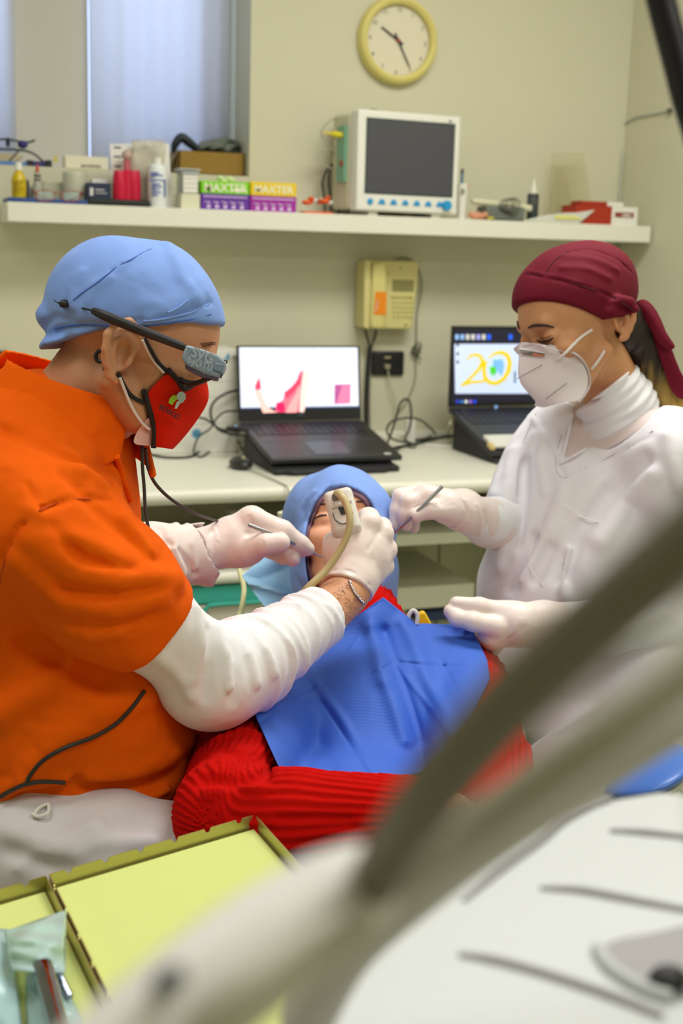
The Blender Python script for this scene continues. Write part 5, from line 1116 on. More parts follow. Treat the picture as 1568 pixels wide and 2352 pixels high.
# gloves
FB[:] = [1.0, 1.0]
g1 = inter(off(un(.007, hand1, cap(P(790, 1362, 1.80), P(812, 1330, 1.815), .0325, .032)), .0022), plane((P(757, 1312, 1.80)+P(852, 1388, 1.80))/2, P(795, 1365, 1.80)-P(824, 1286, h1)), .001)
G_ = lambda pts: surf(g1, pts)
g1 = folds(g1, [(G_([(758, 1318), (800, 1322), (840, 1352), (852, 1384)]), .0024, .002), (G_([(762, 1310), (806, 1312), (850, 1345), (862, 1372)]), -.0016, .002), (G_([(858, 1225), (862, 1255), (858, 1285)]), -.0012, .003), (G_([(845, 1262), (860, 1240), (870, 1222)]), -.002, .003)])
part_s('glove', g1, [P(735, 1170, 1.76), P(905, 1400, 1.95)], .0017, glove_m, dent, sm=1)
g2 = inter(off(un(.006, hand2, cap(P(440, 1268, 1.878), P(500, 1256, h2-.004), .0310, .0295)), .0022), plane(P(440, 1266, 1.88), P(440, 1262, 1.88)-P(478, 1262, 1.9)), .001)
G_ = lambda pts: surf(g2, pts)
g2 = folds(g2, [(G_([(474, 1215), (478, 1260), (482, 1300)]), .0022, .002), (G_([(484, 1212), (490, 1250), (492, 1290)]), -.0012, .002), (G_([(492, 1212), (500, 1240)]), .0014, .0018), (G_([(600, 1240), (606, 1262)]), -.0008, .0015), (G_([(610, 1240), (615, 1260)]), .0010, .0015), (G_([(572, 1188), (580, 1210), (570, 1230)]), -.002, .004)])
part_s('glove', g2, [P(445, 1150, 1.82), P(725, 1320, 2.0)], .0016, glove_m, dent, sm=1)
# trousers
FB[:] = [1.6, .9]
tr = chain([P(90, 1945, 1.54), P(250, 1985, 1.52), P(420, 2030, 1.54)], [.085, .080, .070], .04)
tr = un(.03, tr, chain([P(140, 1940, 1.72), P(360, 1975, 1.76), P(390, 2030, 1.80), P(400, 2400, 1.9), P(390, 2650, 1.95)], [.085, .070, .066, .055, .05], .03), ell(P(110, 1905, 1.63), (.140, .06, .145)), chain([P(420, 2000, 1.52), P(400, 2400, 1.62), P(370, 2720, 1.76)], [.075, .062, .05], .03))
Tt = lambda pts: surf(tr, pts)
tr = folds(tr, [(Tt([(0, 1900), (60, 1920), (140, 1940), (220, 1900)]), .008, .014), (Tt([(120, 1960), (240, 1935), (360, 1925)]), .005, .010), (Tt([(20, 1960), (90, 1980), (150, 2000)]), -.006, .010), (Tt([(40, 1990), (120, 1940), (180, 1960)]), .005, .010), (Tt([(250, 1880), (320, 1895), (380, 1920)]), -.004, .008)])
part_s('trousers', wob(tr, .003, 30, 6), [P(-260, 1780, 1.35), P(520, 2780, 1.95), P(500, 2600, 1.4)], .0045, trous_m, dent, sm=2, pad=.08)
b = MB(); b.tube(surf(tr, [(78, 1880), (90, 1862), (112, 1852), (112, 1872), (90, 1880), (76, 1874)], .004), .0022, 8); mk('waist_cord', b, white_pl, dent)
# face masks
hface = un(.01, hd, neck_d)
def loftmask(name, F_, near, mid, ridge, ynear, ymid, m, parent, solid=.0016, side=-1, hsf=None):
    rows = []
    for a, c, r in zip(near, mid, ridge):
        A_ = hit(hsf, *a) if hsf is not None else None
        if A_ is None or abs(F_.loc(A_[None])[0][1]) < .03: A_ = hp(F_, *a, side*ynear)
        else: A_ = A_+nrm(hsf, A_)*.002
        C_ = hp(F_, *c, side*ymid); R_ = hp(F_, *r, 0)
        la, lc = F_.loc(A_[None])[0], F_.loc(C_[None])[0]
        Am, Cm = F_.w(la[0], -la[1], la[2]), F_.w(lc[0], -lc[1], lc[2])
        rows.append([A_, A_*.45+C_*.55+(C_-A_)*0, C_, (C_+R_)/2+(R_-C_)*.08, R_, (Cm+R_)/2+(R_-Cm)*.08, Cm, Am*.45+Cm*.55, Am])
    b = MB(); b.grid(rows); o = mk(name, b, m, parent, smooth=80, solid=solid, sub=2); return rows
redm = mat('red_mask_cloth', (212, 34, 6), .9, bump=(900, .2, .0005), spec=.15)
near = [(385, 850), (360, 878), (332, 902), (340, 935), (352, 985), (352, 1027)]
mid = [(425, 893), (418, 915), (405, 935), (400, 965), (390, 1000), (375, 1030)]
ridge = [(478, 858), (486, 885), (493, 917), (463, 960), (431, 1000), (397, 1034)]
rows = loftmask('face_mask', HD, near, mid, ridge, .063, .046, redm, dent, hsf=hd0)
trim = mat('black_binding', (26, 26, 28), .7)
b = MB(); b.tube([r for r in rows[0][:5]], .0034, 8); mk('mask_binding', b, trim, dent)
b = MB(); b.tube([hp(HD, 330, 900, -.064)]+[r[0] for r in rows[2:]], .0034, 8); mk('mask_binding', b, trim, dent)
pk = mat('pink_surgical_mask', (232, 180, 168), .7)
near2 = [(352, 948), (330, 965), (312, 992), (301, 1022)]; mid2 = [(385, 950), (370, 972), (356, 998), (346, 1026)]; ridge2 = [(415, 955), (402, 978), (390, 1002), (374, 1026)]
loftmask('inner_mask', HD, near2, mid2, ridge2, .060, .032, pk, dent, solid=.001, hsf=hd0)
earm = un(.004, hface, earR)
whl = mat('white_elastic', (232, 226, 222), .6)
for pts, m_, r in (([(326, 780), (350, 825), (374, 856)], whl, .0016), ([(330, 778), (362, 830), (388, 852)], trim, .0022), ([(272, 868), (300, 930), (325, 970), (340, 985)], whl, .0018), ([(268, 856), (296, 905), (328, 925)], trim, .0026)):
    q = surf(earm, pts, .0022)
    if len(q) > 1: b = MB(); b.tube(q, r, 8); mk('ear_loop', b, m_, dent)
# emblem on the red mask (rows as surface): place on near side plane
def mpt(px, py):
    return hp(HD, px, py, -.0555+.00030*(px-395))-cF*.0032
b = MB()
def fpoly(pts, m, nm, lift=.0):
    b = MB(); q = [mpt(*p)-cF*lift for p in pts]; b.prism(q, -cF*.0006); mk(nm, b, m, dent, smooth=0)
fpoly([(407, 908), (412, 901), (420, 900), (427, 906), (427, 916), (421, 925), (414, 927), (407, 939), (402, 939), (406, 925), (412, 920), (405, 915)], mat('pale_tooth', (176, 200, 200), .6), 'mask_emblem')
fpoly([(392, 914), (399, 908), (407, 910), (408, 918), (401, 924), (396, 931), (388, 926), (390, 918)], mat('green_tooth', (150, 190, 20), .6), 'mask_emblem', .0006)
b = MB(); axx = mpt(408, 953)-mpt(382, 938); axy = mpt(396, 930)-mpt(388, 946)
b.text('BOSCO', mpt(388, 952)-cF*.001, axx, axy, .0088, align='CENTER', ext=.0002, bold=.0003); mk('mask_lettering', b, mat('dark_maroon_ink', (80, 16, 22), .7), dent, smooth=0)
# loupes / temple with grey module
lp = un(.004, cap0, hd, earR)
t = thing('loupe_glasses', '', 'x', (0, 0, 0)); bpy.data.objects.remove(t)
b = MB(); q = [P(214, 714, 1.476), P(245, 727, 1.468), P(330, 762, 1.468), P(365, 775, 1.472), P(424, 798, 1.482)]; b.tube(q, [.004, .0058, .0055, .0052, .0045], 10, smooth=5); gt = mk('glasses_temple', b, black, dent)
b = MB(); b.tube([P(214, 714, 1.476), P(190, 708, 1.49), P(168, 702, 1.50)], .0012, 6); b.tube([P(125, 687, 1.515), P(138, 686, 1.51), P(156, 694, 1.50), P(150, 700, 1.50), P(132, 694, 1.51)], .0016, 6, closed=True); b.ell(P(147, 698, 1.497), (.006, .005, .005), nu=14, nv=8); mk('retaining_cord', b, black, dent)
b = MB(); b.tube([P(246, 808, 1.50), P(228, 806, 1.50), P(220, 818, 1.50), P(226, 830, 1.50), P(248, 828, 1.50)], .0024, 8); b.tube([P(246, 800, 1.49), P(250, 815, 1.49), P(249, 832, 1.49)], .004, 8); mk('earpiece_hook', b, black, dent)
b = MB(); b.tube([P(236, 832, 1.515), P(238, 870, 1.525), P(243, 900, 1.53)], .0006, 6); mk('earpiece_wire', b, mat('brown_wire', (96, 66, 50), .5), dent)
mg = mat('grey_module', (126, 142, 158), .4)
poly = [(427, 791), (470, 803), (500, 815), (516, 830), (517, 843), (510, 858), (500, 868), (470, 860), (425, 838), (416, 822)]
b = MB(); b.prism([P(x, y, 1.475+.00035*(x-420)) for x, y in poly], cF*.020-cR*0); md = mk('camera_module', b, mg, dent, bevel=.003)
b = MB(); b.prism([P(x, y, 1.474+.00035*(x-420)) for x, y in [(495, 834), (516, 838), (512, 857), (490, 850)]], -cF*.002); mk('module_clip', b, mat('grey_clip', (110, 128, 150), .4), dent, bevel=.001)
b = MB(); b.prism([P(x, y, 1.477+.00035*(x-420)) for x, y in [(425, 838), (470, 860), (500, 868), (496, 873), (462, 866), (425, 846)]], cF*.018); mk('module_underside', b, mat('dark_violet', (70, 50, 72), .5), dent)
b = MB(); ax_ = P(485, 829, 1.497)-P(440, 812, 1.481); ay_ = P(440, 800, 1.48)-P(434, 820, 1.48)
b.text('SVG', P(462, 827, 1.4835)-cF*.0, ax_, ay_, .0165, ext=.0003, bold=.0002); b.text('byDTU', P(458, 843, 1.4830), ax_, ay_, .0115, ext=.0003); mk('module_lettering', b, mat('light_grey_ink', (170, 184, 196), .5), dent, smooth=0)
b = MB(); b.tube([P(515, 828, 1.506), P(521, 829, 1.507), P(519, 835, 1.507)], .0009, 6); b.tube([P(509, 858, 1.504), P(507, 869, 1.504)], .0009, 6); mk('module_latch', b, black, dent)
b = MB(); b.tube([P(480, 868, 1.50), P(450, 880, 1.52), P(420, 875, 1.53), P(392, 850, 1.535)], .0034, 8); mk('glasses_lower_rim', b, black, dent)
# eyebrow hair and eye
hs = mat('grey_brow', (138, 104, 78), .8)
b = MB(); rr = random.Random(4)
for k in range(34):
    px, py = 462+k*.75+rr.uniform(-1, 1), 792-k*.1+rr.uniform(-5, 5); h_ = hit(hd, px, py)
    if h_ is not None and h_[2] > 0 and np.linalg.norm(h_-HD.o) < .16: b.tube([h_, h_+nrm(hd, h_)*.003+cR*.003-cU*.001], [.0005, .0002], 4, smooth=0)
if b.v: mk('eyebrow', b, hs, dent)
# bracelet on the near wrist, forearm hair
warm = chain([wr[2], wr[3]], [.033, .031])
b = MB()
for k in range(15):
    s = k/14; px, py = 802+s*30-5*math.sin(3*s), 1336+s*48; h_ = hit(un(.004, body_d, g1), px, py)
    if h_ is not None: b.ell(h_+nrm(body_d, h_)*.0012, (.0026, .0020, .0026), camaxes(k*40), nu=8, nv=6)
mk('bracelet', b, chrome, dent)
hb = mat('brown_body_hair', (110, 66, 34), .7); b = MB(); rr = random.Random(9)
for k in range(520):
    px, py = rr.uniform(705, 840), rr.uniform(1325, 1475)
    if lip((np.array([px]), np.array([py])), [(712, 1352), (760, 1322), (800, 1340), (838, 1392), (790, 1440), (785, 1470), (745, 1385)])[0] > 0: continue
    h_ = hit(skinarm, px, py)
    if h_ is None: continue
    n_ = nrm(skinarm, h_); d_ = -cU*.6+cR*.5+cR*rr.uniform(-.5, .5)-cU*rr.uniform(-.4, .4); b.tube([h_-n_*.0004, h_+n_*.0008+d_*.0035, h_+n_*.0006+d_*.0080], [.00022, .0002, .0001], 3, smooth=0)
o = mk('arm_hair', b, hb, dent, fixn=False); o['kind'] = 'stuff'
# ------------------------------------------------------------ ASSISTANT (right)
nur = thing('person', 'person in white scrubs, maroon cap and white respirator, looking down at the right', 'person', (P(1450, 1900, 2.25)[0], P(1450, 1900, 2.25)[1], 0))
th, ps = math.radians(20), math.radians(28)
fw = -cR*math.cos(ps)-cF*math.sin(ps)
HN = Frame(P(1328, 764, 2.14), fw*math.cos(th)-cU*math.sin(th), cU*math.cos(th)+fw*math.sin(th))
hn0 = HN.wrap(zsq(head_sdf(jaw=.92, nose=.5), .90))
hn0c = deflate(hn0, HN, [(1200, 925), (1345, 918), (1350, 985), (1200, 1010)], .03, .03)
hn = deflate(hn0c, HN, [(1195, 790), (1262, 795), (1340, 860), (1352, 900), (1335, 925), (1250, 950), (1170, 900)], .045, .010)
earN = Frame(HN.w(-.016, .001, .002), HN.A[0], HN.A[2]).wrap(ear_sdf(1, .9))
neck_n = chain([P(1372, 830, 2.17), P(1420, 920, 2.20), P(1430, 1000, 2.22)], [.050, .050, .062], .02)
hr = 2.09
arm_r = chain([P(1262, 1075, 2.33), P(1215, 1235, 2.30), P(1120, 1200, 2.20), P(1062, 1172, hr+.02)], [.040, .032, .026, .024], .02)
handR = un(.010, ell(P(1012, 1158, hr), (.034, .024, .018), camaxes(-16)), cap(P(1060, 1172, hr+.015), P(1030, 1165, hr), .025, .024), ell(P(985, 1138, hr), (.020, .015, .018), camaxes(-20)), ell(P(1020, 1172, hr-.012), (.022, .014, .014), camaxes(-5)))
fR = un(.003, chain([P(985, 1140, hr+.0), P(938, 1152, hr-.012), P(930, 1180, hr-.012), P(933, 1206, hr-.004)], [.013, .0110, .0098, .0082], .005),
        chain([P(968, 1128, hr+.014), P(918, 1140, hr+.006), P(910, 1172, hr+.004), P(905, 1204, hr+.006)], [.012, .0105, .0092, .0078], .005),
        chain([P(975, 1150, hr+.030), P(952, 1165, hr+.024), P(950, 1192, hr+.020), P(950, 1212, hr+.020)], [.011, .0098, .009, .0076], .005),
        chain([P(1028, 1172, hr-.012), P(990, 1171, hr-.026), P(955, 1183, hr-.028)], [.0150, .0120, .0100], .006))
handRn = un(.006, handR, fR)
hl = 1.96
arm_l = chain([P(1545, 1080, 2.12), P(1560, 1400, 2.14), P(1400, 1440, 2.05), P(1245, 1435, hl+.02)], [.05, .042, .034, .028], .02)
handL = un(.012, ell(P(1165, 1432, hl), (.040, .033, .022), camaxes(4)), cap(P(1245, 1435, hl+.02), P(1195, 1436, hl), .028, .030), ell(P(1130, 1460, hl), (.020, .020, .020)))
fL = un(.004, chain([P(1150, 1405, hl), P(1100, 1393, hl-.006), P(1048, 1386, hl-.004)], [.0140, .0115, .0090], .006),
        chain([P(1140, 1440, hl-.016), P(1085, 1428, hl-.022), P(1050, 1420, hl-.014), P(1034, 1404, hl-.006)], [.0150, .0120, .0105, .0088], .006),
        chain([P(1140, 1412, hl+.018), P(1095, 1404, hl+.024), P(1062, 1408, hl+.026)], [.012, .0105, .0085], .006),
        chain([P(1135, 1450, hl+.015), P(1110, 1470, hl+.030), P(1098, 1490, hl+.03)], [.012, .0105, .0085], .006), chain([P(1150, 1462, hl+.015), P(1135, 1485, hl+.030), P(1125, 1500, hl+.03)], [.012, .0105, .0085], .006))
handLn = un(.006, handL, fL)
core_n = un(.05, ell(P(1395, 1130, 2.27), (.130, .15, .10), camaxes(0, -28)), ell(P(1350, 1400, 2.25), (.13, .22, .10), camaxes(0, -28)), cap(P(1268, 1060, 2.32), P(1525, 1070, 2.15), .042))
legs_n = un(.02, chain([P(1400, 1680, 2.30), P(1180, 1760, 2.35), P(1180, 2200, 2.45)], [.08, .06, .045], .03), chain([P(1480, 1700, 2.16), P(1300, 1800, 2.05), P(1300, 2350, 2.15)], [.08, .06, .045], .03))
body_n = un(.006, un(.006, un(.006, un(.02, un(.02, bnd(hn, HN.w(0, 0, .02), .15), neck_n, core_n), arm_r, arm_l, legs_n), bnd(earN, HN.w(-.016, .075, 0), .05)), bnd(handRn, P(990, 1165, hr), .10)), bnd(handLn, P(1150, 1435, hl), .11))
smesh('body', body_n, V(.7, 1.2, .0), V(2.0, 2.7, 1.5), .0029, skin_n, nur)
# cap
def cutn(p):
    q = HN.loc(p); x, z = q[:, 0], q[:, 2]; base = np.where(x > 0, .014+.70*x, np.where(x > -.05, .014+.15*x, .0065+.8*(x+.05))); return (base-z)*.8
cn = un(.02, off(hn0, .007), HN.wrap(un(.02, ell((-.022, 0, .064), (.098, .082, .076)), ell((-.045, 0, .070), (.070, .072, .060)), ell((.010, 0, .066), (.070, .070, .058)))))
cn = inter(un(.008, cn, off(earN, .004)), cutn, .003)
Cn = lambda pts: surf(cn, pts)
cn1 = folds(cn, [(Cn([(1208, 628), (1250, 636), (1320, 652), (1400, 678), (1458, 716)]), -.0026, .0022), (Cn([(1208, 624), (1250, 631), (1320, 647), (1400, 673), (1458, 711)]), .0012, .003), (Cn([(1250, 634), (1268, 605), (1300, 580), (1350, 572), (1410, 590), (1455, 630), (1470, 690)]), -.0022, .0022),
    (Cn([(1300, 590), (1360, 595), (1420, 620)]), .002, .006), (Cn([(1290, 615), (1350, 618), (1400, 640)]), .002, .005), (Cn([(1395, 715), (1430, 722), (1460, 735)]), .004, .005), (Cn([(1400, 735), (1425, 745), (1440, 752)]), -.004, .004), (Cn([(1410, 700), (1440, 712)]), -.003, .004)])
cnw = wob(cn1, .0011, 60, 5); mseam = mat('maroon_seam', (70, 4, 22), .8)
seamline(nur, cnw, 'cap_seam', [(1208, 628), (1230, 631), (1250, 636), (1285, 644), (1320, 652), (1360, 665), (1400, 678), (1430, 696), (1458, 716)], .0008, mseam)
seamline(nur, cnw, 'cap_seam', [(1250, 634), (1258, 618), (1270, 602), (1285, 590), (1305, 579)], .0008, mseam)
part_s('surgical_cap', cnw, [P(1180, 550, 2.05), P(1490, 790, 2.25)], .0027, maroon_m, nur)
# ribbons and ponytail
def ribbon(name, rows, m, parent, solid=.0014, sub_=2):
    b = MB(); b.grid(rows); return mk(name, b, m, parent, smooth=80, solid=solid, sub=sub_)
rb = lambda L: [[P(*a), (P(*a)+P(*c))/2-cF*z, P(*c)] for a, c, z in L]
ribbon('cap_tie', rb([((1455, 700, 2.17), (1462, 712, 2.17), .004), ((1470, 682, 2.165), (1478, 740, 2.165), .012), ((1495, 690, 2.16), (1505, 790, 2.16), .010), ((1525, 740, 2.16), (1525, 860, 2.165), .008), ((1560, 860, 2.16), (1548, 918, 2.17), .006), ((1600, 905, 2.16), (1575, 918, 2.17), .004)]), maroon_m, nur)
ribbon('cap_tie', rb([((1455, 695, 2.155), (1462, 715, 2.155), .004), ((1478, 680, 2.15), (1480, 735, 2.15), .010), ((1505, 715, 2.148), (1500, 770, 2.148), .008), ((1530, 765, 2.148), (1515, 800, 2.148), .006), ((1552, 795, 2.148), (1546, 804, 2.148), .003)]), maroon_m, nur)
hairf = chain([P(1440, 735, 2.19), P(1480, 790, 2.20), P(1520, 890, 2.21), P(1560, 980, 2.20)], [.030, .034, .032, .020], .02)
hairf = un(.02, hairf, ell(P(1435, 750, 2.17), (.030, .032, .05)))
hairn = inter(hairf, lambda p: -((p-P(1440, 715, 2.19))@(-cU)), .004)
hm = mat('brunette_to_blonde_hair', (44, 31, 25), .45)
nt = hm.node_tree; tc = nt.nodes.new('ShaderNodeTexCoord'); dp = nt.nodes.new('ShaderNodeVectorMath'); dp.operation = 'DOT_PRODUCT'; nt.links.new(tc.outputs['Object'], dp.inputs[0]); dp.inputs[1].default_value = (0, 0, -1)
org_z = float(P(1450, 1900, 2.25)[2]) * 0
mr = nt.nodes.new('ShaderNodeMapRange'); nz = nt.nodes.new('ShaderNodeTexNoise'); nz.inputs['Scale'].default_value = 60; sc_ = nt.nodes.new('ShaderNodeVectorMath'); sc_.operation = 'MULTIPLY'; sc_.inputs[1].default_value = (1.4, 1.4, .12); nt.links.new(tc.outputs['Object'], sc_.inputs[0]); nt.links.new(sc_.outputs[0], nz.inputs['Vector'])
ad = nt.nodes.new('ShaderNodeMath'); ad.operation = 'MULTIPLY_ADD'; nt.links.new(nz.outputs[0], ad.inputs[0]); ad.inputs[1].default_value = .12; nt.links.new(dp.outputs['Value'], ad.inputs[2])
z_hi = -float(P(1500, 830, 2.2)[2]); z_lo = -float(P(1540, 930, 2.2)[2])
nt.links.new(ad.outputs[0], mr.inputs[0]); mr.inputs[1].default_value = z_hi+.06; mr.inputs[2].default_value = z_lo+.06
mx = nt.nodes.new('ShaderNodeMix'); mx.data_type = 'RGBA'; nt.links.new(mr.outputs[0], mx.inputs[0]); mx.inputs[6].default_value = (.022, .012, .009, 1); mx.inputs[7].default_value = (.42, .26, .05, 1)
nt.links.new(mx.outputs[2], nt.nodes['Principled BSDF'].inputs['Base Color']); bp = nt.nodes.new('ShaderNodeBump'); bp.inputs['Distance'].default_value = .004; nt.links.new(nz.outputs[0], bp.inputs['Height']); nt.links.new(bp.outputs[0], nt.nodes['Principled BSDF'].inputs['Normal'])
part_s('hair', wob(hairn, .002, 120, 3), [P(1400, 700, 2.1), P(1600, 1010, 2.25)], .003, hm, nur)
# brows, lashes
hdk = mat('dark_brow_hair', (52, 34, 26), .7)
def hairline(pts, r, nm, par, f, lift=.0006, m=hdk): 
    q = surf(f, pts, lift)
    if len(q) > 1: b = MB(); b.tube(q, r[:len(q)] if hasattr(r, '__len__') else r, 8); mk(nm, b, m, par)
hairline([(1213, 753), (1225, 748), (1240, 747), (1255, 748), (1272, 752)], [.0012, .0024, .0026, .0020, .0008], 'eyebrow', nur, hn)
hairline([(1188, 738), (1190, 748), (1193, 756)], [.0010, .0016, .0008], 'eyebrow', nur, hn)
hairline([(1232, 781), (1242, 785), (1254, 784), (1264, 780), (1270, 775)], [.0010, .0020, .0022, .0020, .0008], 'eyelashes', nur, hn)
hairline([(1229, 771), (1240, 776), (1255, 775), (1265, 770)], [.0005, .0007, .0007, .0004], 'eyelid_crease', nur, hn, .0001, mat('lid_crease', (150, 98, 62), .7))
# respirator
wm = mat('white_respirator', (234, 226, 230), .75, bump=(400, .1, .0005))
near = [(1262, 790), (1320, 812), (1347, 845), (1352, 880), (1343, 905), (1328, 923)]
mid = [(1240, 790), (1280, 822), (1304, 855), (1308, 885), (1304, 905), (1292, 924)]
ridge = [(1198, 784), (1186, 815), (1176, 870), (1194, 892), (1220, 914), (1249, 938)]
rowsn = loftmask('respirator', HN, near, mid, ridge, .052, .040, wm, nur, side=1, hsf=hn0)
b = MB(); b.tube([r[0] for r in rowsn], .0022, 8); mk('respirator_seam', b, mat('seam_grey', (206, 196, 198), .7), nur)
fm = lambda p, rr_=rowsn: p
def npt(px, py, lift=.002):
    # point on the near half of the respirator, bilinear between its rows
    best = None
    for i in range(len(rowsn)-1):
        for j in range(4):
            for tri in ((rowsn[i][j], rowsn[i][j+1], rowsn[i+1][j]), (rowsn[i][j+1], rowsn[i+1][j+1], rowsn[i+1][j])):
                a, u, v = tri[0], tri[1]-tri[0], tri[2]-tri[0]; n_ = np.cross(u, v); r = ray(px, py); dn = r@n_
                if abs(dn) < 1e-12: continue
                t = ((a-cC)@n_)/dn; q = cC+r*t; w = q-a
                uu, uv, vv, wu, wv = u@u, u@v, v@v, w@u, w@v; D_ = uv*uv-uu*vv; s_ = (uv*wv-vv*wu)/D_; k_ = (uv*wu-uu*wv)/D_
                if s_ > -.02 and k_ > -.02 and s_+k_ < 1.04 and (best is None or t < best[0]): best = (t, q)
    q = best[1] if best else hp(HN, px, py, .04)
    return q-cF*(lift+.0025)
b = MB()
for (a, c) in (((1187, 870), (1245, 838)), ((1252, 917), (1302, 879))):
    for k in range(12):
        s0, s1 = k/12, (k+.6)/12; A_ = npt(a[0]+(c[0]-a[0])*s0, a[1]+(c[1]-a[1])*s0); B_ = npt(a[0]+(c[0]-a[0])*s1, a[1]+(c[1]-a[1])*s1); b.tube([A_, B_], .0008, 5, smooth=0)
mk('respirator_stitching', b, mat('stitch_grey', (110, 96, 104), .7), nur)
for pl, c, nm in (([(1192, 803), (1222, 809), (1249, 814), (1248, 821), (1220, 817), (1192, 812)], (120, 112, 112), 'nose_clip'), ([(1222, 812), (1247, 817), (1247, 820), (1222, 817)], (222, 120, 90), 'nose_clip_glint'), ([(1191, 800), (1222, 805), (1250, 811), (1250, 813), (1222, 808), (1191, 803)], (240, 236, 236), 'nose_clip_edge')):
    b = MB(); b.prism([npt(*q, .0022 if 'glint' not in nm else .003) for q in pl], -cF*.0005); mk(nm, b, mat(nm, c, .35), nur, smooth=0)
for pl in ([(1195, 790), (1225, 790), (1262, 797), (1300, 812)], [(1194, 795), (1225, 795), (1258, 801), (1285, 811)]):
    b = MB(); b.tube([npt(*q, .0005) for q in pl], .0007, 6); mk('respirator_weld', b, mat('seam_grey', 0), nur)
fe = un(.003, hn0, earN, cn)
for pts in ([(1280, 826), (1300, 808), (1330, 778), (1356, 757)], [(1350, 855), (1365, 838), (1378, 820), (1387, 806)]):
    q = [npt(*pts[0])]+surf(fe, pts[1:], .0025); b = MB(); b.tube(q, .0024, 8); mk('ear_loop', b, whl, nur)
FB[:] = [2.4, .8]
# turtleneck
tn = chain([P(1376, 868, 2.175), P(1418, 935, 2.20), P(1425, 1010, 2.22)], [.0570, .062, .080], .02)
def tcut(p): x, y, d = pxs(p); return np.where(y < 1100, -((y-(945-(x-1325)*.78-.0008*(x-1325)*(1470-x)*-1.2))), -1)*d/FPX*.7
tn = inter(tn, tcut, .004)
def tfold(f):
    a = P(1376, 868, 2.175); u = P(1418, 935, 2.2)-a; u /= np.linalg.norm(u); tlt = cR*.35
    def g(p): t = (p-a)@(u-tlt*.0); return f(p)-.0022*np.sin(t*2*math.pi/.016+1.2*np.sin((p@cR)*30))-.0014*np.sin(t*2*math.pi/.027+((p@cU)*22))
    return g
part_s('turtleneck', tfold(tn), [P(1310, 800, 2.1), P(1500, 1060, 2.3)], .0026, knit_m, nur)
# scrub top
s1_ = un(.05, ell(P(1385, 1130, 2.27), (.168, .17, .128), camaxes(4, -24)), ell(P(1340, 1400, 2.25), (.190, .28, .14), camaxes(-4, -24)), chain([P(1238, 1022, 2.33), P(1400, 985, 2.25), P(1540, 1040, 2.14)], [.062, .06, .066]))
slR = inter(chain([P(1235, 1020, 2.33), P(1190, 1130, 2.28), P(1150, 1200, 2.25)], [.062, .058, .056], .02), plane(P(1140, 1155, 2.24), P(1140, 1155, 2.24)-P(1195, 1075, 2.28)), .003)
slL = chain([P(1545, 1050, 2.13), P(1600, 1250, 2.12)], [.075, .072])
st = un(.03, s1_, slL); st = un(.012, st, slR)
st = sub(st, chain([P(1425, 870, 2.17), P(1420, 960, 2.18)], [.072, .070]), .004)
# V neck opening
def vneck(p):
    x, y, d = pxs(p); return np.where(d < 2.25, lip((x, y), [(1322, 930), (1306, 1000), (1292, 1062), (1370, 1020), (1460, 955), (1500, 925), (1480, 860), (1330, 880)])*d/FPX, .1)
inn = off(s1_, -.008)
stv = sub(st, lambda p: np.maximum(vneck(p), -inn(p)), .003)
stv = pcut(stv, [(1175, -200), (1210, 948), (1232, 925), (1320, 925), (1600, 850), (3000, 700), (3000, 1800), (1040, 1800), (1072, 1382), (1076, 1345), (1105, 1290), (1140, 1215), (1050, 1190), (1112, 1153), (1138, 1080), (1160, 1030), (1205, 955)], .006)
St = lambda pts: surf(stv, pts)
stf = folds(stv, [(St([(1222, 960), (1250, 1000), (1292, 1062), (1380, 1022), (1470, 965)]), .0022, .006), (St([(1245, 975), (1262, 1030), (1300, 1098), (1400, 1052), (1500, 1000)]), -.0016, .003),
    (St([(1180, 1040), (1170, 1120), (1165, 1210), (1150, 1300)]), .009, .014), (St([(1205, 1060), (1200, 1150), (1185, 1250)]), -.007, .012), (St([(1480, 1060), (1400, 1130), (1330, 1220), (1290, 1330)]), -.011, .014), (St([(1500, 1090), (1440, 1150), (1380, 1240)]), .010, .016),
    (St([(1290, 1130), (1260, 1220), (1200, 1330)]), .006, .012), (St([(1225, 1240), (1195, 1300), (1170, 1350)]), -.009, .012), (St([(1260, 1260), (1230, 1330)]), -.007, .012), (St([(1310, 1260), (1290, 1320), (1300, 1370)]), .010, .010),
    (St([(1275, 1145), (1335, 1190), (1400, 1205)]), .0022, .0025), (St([(1260, 1170), (1325, 1212)]), -.0015, .002), (St([(1275, 1145), (1225, 1230), (1215, 1300), (1250, 1345)]), .0016, .002), (St([(1335, 1190), (1310, 1260), (1290, 1330)]), .003, .005),
    (St([(1160, 1120), (1140, 1140), (1120, 1150)]), .003, .006), (St([(1225, 1000), (1205, 1040), (1170, 1090)]), .005, .010), (St([(1245, 1000), (1240, 1060), (1250, 1130)]), .003, .008), (St([(1530, 1000), (1545, 1060), (1560, 1120)]), .006, .012)])
und = pcut(off(s1_, -.0045), [(1310, 900), (1290, 1000), (1280, 1085), (1380, 1045), (1480, 985), (1530, 930), (1500, 840), (1330, 860)])
stw = wob(stf, .002, 34, 12)
part_s('undershirt', und, [P(1270, 850, 2.05), P(1540, 1090, 2.25)], .0032, mat('undershirt_cloth', (226, 212, 208), .85), nur, pad=.02)
def trimline(nm, pts, r, m, lift=.0010):
    q = surf(stw, pts, lift)
    if len(q) > 1: b = MB(); b.tube(q, r, 8); mk(nm, b, m, nur)
trimline('neckline_trim', [(1322, 932), (1308, 980), (1294, 1040), (1289, 1066)], .0024, scrub_m); trimline('neckline_trim', [(1291, 1063), (1340, 1035), (1400, 1000), (1460, 962), (1510, 930)], .0022, scrub_m)
seamw = mat('seam_highlight', (250, 248, 248), .7)  # pocket seams, coloured near-white to paint in their highlights
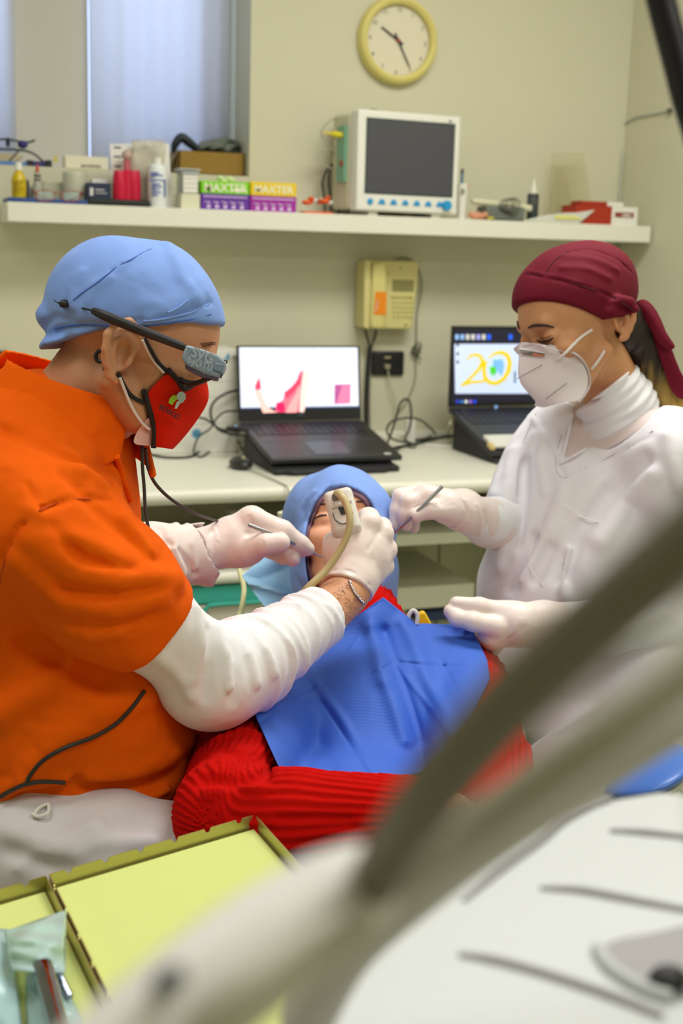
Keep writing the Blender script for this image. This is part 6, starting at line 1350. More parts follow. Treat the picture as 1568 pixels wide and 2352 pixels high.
trimline('pocket_edge', [(1277, 1145), (1335, 1188), (1410, 1207)], .0012, seamw); trimline('pocket_edge', [(1277, 1145), (1245, 1200), (1222, 1260), (1215, 1300), (1248, 1345)], .0008, seamw)
trimline('neckline_seam', [(1290, 1000), (1275, 1060), (1298, 1098), (1400, 1048), (1500, 990)], .0008, mat('soft_seam', (206, 198, 200), .8))
trimline('armhole_seam', [(1232, 950), (1205, 1010), (1190, 1075), (1185, 1140)], .0008, mat('soft_seam', 0))
part_s('scrub_top', stw, [P(1060, 840, 2.1), P(1640, 1790, 2.45), P(1640, 840, 1.95)], .0036, scrub_m, nur, sm=2)
sR = inter(off(chain([P(1225, 1180, 2.30), P(1120, 1200, 2.20), P(1090, 1186, 2.15)], [.044, .034, .030], .02), .003), plane(P(1088, 1184, 2.14), P(1062, 1172, 2.11)-P(1120, 1200, 2.20)), .002)
part_s('undershirt_sleeve', wob(sR, .0015, 60, 3), [P(1080, 1140, 2.1), P(1240, 1290, 2.35)], .003, knit_m, nur)
sL = inter(off(chain([P(1545, 1090, 2.12), P(1560, 1400, 2.14), P(1400, 1440, 2.05), P(1300, 1438, 2.0)], [.052, .046, .037, .033], .02), .003), plane(P(1290, 1438, 2.0), -cR), .002)
part_s('undershirt_sleeve', wob(sL, .002, 50, 4), [P(1280, 1080, 2.0), P(1620, 1480, 2.2)], .003, knit_m, nur)
part_s('trousers', wob(off(un(.03, legs_n, ell(P(1400, 1620, 2.25), (.17, .10, .14))), .012), .003, 30, 5), [P(1100, 1560, 2.0), P(1560, 2360, 2.5)], .006, trous_m, nur, sm=1)
FB[:] = [1.0, 1.0]
# gloves
gr = off(un(.006, handRn, chain([P(1030, 1165, hr), P(1062, 1172, hr+.02), P(1120, 1200, 2.20), P(1160, 1215, 2.25)], [.025, .029, .036, .040], .02)), .0018)
Gr = lambda pts: surf(gr, pts)
gr = folds(gr, [(Gr([(1068, 1148), (1078, 1170), (1072, 1195), (1050, 1212)]), .003, .003), (Gr([(1076, 1150), (1088, 1175), (1080, 1205), (1060, 1220)]), .003, .003), (Gr([(1060, 1150), (1070, 1172), (1058, 1200), (1030, 1210)]), -.002, .003), (Gr([(1095, 1160), (1104, 1190), (1100, 1230)]), .0025, .004), (Gr([(1112, 1175), (1118, 1205), (1110, 1250)]), -.0025, .004), (Gr([(995, 1165), (998, 1178)]), -.001, .0015), (Gr([(1000, 1165), (1040, 1160)]), -.0012, .002), (Gr([(985, 1150), (1010, 1157)]), -.0025, .004)])
gr = inter(gr, plane(P(1158, 1215, 2.25), P(1158, 1215, 2.25)-P(1120, 1200, 2.2)), .002)
part_s('glove', gr, [P(895, 1105, 2.05), P(1160, 1280, 2.25)], .0018, glove_m, nur, pad=.05)
gl = off(un(.006, handLn, chain([P(1195, 1436, hl), P(1245, 1435, hl+.02), P(1330, 1438, 2.02)], [.030, .031, .036], .02)), .0018)
Gl = lambda pts: surf(gl, pts)
gl = folds(gl, [(Gl([(1205, 1440), (1170, 1465), (1140, 1490)]), -.0015, .003), (Gl([(1222, 1400), (1230, 1440), (1222, 1470)]), .0022, .003), (Gl([(1195, 1420), (1180, 1450), (1150, 1475)]), .0014, .002)])
gl = inter(gl, plane(P(1330, 1438, 2.02), cR), .002)
part_s('glove', gl, [P(1020, 1370, 1.9), P(1330, 1510, 2.1)], .0019, glove_m, nur, pad=.05)
FB[:] = [1.5, .85]
# ------------------------------------------------------------ PATIENT
pat = thing('person', 'person lying back under a blue paper bib, wearing a red ribbed sweater and blue hood', 'person', (P(800, 1800, 1.6)[0], P(800, 1800, 1.6)[1], 0))
th = math.radians(30)
HP = Frame(P(786, 1262, 2.13), -cF*math.cos(th)+cU*math.sin(th)+cR*.02, cU*math.cos(th)+cF*math.sin(th)+cR*-.08)
hpt = HP.wrap(zsq(head_sdf(jaw=1.0), .95))
neck_p = chain([P(790, 1300, 2.17), P(815, 1400, 2.10), P(835, 1450, 2.04)], [.052, .052, .06], .02)
C1 = P(870, 1500, 1.93)+V(0, 0, -.10); C2 = P(800, 1800, 1.58)+V(0, 0, -.11); C3 = P(760, 2000, 1.30)+V(0, 0, -.12)
La = C1-C3; La /= np.linalg.norm(La); Lb = np.cross(La, V(0, 0, 1)); Lb /= np.linalg.norm(Lb); Lc = np.cross(Lb, La); AX = np.array([Lb, La, Lc])
tors = un(.06, ell(C1, (.165, .20, .105), AX), ell(C2, (.155, .22, .105), AX), ell(C3, (.165, .20, .10), AX), chain([P(672, 1500, 2.0)+V(0, 0, -.06), P(860, 1430, 2.05)+V(0, 0, -.07), P(1060, 1505, 1.98)+V(0, 0, -.06)], [.068, .07, .068]))
armP = chain([P(660, 1520, 1.98)+V(0, 0, -.05), P(560, 1740, 1.66), P(520, 1868, 1.47)], [.058, .050, .046], .02)
armP2 = chain([P(520, 1868, 1.47), P(690, 1880, 1.42), P(930, 1872, 1.40)], [.044, .038, .028], .01)
handPp = un(.008, ell(P(985, 1860, 1.40), (.038, .026, .016)), chain([P(1000, 1850, 1.40), P(1050, 1845, 1.41), P(1075, 1855, 1.42)], [.010, .009, .008]), chain([P(1005, 1870, 1.40), P(1055, 1872, 1.41), P(1078, 1880, 1.42)], [.010, .009, .008]), chain([P(1000, 1890, 1.40), P(1045, 1895, 1.41)], [.010, .008]), chain([P(995, 1905, 1.40), P(1030, 1912, 1.41)], [.009, .007]), chain([P(970, 1840, 1.39), P(1000, 1815, 1.38), P(1020, 1808, 1.38)], [.011, .010, .008]))
armQ = chain([P(1070, 1510, 1.97)+V(0, 0, -.05), P(1110, 1760, 1.68), P(1070, 1900, 1.50)], [.056, .048, .042], .02)
legs_p = un(.02, chain([C3+Lb*.08, C3+Lb*.09-La*.42, C3+Lb*.09-La*.80+V(0, 0, -.1)], [.085, .06, .045], .03), chain([C3-Lb*.08, C3-Lb*.09-La*.42, C3-Lb*.09-La*.80+V(0, 0, -.1)], [.085, .06, .045], .03))
body_p = un(.015, un(.02, bnd(hpt, HP.w(0, 0, .02), .16), neck_p), off(tors, -.014), armP, armP2, armQ, bnd(handPp, P(1010, 1860, 1.4), .10))
smesh('body', un(.02, body_p, legs_p), V(-.2, .3, .45), V(1.4, 2.5, 1.2), .0030, skin_p, pat)
# eyes closed: lash lines and brows
hsP = un(.004, hpt)
hairline([(720, 1193), (728, 1188), (738, 1184), (750, 1183)], [.0006, .0012, .0016, .0012], 'eyelashes', pat, hsP)
hairline([(822, 1180), (832, 1178), (842, 1180), (850, 1184)], [.0012, .0016, .0012, .0006], 'eyelashes', pat, hsP)
hairline([(716, 1172), (726, 1163), (740, 1158), (752, 1157)], [.0006, .0012, .0016, .0014], 'eyebrow', pat, hsP)
hairline([(818, 1152), (832, 1152), (844, 1157), (852, 1166)], [.0014, .0016, .0012, .0006], 'eyebrow', pat, hsP)
# hair band and hood
hin = off(hpt, .004)
def facehole(a, c, zc, x0=-.0):
    def g(p): q = HP.loc(p); return np.maximum((np.hypot(q[:, 1]/a, (q[:, 2]-zc)/c)-1)*a, x0-q[:, 0])
    return g
hood_b = un(.03, off(hpt, .008), HP.wrap(un(.03, ell((-.022, 0, .050), (.105, .090, .092)), ell((-.02, 0, -.04), (.085, .084, .09)), cap((-.03, .03, -.09), (-.05, .035, -.14), .05))))
band = sub(off(hpt, .0045), facehole(.057, .086, -.036, -.02), .002); band = inter(band, lambda p: (-.0-HP.loc(p)[:, 0]), .002)
part_s('hair_band', band, [P(640, 1100, 2.0), P(900, 1400, 2.25)], .0028, mat('mauve_band', (120, 88, 104), .8), pat, pad=.02)
hood = sub(hood_b, facehole(.064, .094, -.032, -.03), .004)
Ho = lambda pts: surf(hood, pts)
hood = folds(hood, [(Ho([(690, 1180), (675, 1240), (680, 1310)]), .003, .006), (Ho([(670, 1200), (660, 1260), (668, 1330)]), -.004, .006), (Ho([(672, 1300), (690, 1350)]), -.004, .006), (Ho([(720, 1130), (690, 1165), (676, 1210)]), .003, .006), (Ho([(760, 1122), (720, 1140), (695, 1180)]), -.0022, .004)])
part_s('surgical_hood', wob(hood, .0018, 55, 7), [P(630, 1090, 1.98), P(920, 1420, 2.30)], .0028, cap_m, pat, pad=.02)
# sweater
sw = un(.03, off(tors, .0), off(armP, .012)); sw = un(.012, sw, off(armP2, .014)); sw = un(.02, sw, off(armQ, .012))
sw = inter(sw, plane(P(925, 1872, 1.40), cR), .003) if 0 else sw
def rib(f):
    e0 = P(520, 1868, 1.47); u1 = P(930, 1872, 1.40)-e0; u1 /= np.linalg.norm(u1); s0 = P(660, 1520, 1.98)+V(0, 0, -.05); u2_ = e0-s0; u2_ /= np.linalg.norm(u2_)
    d1f, d2f = armP2, armP
    def ang(p, o, u, r0):
        q = p-o; q = q-np.outer(q@u, u); a = np.cross(u, cF); a /= np.linalg.norm(a); c = np.cross(u, a); return np.arctan2(q@a, q@c)*r0
    def g(p):
        d = f(p); w1 = 1/(1+np.exp(np.clip((d1f(p)-d2f(p))/.006, -30, 30)))
        ph = w1*ang(p, e0, u1, .052)+(1-w1)*ang(p, s0, u2_, .062)
        near_ = np.minimum(d1f(p), d2f(p)) < .03
        return d+np.where(near_, .0016*(np.cos(ph*2*math.pi/.0095)), .0012*np.cos((p@Lb)*2*math.pi/.0095))
    return g
sw = folds(sw, [(surf(sw, q), a, w) for q, a, w in [([(470, 1790), (530, 1800), (600, 1790), (650, 1760)], -.010, .010), ([(480, 1820), (540, 1800), (600, 1812)], .006, .010), ([(520, 1720), (570, 1745), (620, 1740)], -.005, .010), ([(500, 1700), (560, 1680), (610, 1700)], .005, .012), ([(640, 1880), (720, 1878), (800, 1884)], -.003, .006)]])
part_s('trousers', off(un(.03, legs_p, inter(tors, plane(C3+La*.10, La), .01)), .008), [C3, C3-La*.95+Lb*.2, C3-La*.95-Lb*.2], .006, mat('dark_denim', (52, 58, 76), .85), pat, sm=1, pad=.16)
neckp = off(neck_p, .010); sw = un(.02, sw, inter(neckp, plane(P(812, 1392, 2.1), P(790, 1300, 2.17)-P(815, 1400, 2.1)), .003))
sw = inter(sw, plane(C3+La*.02, -La), .01)
part_s('sweater', rib(sw), [C1, C2, C3, P(440, 1900, 1.45), P(1150, 1880, 1.45), P(1100, 1400, 2.1)], .0026, red_knit, pat, pad=.12, sm=0)
# bib
bibf = un(.02, off(tors, .006), off(armP, .016), off(armQ, .014), off(neck_p, .013))
cor = [[(800, 1428), (880, 1372), (955, 1432), (1080, 1436), (1118, 1515)], [(690, 1545), (800, 1500), (905, 1520), (1020, 1530), (1125, 1560)], [(585, 1642), (700, 1620), (850, 1600), (960, 1620), (1085, 1640)], [(612, 1700), (720, 1700), (850, 1700), (950, 1705), (1030, 1715)], [(660, 1803), (745, 1798), (845, 1790), (905, 1786), (965, 1776)]]
def bilin(u, v):
    a, c = v*4, u*4; i, j = min(int(a), 3), min(int(c), 3); fa, fc = a-i, c-j; q = lambda ii, jj: np.array(cor[ii][jj], float)
    return q(i, j)*(1-fa)*(1-fc)+q(i+1, j)*fa*(1-fc)+q(i, j+1)*(1-fa)*fc+q(i+1, j+1)*fa*fc
creases = [([(880, 1450), (905, 1520), (940, 1620), (965, 1700)], -.014, 14), ([(930, 1430), (960, 1500), (1000, 1600), (1040, 1690)], .018, 20), ([(850, 1440), (870, 1520), (905, 1620), (930, 1700)], .010, 18), ([(690, 1540), (772, 1660), (850, 1790)], -.0045, 4), ([(706, 1536), (790, 1656), (868, 1786)], .005, 9), ([(597, 1660), (670, 1610), (745, 1572)], -.0045, 3.5), ([(905, 1520), (1000, 1640), (1060, 1720)], .004, 6), ([(905, 1520), (960, 1526), (1020, 1530)], -.005, 3.5), ([(1020, 1530), (1110, 1533)], -.004, 3.5), ([(880, 1537), (905, 1520)], -.005, 3.5), ([(960, 1440), (1020, 1530), (1050, 1590)], -.002, 4), ([(690, 1640), (740, 1720), (770, 1790)], -.007, 20), ([(850, 1420), (865, 1480), (880, 1560)], .008, 20), ([(880, 1535), (840, 1560)], -.003, 4)]
GB = []; NB = 116
GB = [[[bilin(j/NB, i/NB)] for j in range(NB+1)] for i in range(NB+1)]
hh = hitv(bibf, [c[0] for r in GB for c in r], 1.2, 2.3); dep = ((hh-cC)@cF).reshape(NB+1, NB+1)
for _ in range(200):
    if not np.isnan(dep).any(): break
    pd_ = np.pad(dep, 1, constant_values=np.nan); st_ = np.stack([pd_[:-2, 1:-1], pd_[2:, 1:-1], pd_[1:-1, :-2], pd_[1:-1, 2:]])
    with np.errstate(all='ignore'):
        import warnings; warnings.simplefilter('ignore'); mn = np.nanmean(st_, axis=0)
    dep = np.where(np.isnan(dep), mn, dep)
for _ in range(12):
    pd_ = np.pad(dep, 1, mode='edge'); dep = np.minimum(dep, (pd_[:-2, 1:-1]+pd_[2:, 1:-1]+pd_[1:-1, :-2]+pd_[1:-1, 2:])/4)
out = []
for i in range(NB+1):
    row = []
    for j in range(NB+1):
        q = GB[i][j][0]; dz = .014
        for pts, amp, w in creases:
            best = min(np.hypot(*(q-(np.array(a)+(np.array(c)-np.array(a))*np.clip(((q-np.array(a))@(np.array(c)-np.array(a)))/(((np.array(c)-np.array(a))@(np.array(c)-np.array(a)))+1e-9), 0, 1)))) for a, c in zip(pts[:-1], pts[1:]))
            dz += amp*math.exp(-(best/w)**2)
        row.append(P(q[0], q[1], dep[i, j]-max(dz, .0035)))
    out.append(row)
b = MB(); b.grid(out)
bibm = mat('blue_paper_bib', (54, 102, 206), .7, wave=((out[0][0]-out[-1][0])/np.linalg.norm(out[0][0]-out[-1][0]), 62, .00016, .004))
o = tag(mk('paper_bib', b, bibm, smooth=80, solid=.0012), 'crinkled blue paper bib spread over the reclining patient', 'bib')
# ================================================================ HELD INSTRUMENTS, CHAIR, FOREGROUND UNIT
def inst(name, label, pts, rs, tip, m, parts=True):
    t = thing(name, label, 'dental instrument', pts[0])
    b = MB(); b.tube(pts, rs, 12, smooth=4); mk('handle', b, m, t)
    b = MB(); b.tube(tip, [rs[-1]*.8, rs[-1]*.5, .0005][:len(tip)], 8, smooth=3); mk('tip', b, steel, t)
    return t
inst('dental_probe', 'steel dental probe in the hand of the person in orange', [P(570, 1205, 1.868), P(640, 1233, 1.885), P(712, 1264, 1.925)], [.0030, .0028, .0026], [P(712, 1264, 1.925), P(730, 1275, 1.935), P(743, 1282, 1.94)], steel)
inst('dental_mirror_handle', 'steel instrument handle in the hand of the person in the maroon cap', [P(1016, 1117, 2.050), P(945, 1188, 2.056), P(903, 1225, 2.075)], [.0031, .0031, .0028], [P(903, 1225, 2.075), P(892, 1234, 2.08), P(886, 1240, 2.083)], steel)
# intra-oral scanner
t = thing('intraoral_scanner', 'white handheld dental scanner with a dark recess and beige cable in the gloved fist', 'scanner', P(795, 1225, 1.86))
sA = camaxes(14.5, 0, -22); sc_m = mat('warm_white_plastic', (226, 222, 214), .3)
sb = un(.006, rbox(P(787, 1178, 1.825), (.0205, .034, .013), .008, sA), ell(P(797, 1222, 1.83), (.022, .022, .019), sA))
part_s('scanner_body', sb, [P(735, 1105, 1.77), P(845, 1250, 1.9)], .0016, sc_m, t, pad=.02)
def sface(px, py, lift=.0008):
    h_ = hit(sb, px, py); return (h_ if h_ is not None else P(px, py, 1.81))-cF*lift
b = MB(); b.prism([sface(776, 1166), sface(788, 1163), sface(795, 1175), sface(794, 1181), sface(783, 1182)], -cF*.0005); mk('recess', b, black, t, smooth=0)
b = MB(); b.tube([sface(764, 1178), sface(770, 1194), sface(786, 1203), sface(802, 1196), sface(810, 1176)], .0007, 6); mk('groove', b, dk, t)
b = MB(); b.tube([sface(762, 1166), sface(784, 1158), sface(806, 1150)], .0024, 8); mk('ridge_bar', b, sc_m, t)
b = MB(); q = sface(774, 1142); b.cyl(q+cF*.004, q-cF*.001, .0075, n=20); mk('cable_socket', b, mat('grey_socket', (130, 126, 120), .4), t)
b = MB(); b.tube([sface(774, 1132, .001), P(782, 1137, 1.79), P(796, 1160, 1.78), P(803, 1190, 1.772), P(799, 1225, 1.770), P(780, 1265, 1.768), P(748, 1310, 1.762), P(706, 1352, 1.75), P(670, 1400, 1.76), P(640, 1480, 1.78)], [.0052, .0055, .0052, .005, .005, .005, .0052, .0055, .005, .005], 12); mk('cable', b, mat('beige_hose', (196, 180, 130), .45), t)
# cables of the loupes
cbm = mat('dark_cable', (44, 40, 34), .5)
wire('headset_cable', [P(326, 1022, 1.555), P(327, 1070, 1.555), P(331, 1120, 1.553), P(334, 1170, 1.548), P(344, 1225, 1.54), P(368, 1278, 1.53), P(400, 1330, 1.56)], .0021, cbm, 'brown cable hanging straight down from the chin of the person in orange')
wire('headset_cable', [P(334, 1030, 1.58), P(340, 1075, 1.60), P(360, 1115, 1.64), P(400, 1152, 1.70), P(450, 1180, 1.78), P(510, 1200, 1.92), P(560, 1215, 1.98)], .0022, cbm, 'black cable curving from the chin of the person in orange to behind the probe hand')
sh = hitv(shirt_f, [(330, 1588), (300, 1625), (265, 1660), (215, 1690), (150, 1715), (100, 1745), (70, 1780), (62, 1799)]); nn_ = nrmv(shirt_f, sh)
wire('headset_cable', list(sh+nn_*.002), .0024, cbm, 'black cable lying in a curve across the belly of the orange shirt')
sh = hitv(shirt_f, [(150, 1796), (100, 1794), (60, 1800), (25, 1815), (2, 1828)]); nn_ = nrmv(shirt_f, sh)
wire('headset_cable', list(sh+nn_*.002), .0026, cbm, 'black cable along the bottom hem of the orange shirt')
# pale barrier sheet behind the head
G = []; rr = np.random.RandomState(2); ph = rr.rand(6)*6.28
cr = [[(628, 1262), (720, 1215), (800, 1200), (870, 1230), (893, 1290)], [(590, 1292), (680, 1290), (790, 1290), (880, 1300), (897, 1330)], [(555, 1322), (650, 1340), (770, 1350), (870, 1360), (897, 1372)], [(580, 1358), (670, 1372), (780, 1390), (860, 1400), (890, 1402)], [(612, 1400), (690, 1400), (780, 1430), (850, 1440), (880, 1440)]]
def bil(cr, u, v):
    a, c = v*4, u*4; i, j = min(int(a), 3), min(int(c), 3); fa, fc = a-i, c-j; q = lambda ii, jj: np.array(cr[ii][jj], float)
    return q(i, j)*(1-fa)*(1-fc)+q(i+1, j)*fa*(1-fc)+q(i, j+1)*(1-fa)*fc+q(i+1, j+1)*fa*fc
for i in range(31):
    row = []
    for j in range(61):
        u, v = j/60, i/30; q = bil(cr, u, v); w = .010*abs(math.sin(9*u+5*v+ph[0]))+.006*math.sin(17*u-11*v+ph[1])+.014*math.exp(-((v-.62-.25*u)/.07)**2)
        row.append(P(q[0], q[1], 2.235-.10*v*1.0-w+.03*math.sin(math.pi*u)))
    G.append(row)
b = MB(); b.grid(G); tag(mk('barrier_sheet', b, mat('pale_blue_sheet', (150, 196, 226), .7), smooth=40, solid=.0006), 'pale blue disposable sheet under the hooded head on the headrest', 'sheet')
# dental chair
t = thing('dental_chair', 'off-white dental chair carrying the reclining patient', 'dental chair', (C2[0], C2[1], 0))
uph = mat('ivory_upholstery', (222, 214, 190), .5)
cb = C2+Lc*-.135+La*0
def slab(c, h, r): return rbox(c, h, r, AX)
part_s('backrest', un(.03, slab(C1-Lc*.12+La*.05, (.235, .26, .035), .03), slab(C2-Lc*.12, (.245, .24, .035), .03)), [C1, C2], .007, uph, t, pad=.34)
part_s('headrest', slab(HP.w(-.165, 0, .0)-V(0, 0, .03), (.095, .07, .025), .022), [HP.o], .006, uph, t, pad=.22)
part_s('seat', slab(C3-Lc*.15-La*.45, (.26, .36, .05), .04), [C3-La*.45], .010, uph, t, pad=.48)
b = MB(); b.box((C3[0]-.12, C3[1]-.30, .02), (C3[0]+.12, C3[1]+.10, C3[2]-.19)); mk('pedestal', b, white_pl, t, bevel=.02)
b = MB(); b.box((C3[0]-.25, C3[1]-.5, 0), (C3[0]+.25, C3[1]+.35, .03)); mk('base_plate', b, white_pl, t, bevel=.01)
b = MB(); b.tube([P(652, 1176, 2.40), P(655, 1200, 2.40), P(668, 1260, 2.36), HP.w(-.165, 0, -.02)-V(0, 0, .05)], [.012, .015, .011, .010], 14); mk('headrest_lever', b, mat('pale_ivory', (212, 212, 180), .5), t)
b = MB(); e = [C2+Lb*s_*.255-Lc*.10 for s_ in (-1,)]; b.tube([P(452, 1700, 1.70), P(446, 1790, 1.64), P(440, 1880, 1.58), P(450, 1990, 1.50)], [.010, .014, .014, .012], 12); mk('side_piping', b, mat('mustard_piping', (206, 176, 60), .5), t)
b = MB(); q = P(955, 1425, 1.99); b.tube([P(940, 1436, 1.985), P(938, 1415, 1.985), P(948, 1402, 1.985), P(958, 1412, 1.985), P(956, 1434, 1.985)], .0032, 10); tag(mk('bib_clip', b, white_pl), 'small white looped clip at the top edge of the blue bib', 'clip')
b = MB(); b.prism([P(962, 1408, 2.02), P(975, 1404, 2.02), P(992, 1434, 2.02), P(985, 1450, 2.02), P(955, 1450, 2.02)], cF*.03); tag(mk('yellow_pad', b, mat('bright_yellow', (238, 200, 10), .5), bevel=.003), 'bright yellow pad beside the white clip behind the bib', 'pad')
b = MB(); b.tube([P(545, 1290, 2.3), P(552, 1320, 2.28), P(560, 1350, 2.25), P(556, 1390, 2.2), P(545, 1425, 2.15), P(520, 1480, 2.1)], .0045, 10); tag(mk('suction_hose', b, mat('pale_yellow_hose', (214, 212, 160), .4)), 'pale yellowish hose hanging in front of the teal drawer', 'hose')
# stools
def stool(name, label, c, r, m, tilt=0):
    t = thing(name, label, 'stool', (c[0], c[1], 0)); A = camaxes(tilt)
    b = MB(); b.ell(c, (r[0], r[1], r[2]), A, nu=48, nv=24); mk('seat', b, m, t)
    b = MB(); b.ell(c-V(0, 0, .018), (r[0]*.94, r[1]*.8, r[2]*.94), A, nu=40, nv=16); mk('seat_pan', b, mat('pale_grey_pan', (190, 192, 178), .5), t)
    b = MB(); b.cyl((c[0], c[1], .06), (c[0], c[1], c[2]-.01), .025); mk('column', b, chrome, t)
    for k in range(5):
        a = k*2*math.pi/5; e = V(c[0]+.24*math.cos(a), c[1]+.24*math.sin(a), .07); b = MB(); b.tube([V(c[0], c[1], .10), e], [.02, .014], 10, smooth=0); mk('leg', b, black, t)
        b = MB(); b.cyl(e+V(-.01, 0, -.045), e+V(.01, 0, -.045), .024); mk('caster', b, black, t)
stool('assistant_stool', 'blue padded stool seat under the person in white scrubs', P(1478, 1768, 2.02), (.075, .022, .13), mat('blue_vinyl', (70, 116, 200), .35), 24)
stool('operator_stool', 'navy stool under the person in orange', P(215, 1935, 1.66), (.18, .03, .17), mat('navy_vinyl', (36, 46, 76), .5), 0)
# ---------------------------------------------------------------- tray
zt_ = .76; TA = onZ(115, 2008, zt_); TB = onZ(585, 1872, zt_); TC = onZ(690, 1975, zt_)
ux = TB-TA; Lx = np.linalg.norm(ux); ux /= Lx; uy = V(ux[1], -ux[0], 0)      # towards the camera
if uy@(cC-TA) < 0: uy = -uy
qd = onZ(240, 2262, zt_)-TA; dd = qd/np.linalg.norm(qd); er = TC-TB; er /= np.linalg.norm(er)
Ly = .34
stl = mat('tray_steel', (188, 182, 120), .35, metal=.75)  # yellow cast puts the liner's reflection into the steel colour
lin = mat('lime_tray_liner', (208, 218, 132), .8, bump=(180, .1, .0006))
def tray(name, label, o, ax_, L1, ay_, L2, notches):
    t = thing(name, label, 'tray', o+ax_*L1/2+ay_*L2/2-V(0, 0, .022))
    H_ = .016; z0 = V(0, 0, -H_)
    def W_(u, v, z=0): return o+ax_*u*L1+ay_*v*L2+V(0, 0, z)
    b = MB(); b.prism([W_(0, 0, -H_), W_(1, 0, -H_), W_(1, 1, -H_), W_(0, 1, -H_)], (0, 0, -.0012)); mk('tray_floor', b, stl, t)
    b = MB(); b.prism([W_(.012, .012, -H_+.001), W_(.988, .012, -H_+.001), W_(.988, .99, -H_+.001), W_(.012, .99, -H_+.001)], (0, 0, .0012)); mk('paper_liner', b, lin, t)
    def wall(p, q, out, nn, k0=.0):
        L = np.linalg.norm(q-p); d = (q-p)/L; prof = [p+z0, q+z0, q]
        for k in range(nn, 0, -1):
            s_ = L*(k-.5)/nn+k0; w = .0042
            for (dx, dz) in ((w, 0), (w*.9, -.0012), (w*.7, -.0016), (w*.6, -.0036), (w*.2, -.0046), (-w*.2, -.0046), (-w*.6, -.0036), (-w*.7, -.0016), (-w*.9, -.0012), (-w, 0)): prof.append(p+d*(s_+dx)+V(0, 0, dz))
        prof.append(p); b = MB(); b.prism(prof, out*.0012); mk('tray_wall', b, stl, t, smooth=0)
        b = MB(); b.prism([p+V(0, 0, -.0), p+V(0, 0, 0), q, q], out*.001) if 0 else None
    wall(W_(0, 0), W_(1, 0), -ay_, notches); wall(W_(0, 0), W_(0, 1), -ax_, 7); wall(W_(1, 0), W_(1, 1), ax_, 0); wall(W_(0, 1), W_(1, 1), ay_, notches)
    return t
perp = dd-ux*0
tray('instrument_tray', 'large steel tray with notched rim and lime paper liner', TA, ux, Lx, dd, Ly, 6)
TA2 = onZ(104, 2010, zt_)
tray('instrument_tray', 'narrow steel tray with lime liner holding the blue pouches, at the bottom left', TA2-ux*.16-V(0, 0, .001), ux, .16, dd, Ly, 4)
zT = zt_-.0195
# tray table underneath
t = thing('tray_table', 'white tray table under the steel trays', 'table', (TA[0], TA[1]-.15, 0))
b = MB(); b.prism([TA-ux*.22+V(0, 0, -.024)-dd*.01, TB+ux*.02+V(0, 0, -.024)-dd*.01, TB+ux*.02+dd*(Ly+.02)+V(0, 0, -.024), TA-ux*.22+dd*(Ly+.02)+V(0, 0, -.024)], (0, 0, -.018)); mk('table_top', b, white_pl, t, bevel=.006)
q = TA+ux*.02+dd*.17; b = MB(); b.cyl((q[0], q[1], .03), (q[0], q[1], zt_-.04), .02); mk('column', b, white_pl, t)
b = MB(); b.cyl((q[0], q[1], 0), (q[0], q[1], .03), .16); mk('base', b, white_pl, t)
# sterilisation pouches and instruments in the left tray
film = mat('blue_pouch_film', (206, 234, 236), .08, trans=.45, ior=1.3)
film2 = mat('blue_pouch_paper', (184, 220, 222), .3, trans=.2)
def pouch(name, label, px4, zb, zamp, m, seed):
    r = np.random.RandomState(seed); ph = r.rand(6)*6.28; G = []
    c = [np.array(p, float) for p in px4]
    for i in range(25):
        row = []
        for j in range(17):
            u, v = j/16, i/24; q = c[0]*(1-u)*(1-v)+c[1]*u*(1-v)+c[2]*u*v+c[3]*(1-u)*v
            h_ = zb+zamp*math.sin(math.pi*u)**.7*(.4+.6*math.sin(math.pi*min(1, v*1.2)))+.0022*math.sin(7*u+9*v+ph[0])+.0014*math.sin(19*v-8*u+ph[1])
            row.append(onZ(q[0], q[1], h_))
        G.append(row)
    b = MB(); b.grid(G); return tag(mk(name, b, m, smooth=60, solid=.0008), label, 'pouch')
pouch('sterile_pouch', 'clear blue sterilisation pouch standing up over the rear end of the narrow tray', [(10, 2140), (152, 2090), (150, 2235), (25, 2230)], zt_+.012, .016, film, 3)
pouch('sterile_pouch', 'long pale blue sterilisation pouch along the left edge of the picture', [(-60, 2130), (22, 2135), (58, 2420), (-60, 2420)], zt_-.005, .010, film2, 5)
pouch('sterile_pouch', 'blue pouch lying under the chrome instrument handle', [(60, 2235), (140, 2240), (215, 2400), (60, 2420)], zt_-.008, .008, film2, 7)
inst_m = mat('mirror_chrome', (150, 156, 176), .08, metal=1)
def chrome_handle(label, a, c, r):
    t = thing('chrome_handle', label, 'dental instrument', a)
    b = MB(); b.tube([a+(a-c)*.02-V(0, 0, .012), a, a*.7+c*.3, a*.4+c*.6, c], [r*.6, r, r*.98, r*.9, r*.9], 20); mk('handle', b, inst_m, t)
    b = MB(); b.cyl(a-V(0, 0, .001)+(a-c)*.01, a-V(0, 0, .016), r*.55); mk('collar', b, inst_m, t)
chrome_handle('thick chrome instrument handle in the pouch at the bottom left', onZ(98, 2222, zt_+.016), onZ(150, 2420, zt_+.016), .0085)
chrome_handle('thin chrome instrument shaft beside the thick handle', onZ(124, 2218, zt_+.010), onZ(160, 2290, zt_-.002), .0035)
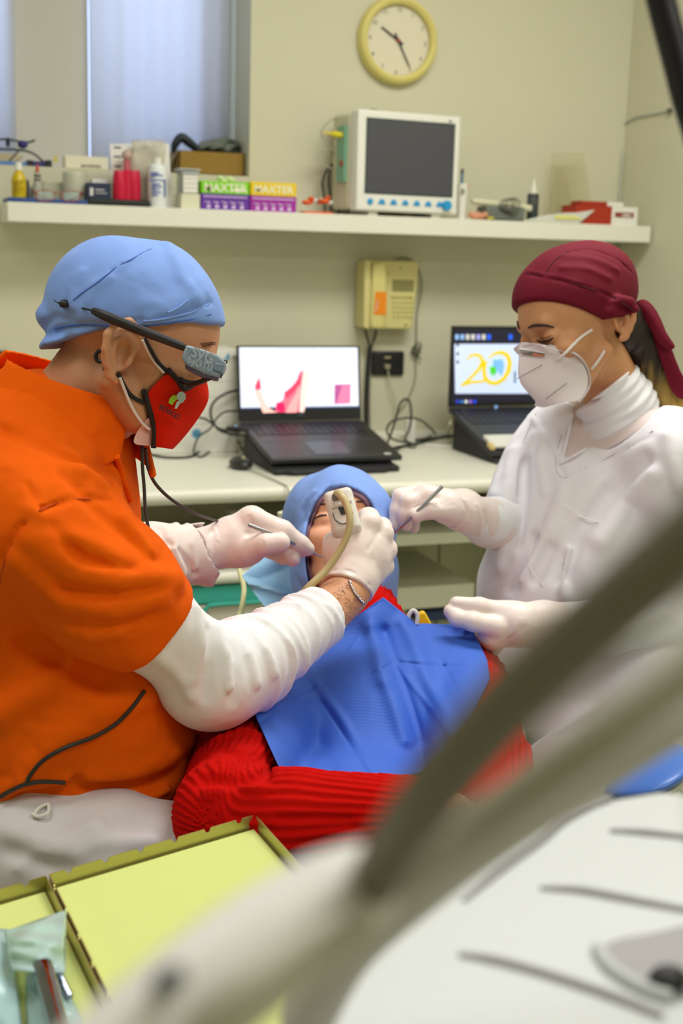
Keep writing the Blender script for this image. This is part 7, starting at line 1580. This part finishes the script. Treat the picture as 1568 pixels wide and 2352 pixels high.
# ---------------------------------------------------------------- delivery unit in front
zU = 1.05; wu_ = mat('unit_white', (200, 204, 204), .4)
t = thing('delivery_unit', 'white dental delivery unit body filling the bottom right of the picture', 'dental unit', (.5, .3, 0))
def U(px, py, z=zU): return onZ(px, py, z)
outl = [(1600, 1812), (1500, 1806), (1400, 1822), (1270, 1855), (1120, 1925), (980, 2010), (860, 2100), (740, 2210), (620, 2350), (520, 2560), (1700, 2560)]
b = MB(); top = [U(*q) for q in outl]; b.prism(top, (0, 0, -.09)); mk('housing', b, wu_, t, bevel=.012, segs=4)
seam_m = mat('unit_seam', (150, 148, 150), .6)
for pts in ([(1065, 2070), (1150, 2000), (1240, 1935), (1300, 1885), (1400, 1835)], [(1400, 1910), (1480, 1915), (1600, 1928)], [(1240, 2042), (1330, 2048), (1430, 2066), (1600, 2098)], [(1052, 2195), (1130, 2208), (1250, 2240), (1400, 2290), (1520, 2338)]):
    b = MB(); b.tube([U(*q)+V(0, 0, .0003) for q in pts], [.0014]+[.0026]*(len(pts)-2)+[.0020], 8); mk('panel_seam', b, seam_m, t)
b = MB(); gp = [U(*q)+V(0, 0, .0006) for q in [(1378, 2180), (1420, 2162), (1500, 2148), (1620, 2120), (1620, 2300), (1540, 2285), (1470, 2268), (1400, 2225)]]; b.prism(gp, (0, 0, .0008)); mk('grey_recess', b, mat('grey_recess', (150, 148, 150), .45), t, smooth=0)
b = MB(); b.ell(U(1532, 2270)+V(0, 0, .004), (.009, .007, .006), nu=20, nv=12); mk('black_knob', b, black, t)
b = MB(); b.tube([U(1370, 2185)+V(0, 0, .002), U(1400, 2230)+V(0, 0, .002), U(1470, 2275)+V(0, 0, .002), U(1540, 2300)+V(0, 0, .002)], .003, 8); mk('recess_lip', b, wu_, t)
q = U(1500, 2500); b = MB(); b.cyl((q[0], q[1], .02), (q[0], q[1], zU-.09), .05); mk('column', b, wu_, t)
b = MB(); b.cyl((q[0], q[1], 0), (q[0], q[1], .03), .2); mk('base', b, wu_, t)
# hoses arching in front of the lens
hose_m = mat('taupe_hose', (112, 108, 90), .5); hose2 = mat('grey_hose', (172, 170, 154), .5); hlight = mat('light_grey_handpiece', (222, 221, 216), .4)
def hose(name, label, pts, rs, m, tail=None):
    t = thing(name, label, 'hose', pts[-1])
    b = MB(); b.tube(pts, rs, 20, smooth=8); mk('hose_tube', b, m, t)
    if tail: nz_ = MB(); nz_.tube([P(352, 2282, .274), P(380, 2256, .274), P(415, 2232, .276)], [.0016, .0026, .0022], 12); mk('nozzle', nz_, mat('slate_dark', (44, 50, 54), .4), t)
    if tail: b = MB(); b.tube(tail[0], tail[1], 20, smooth=8); mk('handpiece', b, hlight, t)
hose('instrument_hose', 'thick dark taupe hose crossing the picture diagonally, very close and blurred', [U(1900, 1900)+V(.10, -.02, 0), P(2500, 1250, .25), P(2200, 980, .21), P(1900, 970, .20), P(1700, 1130, .20), P(1568, 1255, .205), P(1400, 1400, .215), P(1160, 1625, .235), P(1000, 1810, .26), P(905, 1945, .29), P(850, 2040, .31)], [.0066]*9+[.0064, .0060], hose_m,
     ([P(868, 2010, .315), P(760, 2075, .31), P(600, 2180, .30), P(430, 2310, .29), P(180, 2520, .28)], [.0090, .0125, .0135, .0135, .0135]))
hose('instrument_hose', 'paler grey hose running parallel below the dark one, blurred', [U(1950, 2050)+V(.10, -.02, 0), P(2300, 1500, .31), P(2050, 1330, .29), P(1800, 1370, .28), P(1568, 1545, .28), P(1334, 1724, .29), P(1116, 1880, .32), P(960, 1990, .36), P(850, 2080, .39)], [.0052]*9, hose2)
hose('instrument_hose', 'light grey hose between the dark hose and the white unit', [U(1950, 2200)+V(.10, -.04, 0), P(2150, 1560, .45), P(1950, 1430, .43), P(1800, 1450, .42), P(1568, 1620, .42), P(1350, 1762, .43), P(1150, 1893, .44), P(980, 2020, .46), P(800, 2180, .48), P(700, 2360, .5)], [.010]*10, mat('pale_grey_hose', (204, 202, 202), .5))
hose('instrument_hose', 'olive grey tubing curving out of the bottom edge below the blurred handpiece', [P(830, 2120, .30), P(700, 2190, .29), P(560, 2280, .28), P(420, 2400, .28), P(330, 2480, .28)], [.0045, .0055, .0055, .0055, .0055], mat('olive_grey_tube', (186, 184, 168), .5))
# black lamp arm top right
t = thing('lamp_arm', 'black curved arm of the operating light at the top right corner', 'lamp arm', P(1560, 300, .8))
b = MB(); b.tube([V(.42, .42, 2.79), V(.36, .55, 2.2), P(1440, -500, .84), P(1484, -160, .80), P(1518, 0, .80), P(1552, 130, .80), P(1587, 260, .80), P(1660, 460, .80), P(1800, 640, .82)], .0092, 20); mk('arm_tube', b, mat('gloss_black', (16, 14, 26), .3), t)

GR = {'power_cable': 'cables on the worktop', 'monitor_lead': 'thin leads of the patient monitor', 'monitor_cable': 'thick cables beside the patient monitor', 'glove_box': 'glove boxes on the shelf', 'headset_cable': 'cables hanging from the headset', 'instrument_hose': 'blurred hoses in front of the camera', 'instrument_tray': 'steel trays with lime liners', 'sterile_pouch': 'sterilisation pouches in the tray', 'laptop': 'laptops on the worktop', 'laptop_stand': 'stands under the laptops', 'telephone_lead': 'telephone leads on the wall', 'wall_outlet': 'black wall outlets', 'vial': 'small vials on the shelf', 'chrome_handle': 'chrome instruments in the tray', 'sheer_curtain': 'curtains of the window', 'person': 'people around the dental chair'}
for o_ in bpy.data.objects:
    k_ = o_.name.split('.')[0]
    if o_.parent is None and k_ in GR and 'label' in o_.keys(): o_['group'] = GR[k_]
